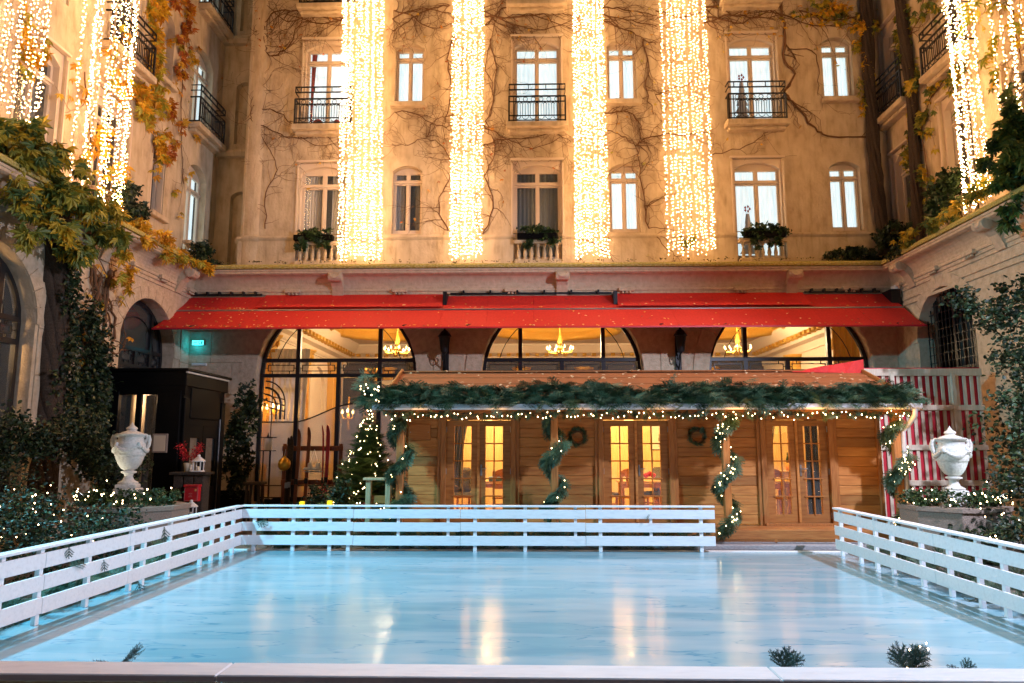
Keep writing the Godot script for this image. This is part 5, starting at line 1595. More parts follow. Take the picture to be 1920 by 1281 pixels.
	# sprigs that stand up behind the near fence
	var up := [[P(-1.93, 0.745, 3.56), [Vector3(0.9, 0.9, 0), Vector3(-0.9, 0.1, 0), Vector3(0.7, 0.6, 0.1), Vector3(0.3, 0.2, 0)], 0.13, "fir sprig lying against the ice behind the near fence at the left"], [P(1.14, 0.745, 3.52), [Vector3(-0.5, 0.9, 0), Vector3(0.8, 0.7, 0), Vector3(0.1, 0.8, 0.2), Vector3(0.35, 0.9, -0.3), Vector3(-0.3, 0.9, 0.2), Vector3(0.6, 0.9, 0.2)], 0.115, "fir sprig standing up behind the near fence right of the middle"],
		[P(1.7, 0.73, 3.52), [Vector3(-0.5, 1.0, 0), Vector3(0.5, 0.9, 0), Vector3(0.0, 0.9, 0.3), Vector3(0.3, 0.7, 0), Vector3(-0.4, 0.6, 0.1), Vector3(-0.2, 0.9, -0.2), Vector3(0.25, 1.0, 0.2)], 0.15, "tallest fir sprig with small lights behind the near fence at the right"], [P(1.93, 0.745, 3.52), [Vector3(0.4, 0.8, 0), Vector3(-0.6, 0.4, 0), Vector3(0.7, 0.5, 0)], 0.075, "small fir sprig behind the near fence at the far right"]]
	for q in up:
		var t := thing("fir_sprig", q[3], "fir twig", "", q[0])
		for d in q[1]:
			var o := mesh(ME.sprig, "twig", plain(lin(0.018, 0.05, 0.04)), t)
			o.transform = Transform3D(aim(d, q[2], 0.5), Vector3.ZERO)
	var ls := []
	for k in 5: ls.append(P(1.7 + rb(-0.08, 0.06), 0.76 + rb(-0.02, 0.14), 3.46))
	var fs := thing("near_fairy_lights", "few tiny fairy lights in the fir sprig at the near right", "fairy lights")
	fairy(fs, ls, 0.003)
	# two yellow lamps on the far fence
	for k in 2:
		var y := thing("yellow_block", ["left one of the two small yellow blocks on the back fence", "right one of the two small yellow blocks on the back fence"][k], "marker", "yellow blocks on the back fence", P([-3.95, -3.47][k], 0.77, 12.78))
		box(Vector3(0, 0.01, 0), Vector3(0.08, 0.09 if k == 0 else 0.12, 0.08), "lamp_body", glow(Color(1.0, 0.8, 0.02), 0.5, Color(0.95, 0.8, 0.05)), y, 0.01)
		box(Vector3(0, -0.12, 0), Vector3(0.09, 0.12, 0.03), "clip", glow(Color(1.0, 0.8, 0.02), 0.2, Color(0.95, 0.8, 0.05)), y, 0.006)
	# floodlights on the wing ledges
	var fl := [[P(-8.85, 7.5, 8.3), P(0.4, 0.3, 10.6), "floodlight on the left wing ledge pointing down at the rink"], [P(9.2, 7.5, 7.0), P(-1.5, 0.2, 9.5), "floodlight on the right wing ledge pointing down at the rink"]]
	for q in fl:
		var t := thing("floodlight", q[2], "floodlight", "floodlights over the rink", q[0])
		var bs := Basis.looking_at(q[1] - q[0], Vector3.UP)
		box(Vector3.ZERO, Vector3(0.4, 0.3, 0.14), "housing", M.iron, t, 0.02, bs)
		box(bs * Vector3(0, 0, -0.075), Vector3(0.36, 0.26, 0.012), "lamp_glass", glow(Color(0.8, 0.93, 1.0), 3.0), t, 0.003, bs)
		var m := MB.new()
		m.box(Vector3(0, -0.35, 0), Vector3(0.06, 0.7, 0.06))
		part(m, "bracket", M.iron, t)

# ---------- urns, porch, skis, tree ----------
func urn(at: Vector3, label: String, turn: float) -> void:
	var t := thing("stone_urn", label, "urn", "stone urns on planters", at)
	t.rotation.y = turn
	t.scale = Vector3(0.78, 0.96, 0.78)
	var b := MB.new()
	b.box(Vector3(0, 0.035, 0), Vector3(0.42, 0.07, 0.42), Basis(), 0.015)
	b.lathe([Vector2(0.2, 0.07), Vector2(0.21, 0.1), Vector2(0.12, 0.14), Vector2(0.085, 0.2), Vector2(0.1, 0.25), Vector2(0.16, 0.27), Vector2(0.16, 0.29), Vector2(0.09, 0.31)], 28)
	part(b, "foot", M.white_stone, t)
	b = MB.new()
	b.lathe([Vector2(0.09, 0.31), Vector2(0.16, 0.34), Vector2(0.23, 0.42), Vector2(0.27, 0.5), Vector2(0.29, 0.56)], 40, Vector3.ZERO, Basis(), 0.06)
	b.lathe([Vector2(0.29, 0.56), Vector2(0.31, 0.57), Vector2(0.31, 0.6), Vector2(0.32, 0.66), Vector2(0.315, 0.76), Vector2(0.28, 0.8), Vector2(0.27, 0.82), Vector2(0.25, 0.9), Vector2(0.3, 0.92), Vector2(0.31, 0.95), Vector2(0.24, 0.96)], 36)
	part(b, "bowl", M.white_stone, t)
	b = MB.new()
	b.lathe([Vector2(0.24, 0.955), Vector2(0.2, 0.98), Vector2(0.12, 1.0), Vector2(0.09, 1.02), Vector2(0.12, 1.04), Vector2(0.11, 1.065), Vector2(0.06, 1.09), Vector2(0.03, 1.125), Vector2(0.0, 1.17)], 24, Vector3.ZERO, Basis(), 0.05)
	part(b, "lid", M.white_stone, t)
	for s in [-1.0, 1.0]:
		b = MB.new()
		var sp := []
		for k in 15:
			var th := 0.5 * k + 2.6
			var rr := 0.095 - 0.0055 * k
			sp.append(Vector3(s * (0.275 + rr * cos(th)), 0.885 + rr * sin(th), 0))
		b.tube(sp, [0.038], 7)
		b.tube([Vector3(s * 0.355, 0.93, 0), Vector3(s * 0.375, 0.85, 0), Vector3(s * 0.36, 0.76, 0), Vector3(s * 0.315, 0.66, 0)], [0.03, 0.045, 0.05, 0.03], 7)
		part(b, "scroll_handle", M.white_stone, t)
	# swags and heads in relief
	for k in 4:
		var a0 := TAU * k / 4.0 + PI / 4.0
		b = MB.new()
		var sw := []
		for j in 11:
			var a := a0 + PI / 2.0 * j / 10.0
			sw.append(Vector3(cos(a) * 0.33, 0.75 - 0.1 * sin(PI * j / 10.0), sin(a) * 0.33))
		b.tube(sw, [0.02, 0.03, 0.035, 0.042, 0.045, 0.047, 0.045, 0.042, 0.035, 0.03, 0.02], 7)
		for j in 9: b.lathe([Vector2(0, -0.03), Vector2(0.03, 0), Vector2(0, 0.03)], 6, sw[1 + j] + Vector3(cos(a0 + 0.16 * j), 0.1, sin(a0 + 0.16 * j)) * 0.02)
		b.lathe([Vector2(0, -0.06), Vector2(0.045, -0.03), Vector2(0.055, 0.02), Vector2(0.03, 0.06), Vector2(0, 0.07)], 8, Vector3(cos(a0) * 0.32, 0.74, sin(a0) * 0.32))
		part(b, "swag", M.white_stone, t)

func planter(at: Vector3, sx: float, sz: float, h: float, label: String) -> void:
	var t := thing("stone_planter", label, "planter", "stone planters", at)
	var poly := []
	var c := 0.45
	var ring := [[-sx / 2.0 + c, sz / 2.0], [sx / 2.0 - c, sz / 2.0], [sx / 2.0, sz / 2.0 - c], [sx / 2.0, -sz / 2.0 + c], [sx / 2.0 - c, -sz / 2.0], [-sx / 2.0 + c, -sz / 2.0], [-sx / 2.0, -sz / 2.0 + c], [-sx / 2.0, sz / 2.0 - c]]
	for layer in [["wall", 0.0, h - 0.07, 1.0], ["coping", h - 0.07, h, 1.04]]:
		var b := MB.new()
		var m := Vector3(0, 0, 0)
		for k in 8:
			var p := Vector3(ring[k][0] * layer[3], 0, ring[k][1] * layer[3])
			var q := Vector3(ring[(k + 1) % 8][0] * layer[3], 0, ring[(k + 1) % 8][1] * layer[3])
			var lo := Vector3(0, layer[1], 0)
			var hi := Vector3(0, layer[2], 0)
			b.oquad(p + lo, p + hi, q + hi, q + lo, (p + q) / 2.0)
			b.otri(p + hi, q + hi, hi, Vector3.UP)
			b.otri(p + lo, q + lo, lo, Vector3.DOWN)
		part(b, layer[0], M.planter, t)

func leaf_mass(called: String, label: String, category: String, blobs: Array, m: Mesh, s0: float, s1: float, pal: Array, mt: Material, group := "", droop := 0.0) -> Node3D:
	# blobs: [centre, radii, count]; leaves sit in clumps towards the outside
	var t := thing(called, label, category, group)
	var xf := []
	var tints := []
	for e in blobs:
		var cl := []
		for k in maxi(6, int(e[2] / 28.0)): cl.append(Vector3(R.randfn(0, 1), R.randfn(0, 1), R.randfn(0, 1)).normalized() * pow(R.randf(), 0.4))
		for k in e[2]:
			var j := R.randi() % cl.size()
			var c: Vector3 = cl[j] + Vector3(R.randfn(0, 1), R.randfn(0, 1), R.randfn(0, 1)) * 0.16
			var p: Vector3 = e[0] + c * e[1]
			var d := Vector3(R.randfn(0, 1), R.randfn(0, 0.6) - droop, R.randfn(0, 1))
			xf.append(Transform3D(aim(d, rb(s0, s1), rb(-1.5, 1.5)), p))
			var col: Color = pal[(j + (R.randi() % 3)) % pal.size()]
			tints.append(col)
	copies("leaves", m, mt, xf, tints, t)
	return t

const EVER := [Color(0.008, 0.02, 0.007), Color(0.015, 0.035, 0.01), Color(0.025, 0.05, 0.014), Color(0.012, 0.028, 0.012), Color(0.035, 0.06, 0.015)]
const BOXW := [Color(0.02, 0.05, 0.012), Color(0.03, 0.07, 0.015), Color(0.045, 0.09, 0.02), Color(0.015, 0.04, 0.012)]
const YEL := [Color(0.72, 0.38, 0.015), Color(0.78, 0.48, 0.025), Color(0.6, 0.28, 0.012), Color(0.52, 0.4, 0.03), Color(0.4, 0.36, 0.03)]
const ORG := [Color(0.5, 0.14, 0.012), Color(0.62, 0.25, 0.02), Color(0.4, 0.1, 0.015), Color(0.6, 0.35, 0.03)]
const OLIVE := [Color(0.12, 0.16, 0.025), Color(0.26, 0.25, 0.03), Color(0.44, 0.34, 0.03), Color(0.09, 0.14, 0.03), Color(0.55, 0.36, 0.02)]

func court_things() -> void:
	# urns on planters ringed with box
	planter(P(-6.85, 0, 12.6), 1.75, 1.5, 0.78, "octagonal stone planter under the left urn")
	urn(P(-6.86, 1.06, 12.5), "white stone urn with scroll handles, lit from the left, before the black porch", 0.25)
	planter(P(7.0, 0, 12.6), 1.5, 1.5, 0.8, "octagonal stone planter under the right urn")
	urn(P(6.98, 0.98, 12.5), "white stone urn with scroll handles before the red striped screen", -0.2)
	for s in 2:
		var cx: float = [-6.85, 6.98][s]
		var bl := []
		for k in 9: bl.append([P(cx + 0.62 * cos(TAU * k / 9.0), 0.9, 12.55 + 0.5 * sin(TAU * k / 9.0)), Vector3(0.24, 0.16, 0.22), 380])
		bl.append([P(cx, 0.86, 12.55), Vector3(0.5, 0.12, 0.4), 500])
		var h := leaf_mass("box_hedge", ["low box hedge with fairy lights round the foot of the left urn", "low box hedge with fairy lights round the foot of the right urn"][s], "hedge", bl, ME.leaf, 0.035, 0.06, BOXW, M.ivy)
		var lp := []
		for k in 30:
			var th := rb(0, TAU)
			lp.append(P(cx + 0.8 * cos(th), 0.88 + rb(-0.05, 0.2), 12.45 - 0.65 * absf(sin(th))))
		fairy(h, lp, 0.01)
		var m := MB.new()
		box(P(cx, 0.88, 12.5), Vector3(0.36, 0.36 if s == 0 else 0.2, 0.36), "pedestal", M.white_stone, get_node("stone_planter" if s == 0 else "stone_planter_001"), 0.02).position -= get_node("stone_planter" if s == 0 else "stone_planter_001").position
		var sx: float = [-7.42, 7.5][s]
		var sl := thing("garden_spotlight", ["small spotlight in the left planter shining up at the urn", "small spotlight in the right planter shining up at the urn"][s], "spotlight", "urn spotlights", P(sx, 0.95, 12.05))
		var sb := Basis.looking_at(P(cx, 1.75, 12.5) - P(sx, 0.95, 12.05), Vector3.UP)
		m = MB.new()
		m.lathe([Vector2(0, -0.06), Vector2(0.04, -0.06), Vector2(0.045, 0.05), Vector2(0.0, 0.04)], 12, Vector3.ZERO, sb * Basis(Vector3(1, 0, 0), -PI / 2))
		part(m, "lamp_body", M.iron, sl)
		m = MB.new()
		m.lathe([Vector2(0.0, 0.052), Vector2(0.04, 0.053), Vector2(0.0, 0.055)], 12, Vector3.ZERO, sb * Basis(Vector3(1, 0, 0), -PI / 2))
		part(m, "lamp_glass", glow(Color(0.95, 0.98, 1.0), 4.0), sl)
		spot(P(sx, 0.95, 12.05) + (P(cx, 1.7, 12.5) - P(sx, 0.95, 12.05)).normalized() * 0.08, P(cx, 1.62, 12.5), [0.55, 0.4][s], Color(1.0, 0.98, 0.9) if s == 0 else Color(0.85, 0.95, 1.0), 24.0, 0.03, "spotlight_beam")

	# black entrance porch
	var po := thing("entrance_porch", "black timber entrance porch with glazed sides and a glazed door at the left wing", "porch")
	var b := MB.new()
	b.box(P(-8.4, 3.22, 16.6), Vector3(2.0, 0.34, 2.2), Basis(), 0.01)
	part(b, "roof", M.black_paint, po)
	box(P(-8.4, 3.4, 16.6), Vector3(2.12, 0.06, 2.32), "roof_edge", M.black_paint, po, 0.01)
	box(P(-7.4, 3.35, 16.6), Vector3(0.05, 0.04, 2.2), "roof_flashing", M.zinc, po, 0.005)
	b = MB.new()
	b.box(P(-8.4, 2.97, 15.56), Vector3(1.98, 0.22, 0.1))
	part(b, "header", M.black_paint, po)
	for x in [[-9.0, 0.32], [-7.75, 0.52]]: box(P(x[0], 1.5, 15.55), Vector3(x[1], 2.9, 0.12), "pillar", M.black_paint, po, 0.01)
	box(P(-8.42, 1.65, 15.56), Vector3(0.12, 2.5, 0.08), "mullion", M.black_paint, po, 0.01)
	box(P(-8.4, 0.25, 15.56), Vector3(1.98, 0.5, 0.1), "base_panel", M.black_paint, po, 0.01)
	b = MB.new()
	b.quad(P(-8.9, 0.5, 15.58), P(-8.9, 2.88, 15.58), P(-8.0, 2.88, 15.58), P(-8.0, 0.5, 15.58))
	part(b, "front_pane", M.glass, po)
	# side towards the court: panel above, double door below
	b = MB.new()
	b.box(P(-7.5, 2.7, 16.6), Vector3(0.08, 0.95, 2.1))
	part(b, "upper_panel", M.black_paint, po)
	for e in [[15.68, 0.24], [17.55, 0.2]]: box(P(-7.48, 1.4, e[0]), Vector3(0.12, 2.8, e[1]), "door_post", M.black_paint, po, 0.01)
	box(P(-7.44, 2.72, 16.6), Vector3(0.03, 0.7, 1.5), "raised_panel", M.black_paint, po, 0.012)
	for e in [[15.82, 16.6], [16.62, 17.42]]:
		b = MB.new()
		b.sheet([e[0], e[1], 0.15, 2.3, 0.0], [[e[0] + 0.18, e[1] - 0.16, 0.85, 1.95, 0.0]], 0.03, -0.03)
		var d := MB.new()
		for i in b.v.size():
			d.v.append(P(-7.5 + b.v[i].z, b.v[i].y, b.v[i].x)); d.n.append(Vector3(b.n[i].z, b.n[i].y, -b.n[i].x))
		var lf := part(d, "door_leaf", M.black_paint, po)
		b = MB.new()
		b.oquad(P(-7.5, 0.85, e[0] + 0.18), P(-7.5, 1.95, e[0] + 0.18), P(-7.5, 1.95, e[1] - 0.16), P(-7.5, 0.85, e[1] - 0.16), Vector3.RIGHT)
		part(b, "pane", M.glass, lf)
	for e in [[15.8, 2.4], [17.44, 2.4]]: box(P(-7.45, 1.2, e[0]), Vector3(0.03, e[1], 0.03), "door_edge", M.metal, po, 0.004)
	# what shows through the porch: pale columns and a white curtain
	for k in 2:
		b = MB.new()
		b.lathe([Vector2(0.2, 0.2), Vector2(0.2, 0.3), Vector2(0.16, 0.36), Vector2(0.15, 3.0)], 18, P([-8.78, -8.2][k], 0.0, 16.2))
		solo(b, "porch_column", M.plaster, ["pale column inside the porch behind the urn finial", "pale column inside the porch right of the urn finial"][k], "column", "columns inside the porch")
	var pl := thing("porch_ceiling_lamp", "small ceiling lamp inside the black porch", "ceiling lamp", "", P(-8.4, 2.98, 16.3))
	b = MB.new()
	b.lathe([Vector2(0, -0.05), Vector2(0.09, -0.03), Vector2(0.1, 0.0), Vector2(0, 0.0)], 12)
	part(b, "lamp_globe", glow(Color(1, 0.85, 0.65), 4.0), pl)
	omni(P(-8.45, 2.75, 15.85), 0.8, Color(1, 0.8, 0.6), 0.08, "porch_lamp_glow")
	var mb := thing("menu_case", "pale framed menu case on the black pillar of the porch", "sign", "", P(-7.86, 1.83, 15.46))
	box(Vector3.ZERO, Vector3(0.32, 0.4, 0.05), "frame", M.planter, mb, 0.008)
	box(Vector3(0, 0, 0.028), Vector3(0.25, 0.33, 0.008), "sheet", M.cream, mb, 0.002)
	# mailbox and its things
	var st := thing("log_stand", "dark wooden stand holding the red letter box beside the porch door", "stand", "", P(-6.55, 0, 14.2))
	for k in 3: box(Vector3(-0.2 + 0.2 * k, 0.62, 0), Vector3(0.18, 1.24, 0.3), "board", M.bark, st, 0.01)
	box(Vector3(0, 1.25, 0), Vector3(0.72, 0.05, 0.4), "top", M.bark, st, 0.01)
	var lb := thing("red_letter_box", "red letter box with a pale border, small lettering and a stamp mark", "letter box", "", P(-6.42, 0.87, 13.98))
	box(Vector3(0, 0.0, 0), Vector3(0.27, 0.27, 0.12), "body", M.red_box, lb, 0.008)
	box(Vector3(0, 0.155, 0.01), Vector3(0.29, 0.045, 0.16), "lid", M.red_box, lb, 0.008)
	var pink := plain(lin(0.6, 0.2, 0.18), 0.6)
	for e in [[0, 0.118, 0.25, 0.006], [0, -0.118, 0.25, 0.006], [-0.122, 0, 0.006, 0.24], [0.122, 0, 0.006, 0.24]]: box(Vector3(e[0], e[1], 0.062), Vector3(e[2], e[3], 0.003), "border", pink, lb, 0.0)
	box(Vector3(0.085, 0.075, 0.062), Vector3(0.035, 0.04, 0.003), "stamp", plain(lin(0.7, 0.35, 0.12)), lb, 0.0)
	var f := SystemFont.new()
	f.font_names = PackedStringArray(["Droid Sans"])
	for k in 3:
		var tm := TextMesh.new()
		tm.font = f
		tm.font_size = 16
		tm.pixel_size = 0.0016
		tm.depth = 0.002
		tm.text = ["BOÎTE", "aux", "lettres"][k]
		var o := mesh(tm, "lettering", pink, lb)
		o.position = Vector3(-0.01, 0.01 - 0.028 * k, 0.062)
	var pot := thing("potted_red_plant", "red-leaved plant in a pale pot on the dark stand", "plant", "", P(-6.62, 1.28, 14.2))
	b = MB.new()
	b.lathe([Vector2(0, 0), Vector2(0.07, 0), Vector2(0.1, 0.17), Vector2(0.0, 0.16)], 14)
	part(b, "pot", M.cream, pot)
	var xf := []
	for k in 420:
		var th := rb(-0.9, 0.9)
		var side := -1.0 if k % 2 else 1.0
		var l := rb(0.08, 0.4)
		xf.append(Transform3D(aim(Vector3(R.randfn(0, 1), R.randfn(0, 1), R.randfn(0, 1)), rb(0.03, 0.055)), Vector3(side * l * 0.5 + R.randfn(0, 0.035), 0.17 + l * 0.85 + R.randfn(0, 0.03), R.randfn(0, 0.06))))
	copies("red_leaves", ME.leaf, M.leaf, xf, [Color(0.5, 0.01, 0.025), Color(0.35, 0.006, 0.02), Color(0.62, 0.02, 0.03)], pot)
	for e in [[-6.42, 1.28, 14.16, "white candle lantern standing on the dark stand above the letter box"], [-6.35, 0.45, 13.8, "white candle lantern low in front of the letter box"]]:
		var l := thing("white_lantern", e[3], "lantern", "white candle lanterns", P(e[0], e[1], e[2]))
		for x in [-0.07, 0.07]:
			for z in [-0.07, 0.07]: box(Vector3(x, 0.1, z), Vector3(0.018, 0.2, 0.018), "upright", M.white, l, 0.003)
		for y in [0.01, 0.2]: box(Vector3(0, y, 0), Vector3(0.19, 0.022, 0.19), "plate", M.white, l, 0.004)
		b = MB.new()
		b.lathe([Vector2(0.13, 0.21), Vector2(0.03, 0.29), Vector2(0.03, 0.32), Vector2(0.0, 0.33)], 4, Vector3.ZERO, Basis(Vector3.UP, PI / 4))
		part(b, "roof", M.white, l)
		b = MB.new()
		b.lathe([Vector2(0, 0.02), Vector2(0.03, 0.02), Vector2(0.03, 0.1), Vector2(0, 0.1)], 10)
		part(b, "candle", M.cream, l)
	b = MB.new()
	b.box(P(-6.3, 0.22, 13.8), Vector3(0.4, 0.44, 0.3), Basis(), 0.02)
	solo(b, "wooden_crate", M.bark, "dark crate carrying the low white lantern", "crate")
	# stack of dark stools
	var sk := thing("bar_stool", "dark wooden stool standing left of the skis", "stool", "", P(-5.95, 0.0, 15.9))
	box(Vector3(0, 0.98, 0), Vector3(0.4, 0.06, 0.36), "seat", M.bark, sk, 0.012)
	for x in [-0.13, 0.13]:
		for z in [-0.12, 0.12]: box(Vector3(x * 1.1, 0.48, z), Vector3(0.05, 0.96, 0.05), "leg", M.bark, sk, 0.006, Basis(Vector3(0, 0, 1), x * 0.3))

	# ski display
	var rk := thing("ski_rack", "brown timber rack with two rails holding old skis", "rack", "", P(-4.9, 0, 16.4))
	for x in [-0.6, 0.66]: box(Vector3(x, 0.9, 0), Vector3(0.08, 1.85, 0.07), "upright", M.ski_brown, rk, 0.008)
	for y in [1.72, 0.98]: box(Vector3(0.04, y, 0.05), Vector3(1.36, 0.11, 0.05), "rail", M.ski_brown, rk, 0.008)
	for s in [-1.0, 1.0]: box(Vector3(0.85 + 0.1 * s, 0.55, 0.1), Vector3(0.05, 1.1, 0.05), "brace", M.ski_brown, rk, 0.006, Basis(Vector3(0, 0, 1), 0.5))
	var skis := [[-5.4, 1.9, -0.03, M.bark, "dark ski crossed with its pair at the left of the rack, left tip"], [-5.36, 1.94, -0.04, M.bark, "dark ski crossed with its pair at the left of the rack, right tip"], [-5.2, 2.1, -0.035, M.ski_brown, "brown wooden ski, the left one of the brown pair"], [-4.98, 2.14, -0.035, M.ski_brown, "brown wooden ski, the right one of the brown pair"], [-4.58, 2.17, 0.012, M.ski_red, "thin dark red ski seen on edge"], [-4.53, 2.18, -0.02, M.ski_red, "bright red ski at the right of the rack"]]
	for k in skis.size():
		var e: Array = skis[k]
		var s := thing("ski", e[4], "ski", "old skis on the rack", P(e[0], 0.12, 16.25))
		s.rotation.z = e[2]
		b = MB.new()
		var wid := 0.036 if k != 4 else 0.016
		var prof := []
		for j in 12:
			var tt: float = [0.0, 0.15, 0.35, 0.55, 0.75, 0.9, 0.93, 0.955, 0.972, 0.985, 0.995, 1.0][j]
			var y: float = e[1] * tt * 0.97
			var hw: float = wid * (1.0 if tt < 0.9 else sqrt(maxf(0.0, 1.0 - pow((tt - 0.9) / 0.1, 2.0)))) * (1.0 + 0.2 * absf(tt - 0.45))
			var z := 0.0 if tt < 0.82 else 0.9 * pow(tt - 0.82, 2.0) * 4.0
			prof.append([y, hw, z])
		for j in 11:
			var p0: Array = prof[j]
			var p1: Array = prof[j + 1]
			for zz in [0.012, -0.012]:
				b.oquad(Vector3(-p0[1], p0[0], p0[2] + zz), Vector3(-p1[1], p1[0], p1[2] + zz), Vector3(p1[1], p1[0], p1[2] + zz), Vector3(p0[1], p0[0], p0[2] + zz), Vector3(0, 0, signf(zz)))
			for sd in [-1.0, 1.0]: b.oquad(Vector3(sd * p0[1], p0[0], p0[2] + 0.012), Vector3(sd * p1[1], p1[0], p1[2] + 0.012), Vector3(sd * p1[1], p1[0], p1[2] - 0.012), Vector3(sd * p0[1], p0[0], p0[2] - 0.012), Vector3(sd, 0, 0))
		part(b, "blade", e[3], s)
		box(Vector3(0, e[1] * 0.42, 0.03), Vector3(wid * 2.1, 0.12, 0.04), "binding", M.metal if k < 2 else M.iron, s, 0.006)
	var ba := thing("gold_bauble", "large gold bauble hung on the ski rack upright", "bauble", "", P(-5.42, 1.38, 16.15))
	b = MB.new()
	b.lathe([Vector2(0, -0.15), Vector2(0.07, -0.13), Vector2(0.125, -0.07), Vector2(0.14, 0.0), Vector2(0.125, 0.07), Vector2(0.07, 0.13), Vector2(0.03, 0.15), Vector2(0.03, 0.18), Vector2(0, 0.18)], 24)
	var gm := plain(lin(0.75, 0.42, 0.05), 0.28, 0.6)
	part(b, "ball", gm, ba)
	b = MB.new()
	b.tube([Vector3(0, 0.17, 0), Vector3(0.02, 0.32, 0)], [0.006], 5)
	part(b, "cord", M.white, ba)
	var lt := thing("standing_lantern", "tall black iron stand carrying a pale glass lantern at the left end of the glazing", "lantern", "", P(-5.85, 0, 16.3))
	for x in [-0.1, 0.06]: box(Vector3(x, 0.85, 0), Vector3(0.025, 1.66, 0.025), "leg", M.iron, lt, 0.003)
	for y in [1.67, 1.96]: box(Vector3(-0.01, y, 0), Vector3(0.3, 0.02, 0.26), "plate", M.iron, lt, 0.003)
	b = MB.new()
	b.lathe([Vector2(0.1, 1.68), Vector2(0.1, 1.95)], 18, Vector3(-0.01, 0, 0))
	part(b, "glass", M.frosted, lt)
	b = MB.new()
	b.lathe([Vector2(0, 1.96), Vector2(0.03, 1.98), Vector2(0.01, 2.05), Vector2(0, 2.08)], 8, Vector3(-0.01, 0, 0))
	part(b, "finial", M.iron, lt)
	b = MB.new()
	b.lathe([Vector2(0, 1.68), Vector2(0.04, 1.68), Vector2(0.04, 1.85), Vector2(0, 1.85)], 12, Vector3(-0.01, 0, 0))
	part(b, "candle", M.cream, lt)
	box(Vector3(-0.02, 0.62, 0), Vector3(0.3, 0.02, 0.2), "foot_plate", M.iron, lt, 0.003)
	# skates hung between the skis
	var sk2 := thing("ice_skates", "pair of white ice skates hung by their laces from the ski rack", "ice skates", "", P(-4.76, 1.28, 16.15))
	for x in [-0.09, 0.09]:
		b = MB.new()
		b.box(Vector3(x, 0.06, 0), Vector3(0.09, 0.14, 0.08), Basis(), 0.02)
		b.box(Vector3(x - 0.04, 0.0, 0), Vector3(0.2, 0.06, 0.07), Basis(), 0.02)
		var bt := part(b, "boot", M.white, sk2)
		box(Vector3(x - 0.03, -0.06, 0), Vector3(0.24, 0.03, 0.008), "blade", M.metal, bt, 0.002)
		b = MB.new()
		b.tube([Vector3(x, 0.12, 0), Vector3(0, 0.42, 0)], [0.004], 4)
		part(b, "lace", M.white, sk2)
	# christmas tree
	var ct := thing("christmas_tree", "cone-shaped Christmas tree covered in small lights left of the chalet", "Christmas tree", "", P(-3.3, 0.1, 14.9))
	b = MB.new()
	b.tube([Vector3(0, 0, 0), Vector3(0, 1.5, 0), Vector3(0.02, 2.4, 0)], [0.05, 0.035, 0.012], 8)
	part(b, "trunk", M.bark, ct)
	xf = []
	var tints := []
	for lv in 26:
		var s := lv / 25.0
		var y := 0.3 + 2.05 * s
		var rad := (0.98 * pow(1.0 - s, 0.9) + 0.06) * rb(0.82, 1.08)
		var n := int(10 + 18 * (1.0 - s))
		for k in n:
			var th := TAU * (k + 0.5 * (lv % 2)) / n + rb(-0.15, 0.15)
			var out := Vector3(cos(th), 0.12 + 0.5 * s, sin(th))
			for q in (3 if rad > 0.35 else 1):
				var rr := rad * (1.0 - 0.33 * q)
				var l := minf(rad, rb(0.26, 0.38))
				xf.append(Transform3D(aim(out + Vector3(rb(-0.3, 0.3), rb(-0.2, 0.2), rb(-0.3, 0.3)), l, rb(-0.4, 0.4)), Vector3(cos(th), 0, sin(th)) * maxf(rr - l, 0.0) + Vector3(0, y, 0)))
				tints.append([Color(0.06, 0.1, 0.03), Color(0.09, 0.14, 0.035), Color(0.12, 0.17, 0.045), Color(0.05, 0.08, 0.03)][R.randi() % 4])
	for k in 6: xf.append(Transform3D(aim(Vector3(rb(-0.5, 0.5), 1, rb(-0.3, 0.3)), 0.24), Vector3(0, 2.3, 0))); tints.append(FIR[1])
	copies("fir_sprigs", ME.sprig, M.fir, xf, tints, ct)
	var lp := []
	for k in 125:
		var s := pow(R.randf(), 1.7)
		var th := rb(-0.3, PI + 0.3)
		var rad := (0.9 * (1.0 - s) + 0.05) * rb(0.75, 1.0)
		lp.append(Vector3(cos(th) * rad, 0.3 + 2.1 * s, sin(th) * rad))
	fairy(ct, lp, 0.0095)
	for e in [[0.8, 0.75], [1.4, 0.55], [0.45, 0.8]]: omni(P(-3.3, e[0], 14.9 - e[1]), 0.13, Color(1.0, 0.8, 0.45), 0.4, "tree_light_glow")
	# low plants before the skis
	var lowp := [["dark leafy pot plant in front of the ski rack", [P(-4.5, 0.75, 15.6), Vector3(0.22, 0.3, 0.2), 500]], ["round dark bush at the foot of the Christmas tree", [P(-3.65, 0.85, 14.1), Vector3(0.26, 0.28, 0.22), 600]], ["dark heather in front of the Christmas tree", [P(-3.6, 0.5, 13.7), Vector3(0.4, 0.28, 0.2), 600]], ["low dark foliage left of the Christmas tree", [P(-4.5, 0.5, 15.2), Vector3(0.45, 0.25, 0.25), 500]]]
	for e in lowp: leaf_mass("shrub", e[0], "shrub", [e[1]], ME.leaf, 0.04, 0.08, EVER, M.ivy, "low plants by the ski rack")
	leaf_mass("red_berry_bush", "small bush of deep pink berries right of the heather", "shrub", [[P(-3.12, 0.55, 13.8), Vector3(0.16, 0.22, 0.12), 160]], ME.leaf, 0.02, 0.04, [Color(0.35, 0.01, 0.05), Color(0.2, 0.01, 0.03), Color(0.02, 0.04, 0.01)], M.ivy)
	# striped screen right of the chalet
	var sc := thing("striped_screen", "screen of pale upright slats over bright red, right of the chalet", "screen", "", P(0, 0, 15.5))
	b = MB.new()
	b.box(Vector3(7.97, 1.75, -0.06), Vector3(2.85, 3.3, 0.04))
	part(b, "red_backing", M.red_paint, sc)
	var tiers := [[2.62, 3.22], [1.8, 2.5], [1.08, 1.68], [0.2, 0.96]]
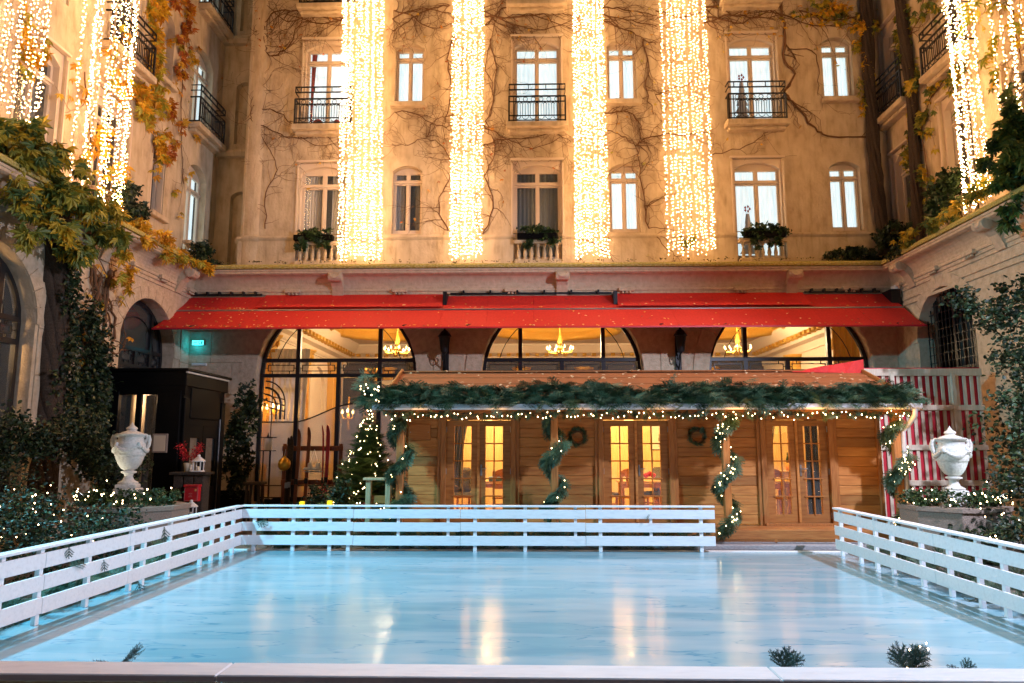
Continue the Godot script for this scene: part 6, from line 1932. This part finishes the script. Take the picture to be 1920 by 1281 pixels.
	for y in [3.3, 2.56, 1.74, 1.02, 0.12]: box(Vector3(7.97, y, 0.0), Vector3(2.87, 0.15 if y > 3.0 else 0.11, 0.05), "rail", M.slat, sc, 0.006)
	for x in [6.75, 7.55, 8.8]: box(Vector3(x, 1.7, 0.012), Vector3(0.085, 3.2, 0.05), "upright", M.slat, sc, 0.006)
	for tr in tiers:
		for k in 19:
			box(Vector3(6.62 + 0.1515 * k, (tr[0] + tr[1]) / 2.0, -0.015), Vector3(0.07, tr[1] - tr[0] + 0.02, 0.022), "slat", M.slat, sc, 0.004)

# ---------- vines, ivy, shrubs ----------
func creep(b: MB, pts: Array, r0: float, r1: float, w: float, twigs: float, tips: Array) -> void:
	# a stem along pts (u, v) with wandering twigs
	var path := []
	for i in pts.size() - 1:
		for k in 5:
			var t := k / 5.0
			var p0: Array = pts[maxi(i - 1, 0)]
			var p1: Array = pts[i]
			var p2: Array = pts[i + 1]
			var p3: Array = pts[mini(i + 2, pts.size() - 1)]
			path.append(Vector3(cubic_interpolate(p1[0], p2[0], p0[0], p3[0], t) + R.randfn(0, 0.025), cubic_interpolate(p1[1], p2[1], p0[1], p3[1], t) + R.randfn(0, 0.025), w + R.randfn(0, 0.008)))
	path.append(Vector3(pts[-1][0], pts[-1][1], w))
	var rr := []
	for i in path.size(): rr.append(lerpf(r0, r1, float(i) / path.size()) * rb(0.85, 1.15))
	b.tube(path, rr, 5)
	for i in path.size() - 1:
		if R.randf() < twigs * 1.35:
			var d: Vector3 = (path[i + 1] - path[i]).normalized()
			sprout(b, path[i], atan2(d.y, d.x) + (rb(0.35, 1.3) * (1 if R.randf() < 0.5 else -1)), rb(0.4, 1.15), rr[i] * 0.55, 3, w, tips)

func sprout(b: MB, p: Vector3, a: float, ln: float, r: float, depth: int, w: float, tips: Array) -> void:
	var path := [p]
	var rr := [r]
	var n := maxi(int(ln / 0.11), 2)
	var bend := R.randfn(0, 0.14)
	for k in n:
		a += bend + R.randfn(0, 0.22)
		p += Vector3(cos(a), sin(a) - 0.12, 0) * 0.11
		p.z = w + R.randfn(0, 0.012)
		path.append(p)
		rr.append(maxf(r * (1.0 - 0.7 * (k + 1.0) / n), 0.0032))
		if depth > 0 and R.randf() < 0.3: sprout(b, p, a + rb(0.4, 1.2) * (1 if R.randf() < 0.5 else -1), ln * rb(0.3, 0.6), r * 0.6, depth - 1, w, tips)
	b.tube(path, rr, 4, false)
	tips.append(p)

func vine(wing: String, stems: Array, r0: float, twigs: float, label: String, leaf_n: int, pal: Array, w := 0.03, leaf_s := 0.1) -> Node3D:
	var t := thing("climbing_vine", label, "vine")
	t.transform = get_node(wing).transform
	var b := MB.new()
	var tips := []
	for s in stems: creep(b, s, r0, r0 * 0.45, w, twigs, tips)
	part(b, "stems", M.twig, t)
	if leaf_n and tips:
		var xf := []
		var tints := []
		for k in leaf_n:
			var p: Vector3 = tips[R.randi() % tips.size()]
			xf.append(Transform3D(aim(Vector3(R.randfn(0, 0.6), -0.7, rb(0.1, 0.7)), rb(leaf_s * 0.6, leaf_s * 1.2), rb(-1, 1)), p + Vector3(R.randfn(0, 0.05), R.randfn(0, 0.05), 0.04)))
			tints.append(pal[R.randi() % pal.size()])
		copies("leaves", ME.creeper, M.leaf, xf, tints, t)
	return t

func rope(wing: String, pts: Array, rad: float, n: int, label: String, called := "vine_trunk") -> void:
	# an old trunk of many stems grown together
	var t := thing(called, label, "vine")
	t.transform = get_node(wing).transform
	for k in n:
		var ph := TAU * k / n
		var path := []
		for i in pts.size() - 1:
			for j in 6:
				var s := i + j / 6.0
				var q := s * 1.3 + ph
				path.append(Vector3(lerpf(pts[i][0], pts[i + 1][0], j / 6.0) + cos(q) * rad * 0.75 + R.randfn(0, 0.012), lerpf(pts[i][1], pts[i + 1][1], j / 6.0), 0.05 + rad * 0.8 + sin(q) * rad * 0.6))
		var b := MB.new()
		b.tube(path, [rad * rb(0.3, 0.5)], 7)
		part(b, "stem", M.bark, t)

func vines() -> void:
	var bk := "hotel_back_range"
	vine(bk, [[[-7.54, 7.89], [-7.56, 8.99], [-7.28, 9.63], [-7.63, 10.44], [-8.1, 11.27], [-8.05, 11.92], [-7.58, 12.58]], [[-8.14, 11.18], [-7.34, 10.76], [-6.7, 10.56], [-5.93, 10.67], [-5.29, 10.09]], [[-8.08, 11.59], [-7.21, 11.34], [-6.79, 10.76], [-6.07, 10.34], [-5.33, 10.5]]], 0.014, 0.55, "bare brown creeper spread over the wall left of the first tall window", 10, ORG)
	vine(bk, [[[-6.87, 14.6], [-7.51, 14.61], [-7.86, 14.19], [-7.81, 13.43], [-7.52, 13.12], [-7.06, 13.5], [-6.77, 14.17], [-5.58, 14.1]], [[-5.58, 14.24], [-6.39, 14.42], [-7.18, 14.27], [-7.84, 14.79]], [[-5.4, 14.3], [-6.3, 14.2], [-7.3, 14.5]]], 0.022, 0.75, "thick looping bare creeper at the top left of the back wall", 26, ORG)
	vine(bk, [[[-2.33, 7.85], [-2.62, 8.63], [-2.28, 9.42], [-2.44, 10.22], [-2.98, 10.55], [-3.6, 10.36], [-3.98, 10.4]], [[-2.98, 10.55], [-2.81, 11.04], [-2.22, 11.27]], [[-3.93, 11.38], [-3.31, 11.29], [-2.53, 10.87], [-2.22, 11.0]]], 0.017, 0.7, "bare creeper right of the first narrow windows, below the upper sill", 14, ORG)
	vine(bk, [[[-4.08, 14.56], [-3.52, 14.38], [-2.88, 13.94], [-2.25, 14.1]], [[-2.34, 14.7], [-3.05, 14.54], [-3.68, 14.12], [-4.07, 13.88]], [[-2.25, 13.85], [-2.4, 13.01], [-2.29, 12.01], [-2.45, 11.03]], [[-4.0, 14.3], [-3.2, 14.6], [-2.3, 14.4]]], 0.022, 0.8, "dense bare creeper above the first narrow upper window between two light curtains", 30, ORG)
	vine(bk, [[[-1.35, 7.68], [-1.05, 8.62], [-1.29, 9.41], [-0.98, 10.13], [-1.22, 10.86], [-1.07, 11.83], [-1.27, 12.83], [-1.07, 13.83], [-0.84, 14.67]], [[-1.37, 10.29], [-0.83, 10.49], [0.09, 10.52], [0.7, 10.67], [1.16, 10.38]], [[-1.37, 10.94], [-0.68, 10.49], [0.09, 10.2], [0.85, 10.54]], [[-1.2, 13.6], [-1.0, 12.6], [-1.15, 11.2]]], 0.018, 0.65, "bare creeper climbing left of the middle windows and under their balcony", 30, ORG)
	vine(bk, [[[-1.31, 14.0], [-0.68, 14.59], [0.1, 14.32], [1.2, 13.88]], [[-1.39, 14.51], [-0.52, 14.07], [0.26, 13.85], [1.2, 14.13]], [[-1.3, 14.3], [-0.3, 14.25], [0.6, 14.4], [1.3, 14.3]]], 0.022, 0.75, "dense bare creeper with a few orange leaves above the middle upper window", 36, ORG)
	vine(bk, [[[3.29, 7.8], [3.21, 8.58], [3.11, 9.53], [3.01, 10.16], [2.61, 10.57], [2.15, 10.73]], [[2.98, 10.24], [3.29, 10.48], [3.75, 10.55], [5.11, 10.62]], [[2.16, 11.22], [2.7, 11.29], [3.15, 10.88], [3.07, 10.24]]], 0.022, 0.65, "bare creeper forking above the second narrow lower window", 14, YEL)
	vine(bk, [[[2.14, 14.12], [2.75, 13.85], [3.21, 13.59], [3.67, 13.34]], [[2.14, 14.54], [2.92, 14.44], [3.7, 14.26]], [[3.29, 13.51], [3.43, 12.76], [3.33, 11.94], [3.54, 11.2]], [[2.2, 14.3], [3.0, 14.1], [3.7, 13.9]]], 0.022, 0.75, "bare creeper over the second narrow upper window beside the sparse light curtain", 30, YEL)
	vine(bk, [[[3.63, 11.77], [4.25, 12.01], [5.02, 12.16]], [[5.09, 9.98], [6.15, 10.21], [6.77, 10.63]], [[3.7, 14.4], [4.4, 14.2], [5.1, 14.4]]], 0.014, 0.5, "thin bare creeper behind the sparse light curtain", 16, YEL)
	vine(bk, [[[5.09, 13.98], [5.87, 14.22], [6.64, 14.13], [7.41, 14.2]], [[5.1, 14.49], [6.04, 14.56], [6.96, 14.41], [8.15, 13.9], [9.38, 13.85]], [[7.88, 14.36], [8.78, 14.01], [9.56, 14.16]], [[5.2, 14.2], [6.2, 14.0], [7.2, 14.5]]], 0.024, 0.8, "dense bare creeper across the wall above the third tall window", 90, YEL, 0.03, 0.13)
	vine(bk, [[[7.36, 14.7], [7.39, 13.7], [7.31, 12.87], [7.62, 12.37], [7.32, 11.8], [7.71, 11.31], [8.06, 10.74], [8.57, 10.48], [9.54, 10.44]]], 0.04, 0.12, "thick bare stem winding down right of the third tall window to the corner trunk", 4, YEL)
	vine(bk, [[[7.43, 13.11], [8.12, 13.1], [8.31, 12.52], [8.24, 11.71]]], 0.016, 0.2, "thin side shoot of the winding stem by the third narrow window", 0, YEL)
	vine(bk, [[[3.44, 7.65], [3.8, 7.18], [4.23, 6.95]], [[1.3, 7.6], [1.9, 7.3], [2.15, 6.95]]], 0.014, 0.3, "thin bare creeper creeping along the base course by the sparse light curtain", 6, YEL, 0.12)
	rope(bk, [[9.74, 7.0], [9.67, 8.6], [9.64, 10.41], [9.64, 12.02], [9.69, 13.33], [9.75, 15.5]], 0.15, 7, "massive twisted vine trunk in the right corner of the back wall")
	rope("hotel_right_wing", [[-18.5, 6.9], [-18.42, 8.12], [-18.32, 9.67], [-18.27, 11.26], [-18.41, 12.69], [-18.53, 15.0]], 0.13, 6, "twisted vine trunk climbing the right wing between its windows")
	vine("hotel_right_wing", [[[-18.4, 7.2], [-18.0, 8.6], [-18.3, 10.0]], [[-18.3, 9.6], [-17.6, 10.4], [-16.2, 10.6]], [[-15.0, 12.0], [-14.5, 11.0], [-14.3, 9.5]], [[-18.4, 12.5], [-17.6, 12.9], [-17.5, 14.0]]], 0.02, 0.55, "leafy creeper shoots around the right wing trunk", 150, OLIVE, 0.05, 0.2)
	vine("hotel_left_wing", [[[16.83, 13.0], [17.41, 12.1], [17.51, 10.4], [17.6, 9.2]], [[16.39, 10.27], [16.9, 10.1], [17.56, 9.99]], [[18.9, 13.8], [18.8, 12.4], [19.0, 10.4], [19.3, 9.0]], [[14.6, 9.8], [15.0, 8.6], [15.2, 7.2]]], 0.018, 0.6, "creeper stems with yellow leaves on the left wing between its windows", 120, YEL, 0.05, 0.2)
	# trunk by the near left arch, and its tangle
	rope("hotel_left_wing", [[13.95, -0.1], [13.98, 1.5], [14.02, 3.0], [13.98, 4.5], [13.8, 5.9], [13.6, 7.0]], 0.3, 9, "broad dark trunk of ivy and vine stems right of the near left arch", "ivy_trunk")
	var wl := GW + 0.05
	vine("hotel_left_wing", [[[14.3, 4.6], [14.9, 3.95], [15.6, 3.8], [16.0, 4.1], [15.9, 4.7], [15.7, 5.0]], [[15.3, 5.4], [15.2, 4.6], [15.1, 3.2], [15.0, 2.4]], [[15.0, 5.6], [15.5, 4.7], [15.6, 5.3], [15.9, 5.7]], [[15.6, 5.6], [15.6, 4.0], [15.7, 2.8]]], 0.045, 0.4, "looped bare stems hanging below the cornice beside the left arch", 40, YEL, wl, 0.2)
	# leaf masses on the left wing and its ledge (D, H given as points)
	var lx := XL + 0.1
	leaf_mass("yellow_creeper", "cascade of yellow creeper leaves over the blind window of the left wing", "creeper", [[P(lx, 12.5, 17.3), Vector3(0.15, 0.9, 0.45), 120], [P(lx, 11.5, 17.35), Vector3(0.15, 0.9, 0.45), 130], [P(lx, 10.2, 17.4), Vector3(0.15, 0.8, 0.75), 170], [P(lx, 9.6, 17.9), Vector3(0.15, 0.45, 0.4), 60]], ME.creeper, 0.16, 0.28, YEL, M.leaf, "", 0.6)
	leaf_mass("orange_creeper", "orange creeper leaves beside the corner window of the left wing", "creeper", [[P(lx, 13.2, 18.7), Vector3(0.12, 0.8, 0.5), 80], [P(lx, 12.2, 18.9), Vector3(0.12, 0.8, 0.45), 60], [P(lx, 10.2, 18.5), Vector3(0.12, 0.7, 0.5), 55], [P(lx, 14.0, 18.2), Vector3(0.1, 0.6, 0.8), 80]], ME.creeper, 0.14, 0.24, ORG, M.leaf, "", 0.6)
	leaf_mass("yellow_creeper", "sparse yellow leaves on the left wing behind its light curtains", "creeper", [[P(lx + 0.2, 10.0, 14.6), Vector3(0.25, 2.6, 1.1), 75], [P(lx, 9.2, 12.9), Vector3(0.2, 1.2, 0.5), 60], [P(lx + 0.2, 7.9, 15.3), Vector3(0.2, 0.9, 0.9), 50]], ME.creeper, 0.16, 0.26, YEL, M.leaf, "", 0.6)
	leaf_mass("green_creeper", "great hanging mass of green and yellow creeper over the near left ledge", "creeper", [[P(-9.0, 6.9, 12.3), Vector3(0.5, 0.55, 0.8), 340], [P(-8.85, 6.5, 13.2), Vector3(0.5, 0.5, 0.8), 340], [P(-8.8, 5.9, 12.5), Vector3(0.35, 0.55, 0.8), 240], [P(-8.85, 5.6, 13.6), Vector3(0.3, 0.45, 0.5), 130], [P(-8.9, 6.3, 14.4), Vector3(0.35, 0.5, 0.7), 200], [P(-9.3, 7.4, 12.6), Vector3(0.3, 0.5, 0.8), 200]], ME.creeper, 0.16, 0.3, OLIVE, M.leaf, "", 0.7)
	leaf_mass("yellow_creeper", "yellow and orange creeper trailing along the left wing cornice towards the corner", "creeper", [[P(-9.0, 6.7, 15.6), Vector3(0.35, 0.35, 0.7), 170], [P(-9.0, 6.65, 16.9), Vector3(0.3, 0.3, 0.9), 180], [P(-9.0, 6.6, 18.2), Vector3(0.3, 0.25, 0.8), 150], [P(-8.85, 6.55, 19.0), Vector3(0.35, 0.2, 0.4), 110], [P(-9.0, 5.7, 15.6), Vector3(0.2, 0.5, 0.35), 80]], ME.creeper, 0.12, 0.24, YEL, M.leaf, "", 0.7)
	leaf_mass("dark_ivy", "dark clipped ivy in the planter under the middle window of the left wing", "ivy", [[P(-9.2, 7.35, 16.0), Vector3(0.25, 0.4, 0.55), 700], [P(-9.05, 7.0, 16.1), Vector3(0.2, 0.3, 0.45), 350]], ME.ivy, 0.06, 0.1, EVER, M.ivy)
	leaf_mass("dark_ivy", "dark ivy in the planter under the corner window of the left wing", "ivy", [[P(-9.2, 7.15, 19.6), Vector3(0.25, 0.3, 0.6), 600], [P(-9.0, 6.9, 19.7), Vector3(0.2, 0.2, 0.5), 250]], ME.ivy, 0.06, 0.1, EVER, M.ivy)
	leaf_mass("ivy_column", "tall dark column of ivy on the wall beside the porch", "ivy", [[P(-9.15, 4.0, 15.0), Vector3(0.2, 0.8, 0.5), 800], [P(-9.1, 3.0, 15.1), Vector3(0.25, 0.9, 0.6), 1100], [P(-9.05, 2.1, 15.0), Vector3(0.3, 0.9, 0.7), 1200], [P(-9.1, 3.3, 14.2), Vector3(0.2, 1.4, 0.4), 900], [P(-9.15, 5.0, 14.0), Vector3(0.15, 0.9, 0.3), 450]], ME.leaf, 0.07, 0.13, EVER, M.ivy, "", 0.4)
	# right wing
	var rx := XR - 0.1
	leaf_mass("green_creeper", "green and yellow creeper leaves round the right wing trunk", "creeper", [[P(rx, 12.4, 18.4), Vector3(0.15, 1.0, 0.5), 120], [P(rx, 11.0, 17.9), Vector3(0.2, 0.8, 0.6), 150], [P(rx, 10.2, 18.1), Vector3(0.15, 0.5, 0.5), 110], [P(rx, 9.2, 18.6), Vector3(0.12, 0.6, 0.3), 60], [P(rx, 10.5, 16.3), Vector3(0.12, 0.4, 0.5), 70], [P(rx, 8.3, 18.2), Vector3(0.12, 0.7, 0.4), 60]], ME.creeper, 0.12, 0.22, OLIVE, M.leaf, "", 0.5)
	leaf_mass("yellow_creeper", "golden creeper across the top of the right corner", "creeper", [[P(8.6, 14.3, 19.9), Vector3(1.1, 0.45, 0.12), 260], [P(9.6, 13.6, 19.8), Vector3(0.4, 0.7, 0.15), 120], [P(9.5, 12.0, 19.8), Vector3(0.3, 0.9, 0.12), 70]], ME.creeper, 0.1, 0.18, OLIVE + YEL, M.leaf, "", 0.5)
	leaf_mass("yellow_creeper", "sparse yellow-green leaves behind the right light curtain", "creeper", [[P(rx - 0.2, 11.0, 15.0), Vector3(0.15, 1.2, 0.6), 60], [P(rx - 0.2, 7.4, 15.2), Vector3(0.2, 0.4, 0.6), 60], [P(rx, 10.6, 13.8), Vector3(0.15, 0.8, 0.5), 60]], ME.creeper, 0.14, 0.24, [Color(0.4, 0.4, 0.03), Color(0.25, 0.3, 0.03), Color(0.6, 0.45, 0.03)], M.leaf, "", 0.5)
	leaf_mass("green_creeper", "dense bright green creeper hanging at the near right ledge", "creeper", [[P(9.5, 8.2, 14.0), Vector3(0.35, 0.7, 0.45), 260], [P(9.45, 7.4, 14.1), Vector3(0.35, 0.5, 0.5), 240], [P(9.4, 6.9, 13.9), Vector3(0.3, 0.4, 0.4), 130], [P(9.2, 6.2, 13.9), Vector3(0.2, 0.35, 0.3), 60]], ME.creeper, 0.15, 0.26, [Color(0.05, 0.11, 0.02), Color(0.09, 0.16, 0.025), Color(0.03, 0.07, 0.02), Color(0.16, 0.2, 0.03)], M.leaf, "", 0.6)
	leaf_mass("dark_ivy", "dark ivy spilling from the planter in the right corner of the ledge", "ivy", [[P(9.7, 7.35, 19.2), Vector3(0.3, 0.35, 0.7), 800], [P(8.9, 6.95, 19.7), Vector3(0.8, 0.22, 0.25), 600], [P(9.4, 6.7, 18.4), Vector3(0.25, 0.15, 0.8), 350]], ME.ivy, 0.07, 0.12, EVER, M.ivy)
	leaf_mass("dark_ivy", "ivy in the planter under the second window of the right wing", "ivy", [[P(9.7, 7.7, 16.7), Vector3(0.25, 0.4, 0.75), 900], [P(9.55, 7.2, 16.7), Vector3(0.2, 0.35, 0.6), 450]], ME.ivy, 0.07, 0.12, BOXW, M.ivy)
	leaf_mass("yellow_creeper", "yellowing creeper trailing along the right wing ledge", "creeper", [[P(9.3, 6.85, 17.8), Vector3(0.2, 0.2, 0.8), 120], [P(9.3, 6.9, 16.2), Vector3(0.2, 0.2, 0.8), 110], [P(9.3, 6.9, 14.8), Vector3(0.2, 0.2, 0.6), 80]], ME.creeper, 0.12, 0.2, OLIVE, M.leaf, "", 0.6)
	# window boxes under the back windows
	for i in 3:
		var x: float = [-5.95, 0.2, 6.42][i] - [0.12, 0.02, -0.02][i]
		var wb := leaf_mass("window_box", ["window box of trailing ivy below the left tall window of the back wall", "window box of trailing ivy below the middle tall window of the back wall", "window box of trailing ivy below the right tall window of the back wall"][i], "window box", [[P(x, 7.62, 19.72), Vector3(0.58, 0.2, 0.16), 700], [P(x - 0.25, 7.35, 19.68), Vector3(0.2, 0.25, 0.1), 160], [P(x + 0.3, 7.4, 19.68), Vector3(0.22, 0.2, 0.1), 150]], ME.ivy, 0.06, 0.1, BOXW, M.ivy, "window boxes of the back wall")
		box(P(x, 7.54, 19.74), Vector3(1.1, 0.16, 0.2), "trough", M.black_paint, wb, 0.01)
	leaf_mass("small_plant", "small green plant on the base course behind the sparse light curtain", "plant", [[P(4.35, 7.3, 19.75), Vector3(0.25, 0.35, 0.12), 130]], ME.creeper, 0.06, 0.12, OLIVE, M.leaf)
	# thin dry growth along the ledge of the back wall
	var bl := []
	for k in 26: bl.append([P(-8.2 + 0.68 * k, 6.74, 19.3), Vector3(0.35, 0.04, 0.06), 16])
	var led := leaf_mass("ledge_moss_leaves", "dead leaves and moss tufts lying along the back ledge", "leaf litter", bl, ME.leaf, 0.03, 0.07, [Color(0.12, 0.08, 0.02), Color(0.2, 0.16, 0.03), Color(0.05, 0.04, 0.015)], M.leaf)
	# shrubs on the ground
	leaf_mass("shrub", "sprawling dark evergreen shrub against the wall at the left edge", "shrub", [[P(-8.6, 1.9, 12.0), Vector3(0.5, 0.55, 0.6), 1700], [P(-8.2, 2.0, 13.0), Vector3(0.6, 0.5, 0.5), 1700], [P(-8.7, 1.5, 11.2), Vector3(0.5, 0.6, 0.5), 1100], [P(-7.9, 1.6, 13.4), Vector3(0.5, 0.4, 0.4), 1000]], ME.leaf, 0.045, 0.1, EVER, M.ivy)
	var ls := leaf_mass("shrub", "low dark shrub strung with fairy lights outside the left fence", "shrub", [[P(-6.6, 0.55, 9.6), Vector3(0.9, 0.5, 0.8), 2600], [P(-6.9, 0.8, 8.6), Vector3(0.8, 0.6, 0.8), 2100], [P(-7.6, 0.9, 10.4), Vector3(0.8, 0.6, 0.8), 2100], [P(-6.5, 0.45, 7.4), Vector3(0.7, 0.5, 0.9), 1900], [P(-6.4, 0.5, 11.2), Vector3(0.5, 0.45, 0.6), 1300]], ME.leaf, 0.035, 0.075, EVER, M.ivy)
	var lp := []
	for k in 60: lp.append(P(-6.3 + rb(-1.1, 0.35), 0.75 + rb(-0.45, 0.5), 9.3 + rb(-1.6, 1.8)))
	fairy(ls, lp, 0.009)
	leaf_mass("shrub", "tall dark shrub climbing the pier behind the right urn", "shrub", [[P(8.7, 3.9, 13.4), Vector3(0.6, 0.6, 0.5), 1000], [P(8.9, 3.0, 13.3), Vector3(0.55, 0.7, 0.5), 1000], [P(8.6, 2.2, 13.0), Vector3(0.8, 0.6, 0.6), 1200], [P(8.4, 1.5, 12.4), Vector3(0.9, 0.7, 0.7), 1500], [P(8.1, 4.4, 13.6), Vector3(0.4, 0.3, 0.3), 300], [P(9.0, 4.6, 13.5), Vector3(0.4, 0.3, 0.4), 300]], ME.leaf, 0.06, 0.11, EVER + [Color(0.03, 0.075, 0.03)], M.ivy)
	ls = leaf_mass("shrub", "dark shrub with fairy lights outside the right fence", "shrub", [[P(7.6, 0.9, 11.2), Vector3(0.7, 0.7, 0.8), 1300], [P(7.0, 0.6, 10.2), Vector3(0.7, 0.5, 0.7), 1100], [P(6.9, 0.6, 8.8), Vector3(0.7, 0.55, 0.8), 900], [P(7.9, 1.3, 10.4), Vector3(0.7, 0.7, 0.7), 1000], [P(6.6, 0.4, 11.3), Vector3(0.5, 0.35, 0.4), 500]], ME.leaf, 0.06, 0.1, EVER, M.ivy)
	lp = []
	for k in 44: lp.append(P(6.75 + rb(-0.35, 0.7), 0.7 + rb(-0.35, 0.55), 10.3 + rb(-1.6, 1.0)))
	fairy(ls, lp, 0.009)
	leaf_mass("ivy_column", "narrow dark green climber on the wall right of the porch", "ivy", [[P(-7.4, 2.9, 18.9), Vector3(0.35, 0.5, 0.25), 500], [P(-7.5, 2.1, 18.8), Vector3(0.42, 0.6, 0.3), 800], [P(-7.5, 1.2, 18.8), Vector3(0.36, 0.6, 0.3), 700]], ME.ivy, 0.07, 0.12, EVER + [Color(0.05, 0.07, 0.015)], M.ivy)
	leaf_mass("shrub", "low round dark shrub in front of the porch door", "shrub", [[P(-6.35, 0.5, 12.9), Vector3(0.4, 0.3, 0.3), 600]], ME.leaf, 0.05, 0.09, EVER, M.ivy)
	leaf_mass("shrub", "dark shrub behind the left urn at the foot of the ivy", "shrub", [[P(-8.0, 1.2, 14.2), Vector3(0.5, 0.5, 0.4), 800]], ME.leaf, 0.06, 0.1, EVER, M.ivy)

# ---------- curtains of lights ----------
func light_string(k: int) -> ArrayMesh:
	var key := "string%d" % k
	if ME.has(key): return ME[key]
	var b := MB.new()
	var wire := []
	var x := 0.0
	var z := 0.0
	var L := 8.4
	var n := 88
	for i in n:
		x = x * 0.93 + R.randfn(0, 0.006)
		z = z * 0.93 + R.randfn(0, 0.006)
		var y := L * i / n
		if i % 3 == 0: wire.append(Vector3(x, y, z))
		for j in 2:
			if R.randf() < 0.25: continue
			var a := i * 1.9 + j * PI + rb(-0.4, 0.4)
			b.lathe([Vector2(0, -0.0125), Vector2(0.0088, 0.002), Vector2(0, 0.0135)], 4, Vector3(x + cos(a) * 0.026, y + rb(-0.02, 0.02), z + sin(a) * 0.026), Basis(Vector3(0, 0, 1), rb(-0.7, 0.7)))
	var m := b.done()
	var wb := MB.new()
	wb.tube(wire, [0.003], 3, false)
	wb.done(m)
	ME[key] = m
	return m

func light_curtain(wing: String, u0: float, u1: float, v0: float, n: int, label: String, lean := 0.0, w := 0.66) -> void:
	var t := thing("light_curtain", label, "string lights", "curtains of warm lights hung down the hotel walls")
	t.transform = get_node(wing).transform
	for i in n:
		var o := MeshInstance3D.new()
		o.mesh = light_string(R.randi() % 5)
		o.name = numbered("light_string", t)
		o.set_surface_override_material(0, M.bulb)
		o.set_surface_override_material(1, M.iron)
		t.add_child(o)
		var s := (i + 0.5) / n
		o.transform = Transform3D(Basis(Vector3.UP, rb(0, TAU)), Vector3(lerpf(u0, u1, s) + rb(-0.03, 0.03), v0 + rb(-0.12, 0.12), w + rb(-0.1, 0.12)))
		o.transform = o.transform * Transform3D(Basis(), Vector3.ZERO)
		o.transform.basis = Basis(Vector3(0, 0, 1), -lean + R.randfn(0, 0.0025)) * o.transform.basis
	# their joint light on the court
	var f: Vector3 = t.transform.basis.z
	var m: Vector3 = t.transform * Vector3((u0 + u1) / 2.0, v0 + 4.1, w + 0.2)
	area(m, f, u1 - u0, 8.0, CURTAIN * n / 20.0, Color(1.0, 0.71, 0.4), "light_curtain_glow")

func light_curtains() -> void:
	var bk := "hotel_back_range"
	light_curtain(bk, -5.3, -4.05, 6.9, 18, "leftmost light curtain of the back wall, over the edge of the first tall window", -0.016)
	light_curtain(bk, -2.24, -1.32, 6.9, 15, "second light curtain of the back wall, dense and narrow")
	light_curtain(bk, 1.18, 2.12, 6.9, 14, "third light curtain of the back wall, right of the middle window")
	light_curtain(bk, 3.68, 5.08, 6.95, 11, "sparse rightmost light curtain of the back wall with separate strings")
	light_curtain("hotel_left_wing", 13.75, 15.75, 6.95, 15, "broad light curtain on the left wing", 0.0, 0.55)
	light_curtain("hotel_left_wing", 11.5, 12.6, 7.6, 8, "light curtain at the left edge of the view on the left wing", 0.0, 0.55)
	light_curtain("hotel_right_wing", -16.0, -14.9, 6.95, 13, "light curtain on the right wing", 0.0, 0.55)
	light_curtain("hotel_right_wing", -14.25, -13.3, 8.4, 7, "shorter light curtain at the right edge of the view on the right wing", 0.0, 0.55)
